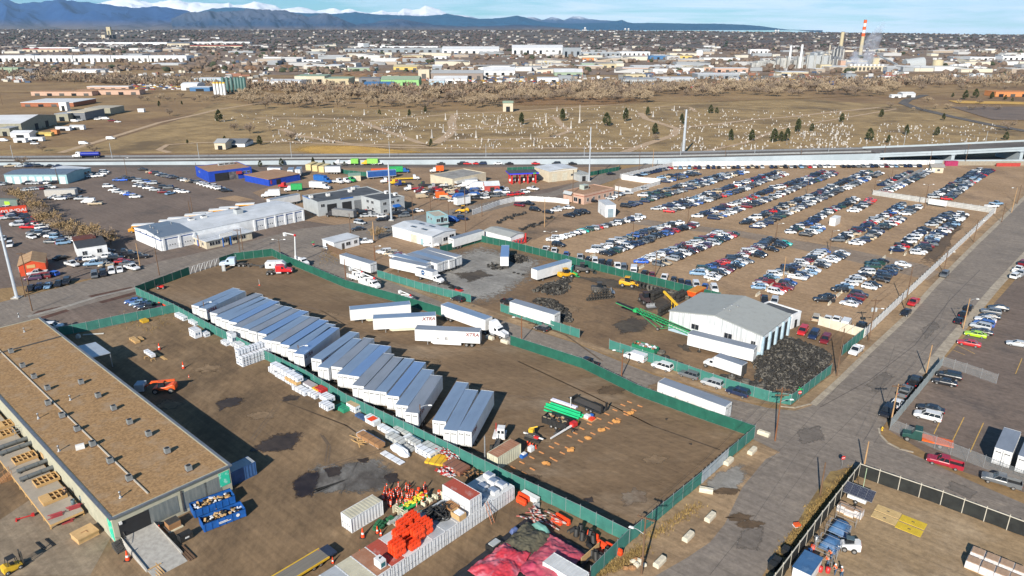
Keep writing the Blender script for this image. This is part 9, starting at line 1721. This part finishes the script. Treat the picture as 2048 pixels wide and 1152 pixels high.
E0('left file of the last row before the white fence',[(1790,505),(1816,485),(1840,467),(1865,450),(1900,428)],UA);E0('right file of the last row before the white fence',[(1832,511),(1854,492),(1869,476),(1897,457),(1928,428)],UR)
E0('file left of the grey dividing fence',[(1762,373),(1822,346)],UA,None,2.6);E0('file right of the grey dividing fence',[(1769,387),(1815,366),(1861,343)],UR,None,2.6);E0('left file of the right hand annex row',[(1865,397),(1915,368),(1958,342)],UA,None,2.5,.02);E0('right file of the right hand annex row',[(1892,401),(1935,370),(1980,342)],UR,None,2.5,.02)
E0('long file against the white highway fence',[(1345,338),(1500,336.5),(1700,335),(1842,334)],80,None,2.6,.02);E0('file along the sloping white fence',[(1262,357),(1342,338)],20);E0('short left file at the vacant plot',[(1318,358),(1394,345)],UA);E0('short right file at the vacant plot',[(1326,366),(1396,349)],UR)
FA=Dg(At((G(1400,588)-G(1090,503)).y,(G(1400,588)-G(1090,503)).x))
for x,y,c,k in[(1091,503,'W','pickup'),(1108,506,'W','pickup'),(1132,513,'B','sedan'),(1160,519,'S','pickup'),(1176,523,'K','sedan'),(1190,527,'W','suv'),(1203,530,'K','pickup'),(1218,533,'K','suv'),(1235,537,'W','pickup'),(1247,540,'G','suv'),(1267,546,'W','van'),(1288,551,'K','sedan'),(1304,554,'D','sedan'),(1328,560,'W','pickup'),(1347,564,'K','sedan'),(1362,568,'K','sedan'),(1376,571,'I','sedan'),(1392,575,'W','suv'),(1409,578,'B','sedan'),(1428,582,'W','suv'),(1528,604,'K','pickup'),(1548,608,'S','suv')]:car(x,y,FA+rc.uniform(-12,12)-60,k,c,'parked against the dark green lot fence')
def T0(A1,L):
 for x,y,a,c,k in L:car(x,y,a,k,c,A1)
P1=SA+180
T0('parked on the sandy shoulder beside the tyre fence',[(1269,720,P1,'W','van'),(1324,738,P1,'W','suv'),(1378,755,P1,'G','suv'),(1424,772,P1,'S','suv'),(1475,790,P1,'I','suv')])
T0('parked on the shoulder along the side street',[(1084,661,P1,'K','hatch'),(916,602,P1,'K','hatch')]);T0('half hidden behind the long green fence',[(1172,730,P1,'K','pickup'),(1020,610,SA,'K','pickup')])
T0('standing at the shed beside the tyre mountain',[(1605,667,-124,'R','suv'),(1627,675,-124,'I','suv'),(1650,684,-124,'D','suv')]);T0('parked behind the cream fence',[(1632,640,60,'T','suv'),(1655,645,55,'W','pickup'),(1672,646,55,'W','pickup'),(1692,651,55,'W','van'),(1722,658,55,'K','pickup')])
S2=48.3;T0('parked on the left verge of the street',[(1711,706,228,'W','pickup'),(1811,629,228,'K','sedan'),(1826,609,228,'R','pickup'),(1888,553,228,'G','suv')])
T0('in the slatted fence line along the street',[(1829,768,S2,'K','pickup'),(1810,788,S2,'G','pickup'),(1793,812,S2,'W','sedan'),(1774,829,228,'K','suv'),(1918,645,S2,'K','sedan'),(1927,632,S2,'K','sedan'),(1937,619,S2,'K','sedan')])
T0('in the corner asphalt lot',[(1897,757,148,'K','suv'),(1888,769,148,'K','sedan'),(1860,823,146,'K','sedan'),(1854,838,146,'W','suv'),(1996,620,150,'K','sedan'),(1981,628,150,'G','suv'),(1979,637,150,'K','sedan'),(1970,643,146,'W','sedan'),(1960,657,142,'S','suv'),(1967,652,142,'B','suv'),(1963,668,148,'K','sedan'),(1950,673,146,'M','sedan'),(1937,691,146,'R','sedan'),(2034,692,150,'S','sedan'),(2036,543,40,'W','pickup'),(2040,552,40,'S','pickup'),(2030,556,40,'W','suv'),(2046,530,40,'D','suv')])
T0('on the dirt shoulder of the cross street',[(1888,931,P1+6,'R','pickup'),(2001,968,P1+6,'G','pickup')]);M1[-2]=(M1[-2][0],M1[-2][1],'pickup','D',M1[-2][4],None)
T0('in the small car park by the west fence',[(268,606,200,'B','sedan'),(278,610,200,'L','sedan'),(288,614,200,'I','sedan'),(300,619,200,'K','pickup'),(318,624,200,'D','sedan'),(106,658,10,'W','suv'),(88,650,10,'K','sedan')])
LR=26
T0('in the used car lot beside the left road',[(190,554,300,'G','minivan'),(207,551,300,'K','suv'),(224,546,300,'W','suv'),(240,543,300,'W','sedan'),(265,539,330,'W','pickup'),(188,531,200,'L','pickup'),(200,528,200,'G','suv'),(213,533,200,'T','sedan'),(245,526,20,'R','sedan'),(183,521,20,'W','suv'),(205,513,20,'K','suv'),(220,516,20,'W','suv'),(232,520,20,'K','suv'),(248,508,20,'K','pickup'),(262,512,20,'K','pickup'),(280,517,20,'K','pickup'),(255,530,20,'G','sedan'),(145,532,330,'W','pickup'),(122,519,60,'K','sedan'),(168,520,20,'I','sedan'),(215,506,20,'G','suv')])
T0('in front of the orange workshop',[(75,550,200,'S','pickup'),(107,551,160,'C','hatch'),(80,576,290,'I','sedan'),(97,575,290,'L','sedan'),(118,571,290,'K','sedan'),(134,567,290,'K','suv'),(62,580,290,'K','sedan'),(68,560,200,'P','suv'),(85,557,200,'D','minivan')])
for i in range(46):
 t=i/46;x=6+125*t+rc.uniform(-14,16);y=425+62*t+rc.uniform(-10,10);car(x,y,rc.choice([20,200,10,190])+rc.uniform(-14,14),rc.choice(['sedan','suv','suv','pickup','sedan','minivan']),rc.choice('WWWWSSKKGILR'),'in the crowded wreck yard left of the thicket')
T0('in the wreck yard by the tall mast',[(21,493,300,'W','suv'),(8,480,300,'S','sedan'),(64,477,330,'W','hatch')])
T0('in the middle of the west asphalt lot',[(122,400,10,'W','suv'),(110,398,190,'W','pickup'),(140,395,190,'I','pickup'),(150,398,190,'K','pickup'),(134,391,190,'K','sedan'),(163,400,190,'S','pickup'),(177,406,190,'W','van'),(191,410,190,'T','pickup'),(153,384,10,'K','van'),(217,375,10,'W','suv'),(236,386,10,'S','sedan'),(228,382,190,'W','sedan'),(250,389,190,'W','hatch'),(259,391,10,'C','sedan'),(271,396,10,'W','suv'),(185,355,10,'W','suv'),(196,354,10,'W','pickup'),(205,350,190,'W','suv'),(209,346,10,'W','minivan'),(236,362,10,'B','sedan'),(246,362,190,'C','sedan'),(250,357,10,'K','sedan'),(266,361,10,'K','pickup'),(275,364,190,'S','suv'),(285,367,10,'S','sedan'),(272,373,100,'W','sedan'),(283,374,100,'W','sedan'),(297,378,10,'W','sedan'),(310,382,10,'S','sedan'),(328,377,10,'K','suv'),(337,378,190,'G','suv'),(327,386,10,'D','sedan'),(341,389,60,'L','sedan'),(358,384,10,'W','hatch'),(368,386,10,'W','sedan'),(305,369,190,'S','suv'),(295,366,10,'B','suv'),(286,341,10,'K','sedan')])
E0('diagonal file at the fence of the west asphalt lot',[(298,345),(340,356),(400,368),(458,385)],12,None,3.4,.05);E0('file in front of the striped garage row',[(50,369),(112,368)],200,'KSSSIWK');E0('file below the striped garage row',[(42,383),(106,377)],200,'SSSDKW');E0('file along the highway verge at the left',[(12,334),(125,334)],200,None,4.5,.1);E0('file at the left edge by the garages',[(-4,372),(18,370)],200,'SGSK')
T0('in front of the two storey grey office',[(732,434,20,'S','sedan'),(742,431,20,'W','sedan'),(752,433,20,'S','sedan'),(766,435,20,'W','sedan'),(764,442,20,'K','sedan'),(780,438,20,'K','sedan'),(808,434,200,'G','suv'),(790,430,20,'K','sedan'),(800,428,20,'K','sedan'),(818,427,20,'K','pickup'),(836,424,20,'W','sedan'),(733,426,20,'R','sedan'),(716,424,20,'K','sedan'),(728,428,20,'K','suv'),(693,429,20,'W','sedan'),(742,427,20,'K','sedan'),(720,448,330,'S','minivan'),(716,461,200,'K','sedan'),(772,464,200,'G','pickup'),(670,433,330,'G','suv')])
T0('by the teal office and curved fence',[(905,443,330,'B','van'),(925,440,330,'I','suv'),(863,493,5,'W','pickup'),(730,487,10,'W','pickup'),(1039,413,330,'D','suv'),(1056,410,330,'K','pickup'),(1070,422,330,'K','minivan'),(1096,427,330,'K','sedan'),(1112,423,10,'W','sedan'),(1119,419,10,'S','sedan'),(1138,418,10,'W','sedan'),(1138,434,330,'K','sedan'),(1150,431,330,'K','sedan'),(1159,428,330,'K','suv'),(1169,427,330,'K','suv'),(1182,405,10,'K','pickup'),(1117,493,330,'K','suv')])
T0('beside the brown roofed office',[(1220,399,330,'S','sedan'),(1234,392,330,'S','suv'),(1254,389,10,'S','pickup'),(1288,380,30,'S','sedan'),(1226,395,330,'W','sedan'),(1066,380,330,'W','pickup'),(1240,391,330,'K','sedan')])
E0('file in the wrecks behind the brown fence',[(762,505),(812,518)],190,'SWWTSSDW')
E0('file on the frontage road by the highway wall',[(876,329),(1150,329)],180,'K...KR.RI..W.K....R...K..K');E0('short file left of the fuel canopy',[(1020,392),(1054,386)],12,'RRRSW')
E0('file in the crowded truck yard',[(898,404),(1010,392)],12,None,3.4);E0('back file in the crowded truck yard',[(905,385),(1015,378)],12,None,3.8)
for i in range(44):
 car(rc.uniform(838,1010),rc.uniform(372,400),rc.choice([10,190])+rc.uniform(-20,20),rc.choice(['sedan','suv','pickup','van']),rc.choice('WWWKKSGBRIT'),'in the crowded truck yard')
E0('file behind the grey office mast',[(790,341),(812,341)],12,'IIK');T0('on the road by the highway corner',[(1222,350,20,'K','sedan'),(1206,327,180,'W','sedan'),(1158,480,10,'W','van')]);M1.pop()
T0('at the far lot corner',[(1983,415,10,'W','pickup'),(1992,410,10,'L','pickup')])
T0('beyond the barrel roofed warehouse',[(195,240,10,'W','suv'),(203,238,10,'W','suv'),(212,239,10,'W','van'),(224,243,10,'D','pickup'),(236,245,10,'W','sedan'),(190,232,10,'W','sedan'),(150,244,10,'W','van'),(160,242,10,'S','suv'),(172,239,10,'W','suv'),(80,256,30,'K','suv'),(90,252,30,'B','sedan'),(100,249,30,'K','sedan'),(8,283,10,'W','van'),(70,289,10,'W','suv'),(168,289,10,'W','van'),(222,279,10,'W','van')])
fartruck={}
def lorry(px,py,ang,cabc,boxc,label,L=7.0,flat=False):
 t=th('parked_lorry',label,'truck',G(px,py),I0(ang),'lorries in the crowded truck yard');m=MB();m.loft([C0(.1,.7,2.7,1.15),C0(1.3,.7,2.7,1.15),C0(1.8,.7,1.7,1.1),C0(3.2,.6,1.4,.9)]);m.b_('cab',M('lorry_'+str(cabc),cabc,ro=.45),t)
 if flat:MB().bx(-L,0,-1.2,1.2,.9,1.2).b_('flatbed',M('lorry_'+str(boxc),boxc,ro=.6),t)
 else:MB().bx(-L,0,-1.2,1.2,1.0,3.6).b_('cargo_box',M('lorry_'+str(boxc),boxc,ro=.5),t)
 cg(t,[(1.32,-1.0,2.6),(1.78,-1.0,1.8),(1.78,1.0,1.8),(1.32,1.0,2.6)]);[link('wheel',F1,t,(x,s*1.0,.5))for x in(2.3,-L+2)for s in SS]
 return t
wt,rd_,bl,yl,gn,og,bk,nv2=(.7,.7,.7),(.5,.03,.03),(.02,.12,.4),(.7,.45,.03),(.03,.35,.1),(.7,.12,.02),(.03,.03,.035),(.015,.03,.16)
for q in[(652,366,-30,bl,bl,'bright blue tractor facing the workshop in the truck yard'),(676,367,-30,wt,wt,'white tractor right of the bright blue one',4,True),(690,366,-30,wt,wt,'second white tractor right of the bright blue one',4,True),(700,364,-30,gn,bk,'green tractor at the end of the tractor line',4,True),(648,379,-15,wt,wt,'white delivery lorry with dark lettering behind the workshop roof'),(571,376,170,rd_,rd_,'red lorry with a round red tank behind the workshop',5,True),(538,395,190,wt,wt,'white lorry parked at the left of the long trailer',5),(583,383,190,wt,gn,'white and green lorry behind the workshop',5),(678,413,200,wt,bk,'white tractor standing at the workshop bay',4,True),(668,434,160,bk,(.22,.22,.22),'grey tipper lorry in front of the workshop',10),(774,366,200,wt,rd_,'white and red tractor left of the yellow one',5,True),(790,369,200,yl,yl,'yellow tractor in the truck line',5,True),(803,372,200,nv2,bk,'navy tractor right of the yellow one',5,True),(822,381,200,wt,rd_,'white tractor with red roof in the truck line',6,True),(845,386,200,(.12,.02,.03),bk,'dark maroon tractor in the truck line',6,True),(866,390,200,bk,bk,'black tractor at the end of the truck line',6,True),(889,398,15,og,og,'orange tractor at the fence of the truck yard',4),(778,350,10,yl,og,'orange tipper body behind the truck line',9),(806,346,10,bl,gn,'green container lorry behind the truck line',7),(826,360,10,wt,yl,'pale tanker with yellow frame in the truck yard',9,True),(872,345,190,wt,og,'orange and white rental lorry by the tan office',4),(703,330,180,wt,(.2,.5,.08),'white and lime green lorry on the frontage road',4),(735,330,180,yl,(.25,.55,.1),'yellow and green lorry on the frontage road',6),(680,329,180,wt,wt,'white low lorry on the frontage road, left',3,True),(754,330,180,wt,wt,'white low lorry on the frontage road, right',3,True),(930,375,190,wt,wt,'white motorhome in the truck yard',6),(945,379,190,wt,wt,'second white motorhome in the truck yard',5),(850,374,195,bk,bk,'dark flatbed lorry among the trucks',9,True),(870,378,195,(.3,.3,.32),bk,'grey flatbed lorry among the trucks',9,True),(1842,889-5,150,(.02,.07,.06),og,'dark green tractor unit with orange chassis behind the chain link fence',5,True)]:lorry(*q)
for i,(x,y)in enumerate([(282,451),(352,441-3),(385,431),(400,428),(432,421),(452,417),(484,410),(335,443)]):t=th('school_bus','yellow school bus with white roof behind the garage, %s from the left'%F0([0,2,3,4,5,6,7,1][i]),'bus',G(x+20,y-3,2.9),I0(193),'school buses behind the garage');t.location.z=0;MB().loft([C0(-1,.5,2.8,1.2),C0(6.5,.5,2.8,1.2),C0(7,.5,1.6,1.1),C0(8,.5,1.5,1.0)]).b_('body',M('bus_yellow',(.6,.27,.02),ro=.5),t);MB().bx(-1,6.5,-1.15,1.15,2.78,3.1).b_('roof',D0,t);[MB().bx(-.8,6.2,s*1.2-.03,s*1.2+.03,1.7,2.3).b_('window',R0,t)for s in SS];[link('wheel',F1,t,(xx,s*1.0,.5))for xx in(.8,6.8)for s in SS]
for i in range(3):t=th('shipping_container','pale yellow container beside the spruce trees, %s of three'%F0(i),'container',G(617+13*i,341+2*i),I0(80),'pale yellow containers');MB().bx(0,9,-1.5,1.5,0,3.2).b_('body',M('pale_yellow',(.62,.5,.25),ro=.6),t);MB().bx(-.05,0,-1.4,1.4,.1,3.1).b_('door',W0['pale_yellow'],t)
t=th('shipping_container','orange red container with white lettering in the wreck yard','container',G(-4,433),0);p,q=G(0,431),G(55,425);d=q-p;t.location=p-d.normalized()*3;t.rotation_euler=(0,0,At(d.y,d.x));L=d.length+3;MB().bx(0,L,0,2.4,0,2.8).b_('body',M('container_red',(.62,.06,.02),(.54,.05,.02),ro=.6),t);E4('lettering','HYUNDAI',1.75,D0,t,Tn((3+d.length*.47,-.03,1.35))@Rn(PI/2,4,'X')@X_.Diagonal((1.25,1,1,1)),0,.01,.03)
t=th('shipping_container','green grey container with a lime patch at the left edge','container',G(-10,414),I0(-8));MB().bx(0,11,0,2.4,0,3.4).b_('body',M('green_grey_box',(.14,.19,.17),ro=.6),t);MB().bx(5,7.5,-.05,0,1,2.6).b_('lime_patch',M('lime_patch',(.35,.6,.05),ro=.5),t)
t=th('storage_container','pale ribbed storage container in the west asphalt lot','container',G(90,393),I0(8));MB().bx(0,13,0,3,0,2.8).b_('body',rbd('pale_ribbed_box',(.5,.48,.45),(.36,.35,.33),'X',3),t);MB().bx(-.05,0,.2,2.8,.1,2.6).b_('door',L0,t)
M1.sort(key=lambda c:c[0].length)
near,farc=M1[:300],M1[300:]
PR={};seen={}
J5={}
for p,ang,kind,code,place_,grp in near:J5.setdefault(place_,[]).append((p,ang,kind,code))
for place_,L in J5.items():
 multi={}
 for p,ang,kind,code in L:multi[(kind,code)]=multi.get((kind,code),0)+1
 cnt={}
 for p,ang,kind,code in L:
  det=p.length<215;key=(kind,det);cn,rgb=CODE[code]
  if key not in PR:PR[key]=W5(kind,det)
  i=cnt.get((kind,code),0);cnt[(kind,code)]=i+1
  nm='%s %s'%(cn,'SUV'if kind=='suv'else KINDW[kind]);n=multi[(kind,code)]
  lb='%s %s'%(nm,place_)if n==1 else'%s, %s from near end, %s'%(nm,F0(i),place_)
  if not place_.startswith(('parked','half','in ','standing','on ','by ','beside','at ')):lb=('%s in the %s'%(nm,place_))if n==1 else'%s, %s from near end, %s'%(nm,F0(i),place_)
  j=rc.uniform(.85,1.12);col=tuple(min(1,c*j)for c in rgb)
  if kind=='pickup'and code=='D'and'cross street'in lb:col=(.32,.012,.03)
  C2(PR[key],p,ang,lb,'parked cars: '+place_,col,scale=rc.uniform(.97,1.03))
for P in PR.values():D4(P)
mb=MB()
for p,ang,kind,code,place_,grp in farc:
 d=CARS[kind];T=Tn(p)@Rn(ang,4,'Z');rgb=CODE[code][1];W2=d['W']/2
 st=d['st'];mb.loft([[T@V_(v)for v in C0(*s)]for s in st],0,rgb)
 if kind=='pickup':mb.bx(-2.9,-.75,-.98,.98,.45,1.15,0,rgb,T)
 if d['cab']:
  (a,b,hw),(e,f,hr)=d['cab'];z0,z1=d['zc'];mb.f_((a,b,-hw,hw),(e,f,-hr,hr),z0,z1,1,None,T);mb.bx(e,f,-hr,hr,z1,z1+.05,0,rgb,T)
  for s in SS:mb.t_(T@V_(((a+b)/2,s*hw,z0)),T@V_(((e+f)/2,s*hr,z1)),.06,None,4,0,rgb)
 for x in d['wx']:
  for s in SS:mb.t_(T@V_((x,s*(W2-.2),.34)),T@V_((x,s*(W2+.02),.34)),.34,None,8,2)
CP_=Y3('far_car_paint',.32);M0(mb.b_('far_parked_cars',[CP_,R0,G2]),None,None,None,'stuff')
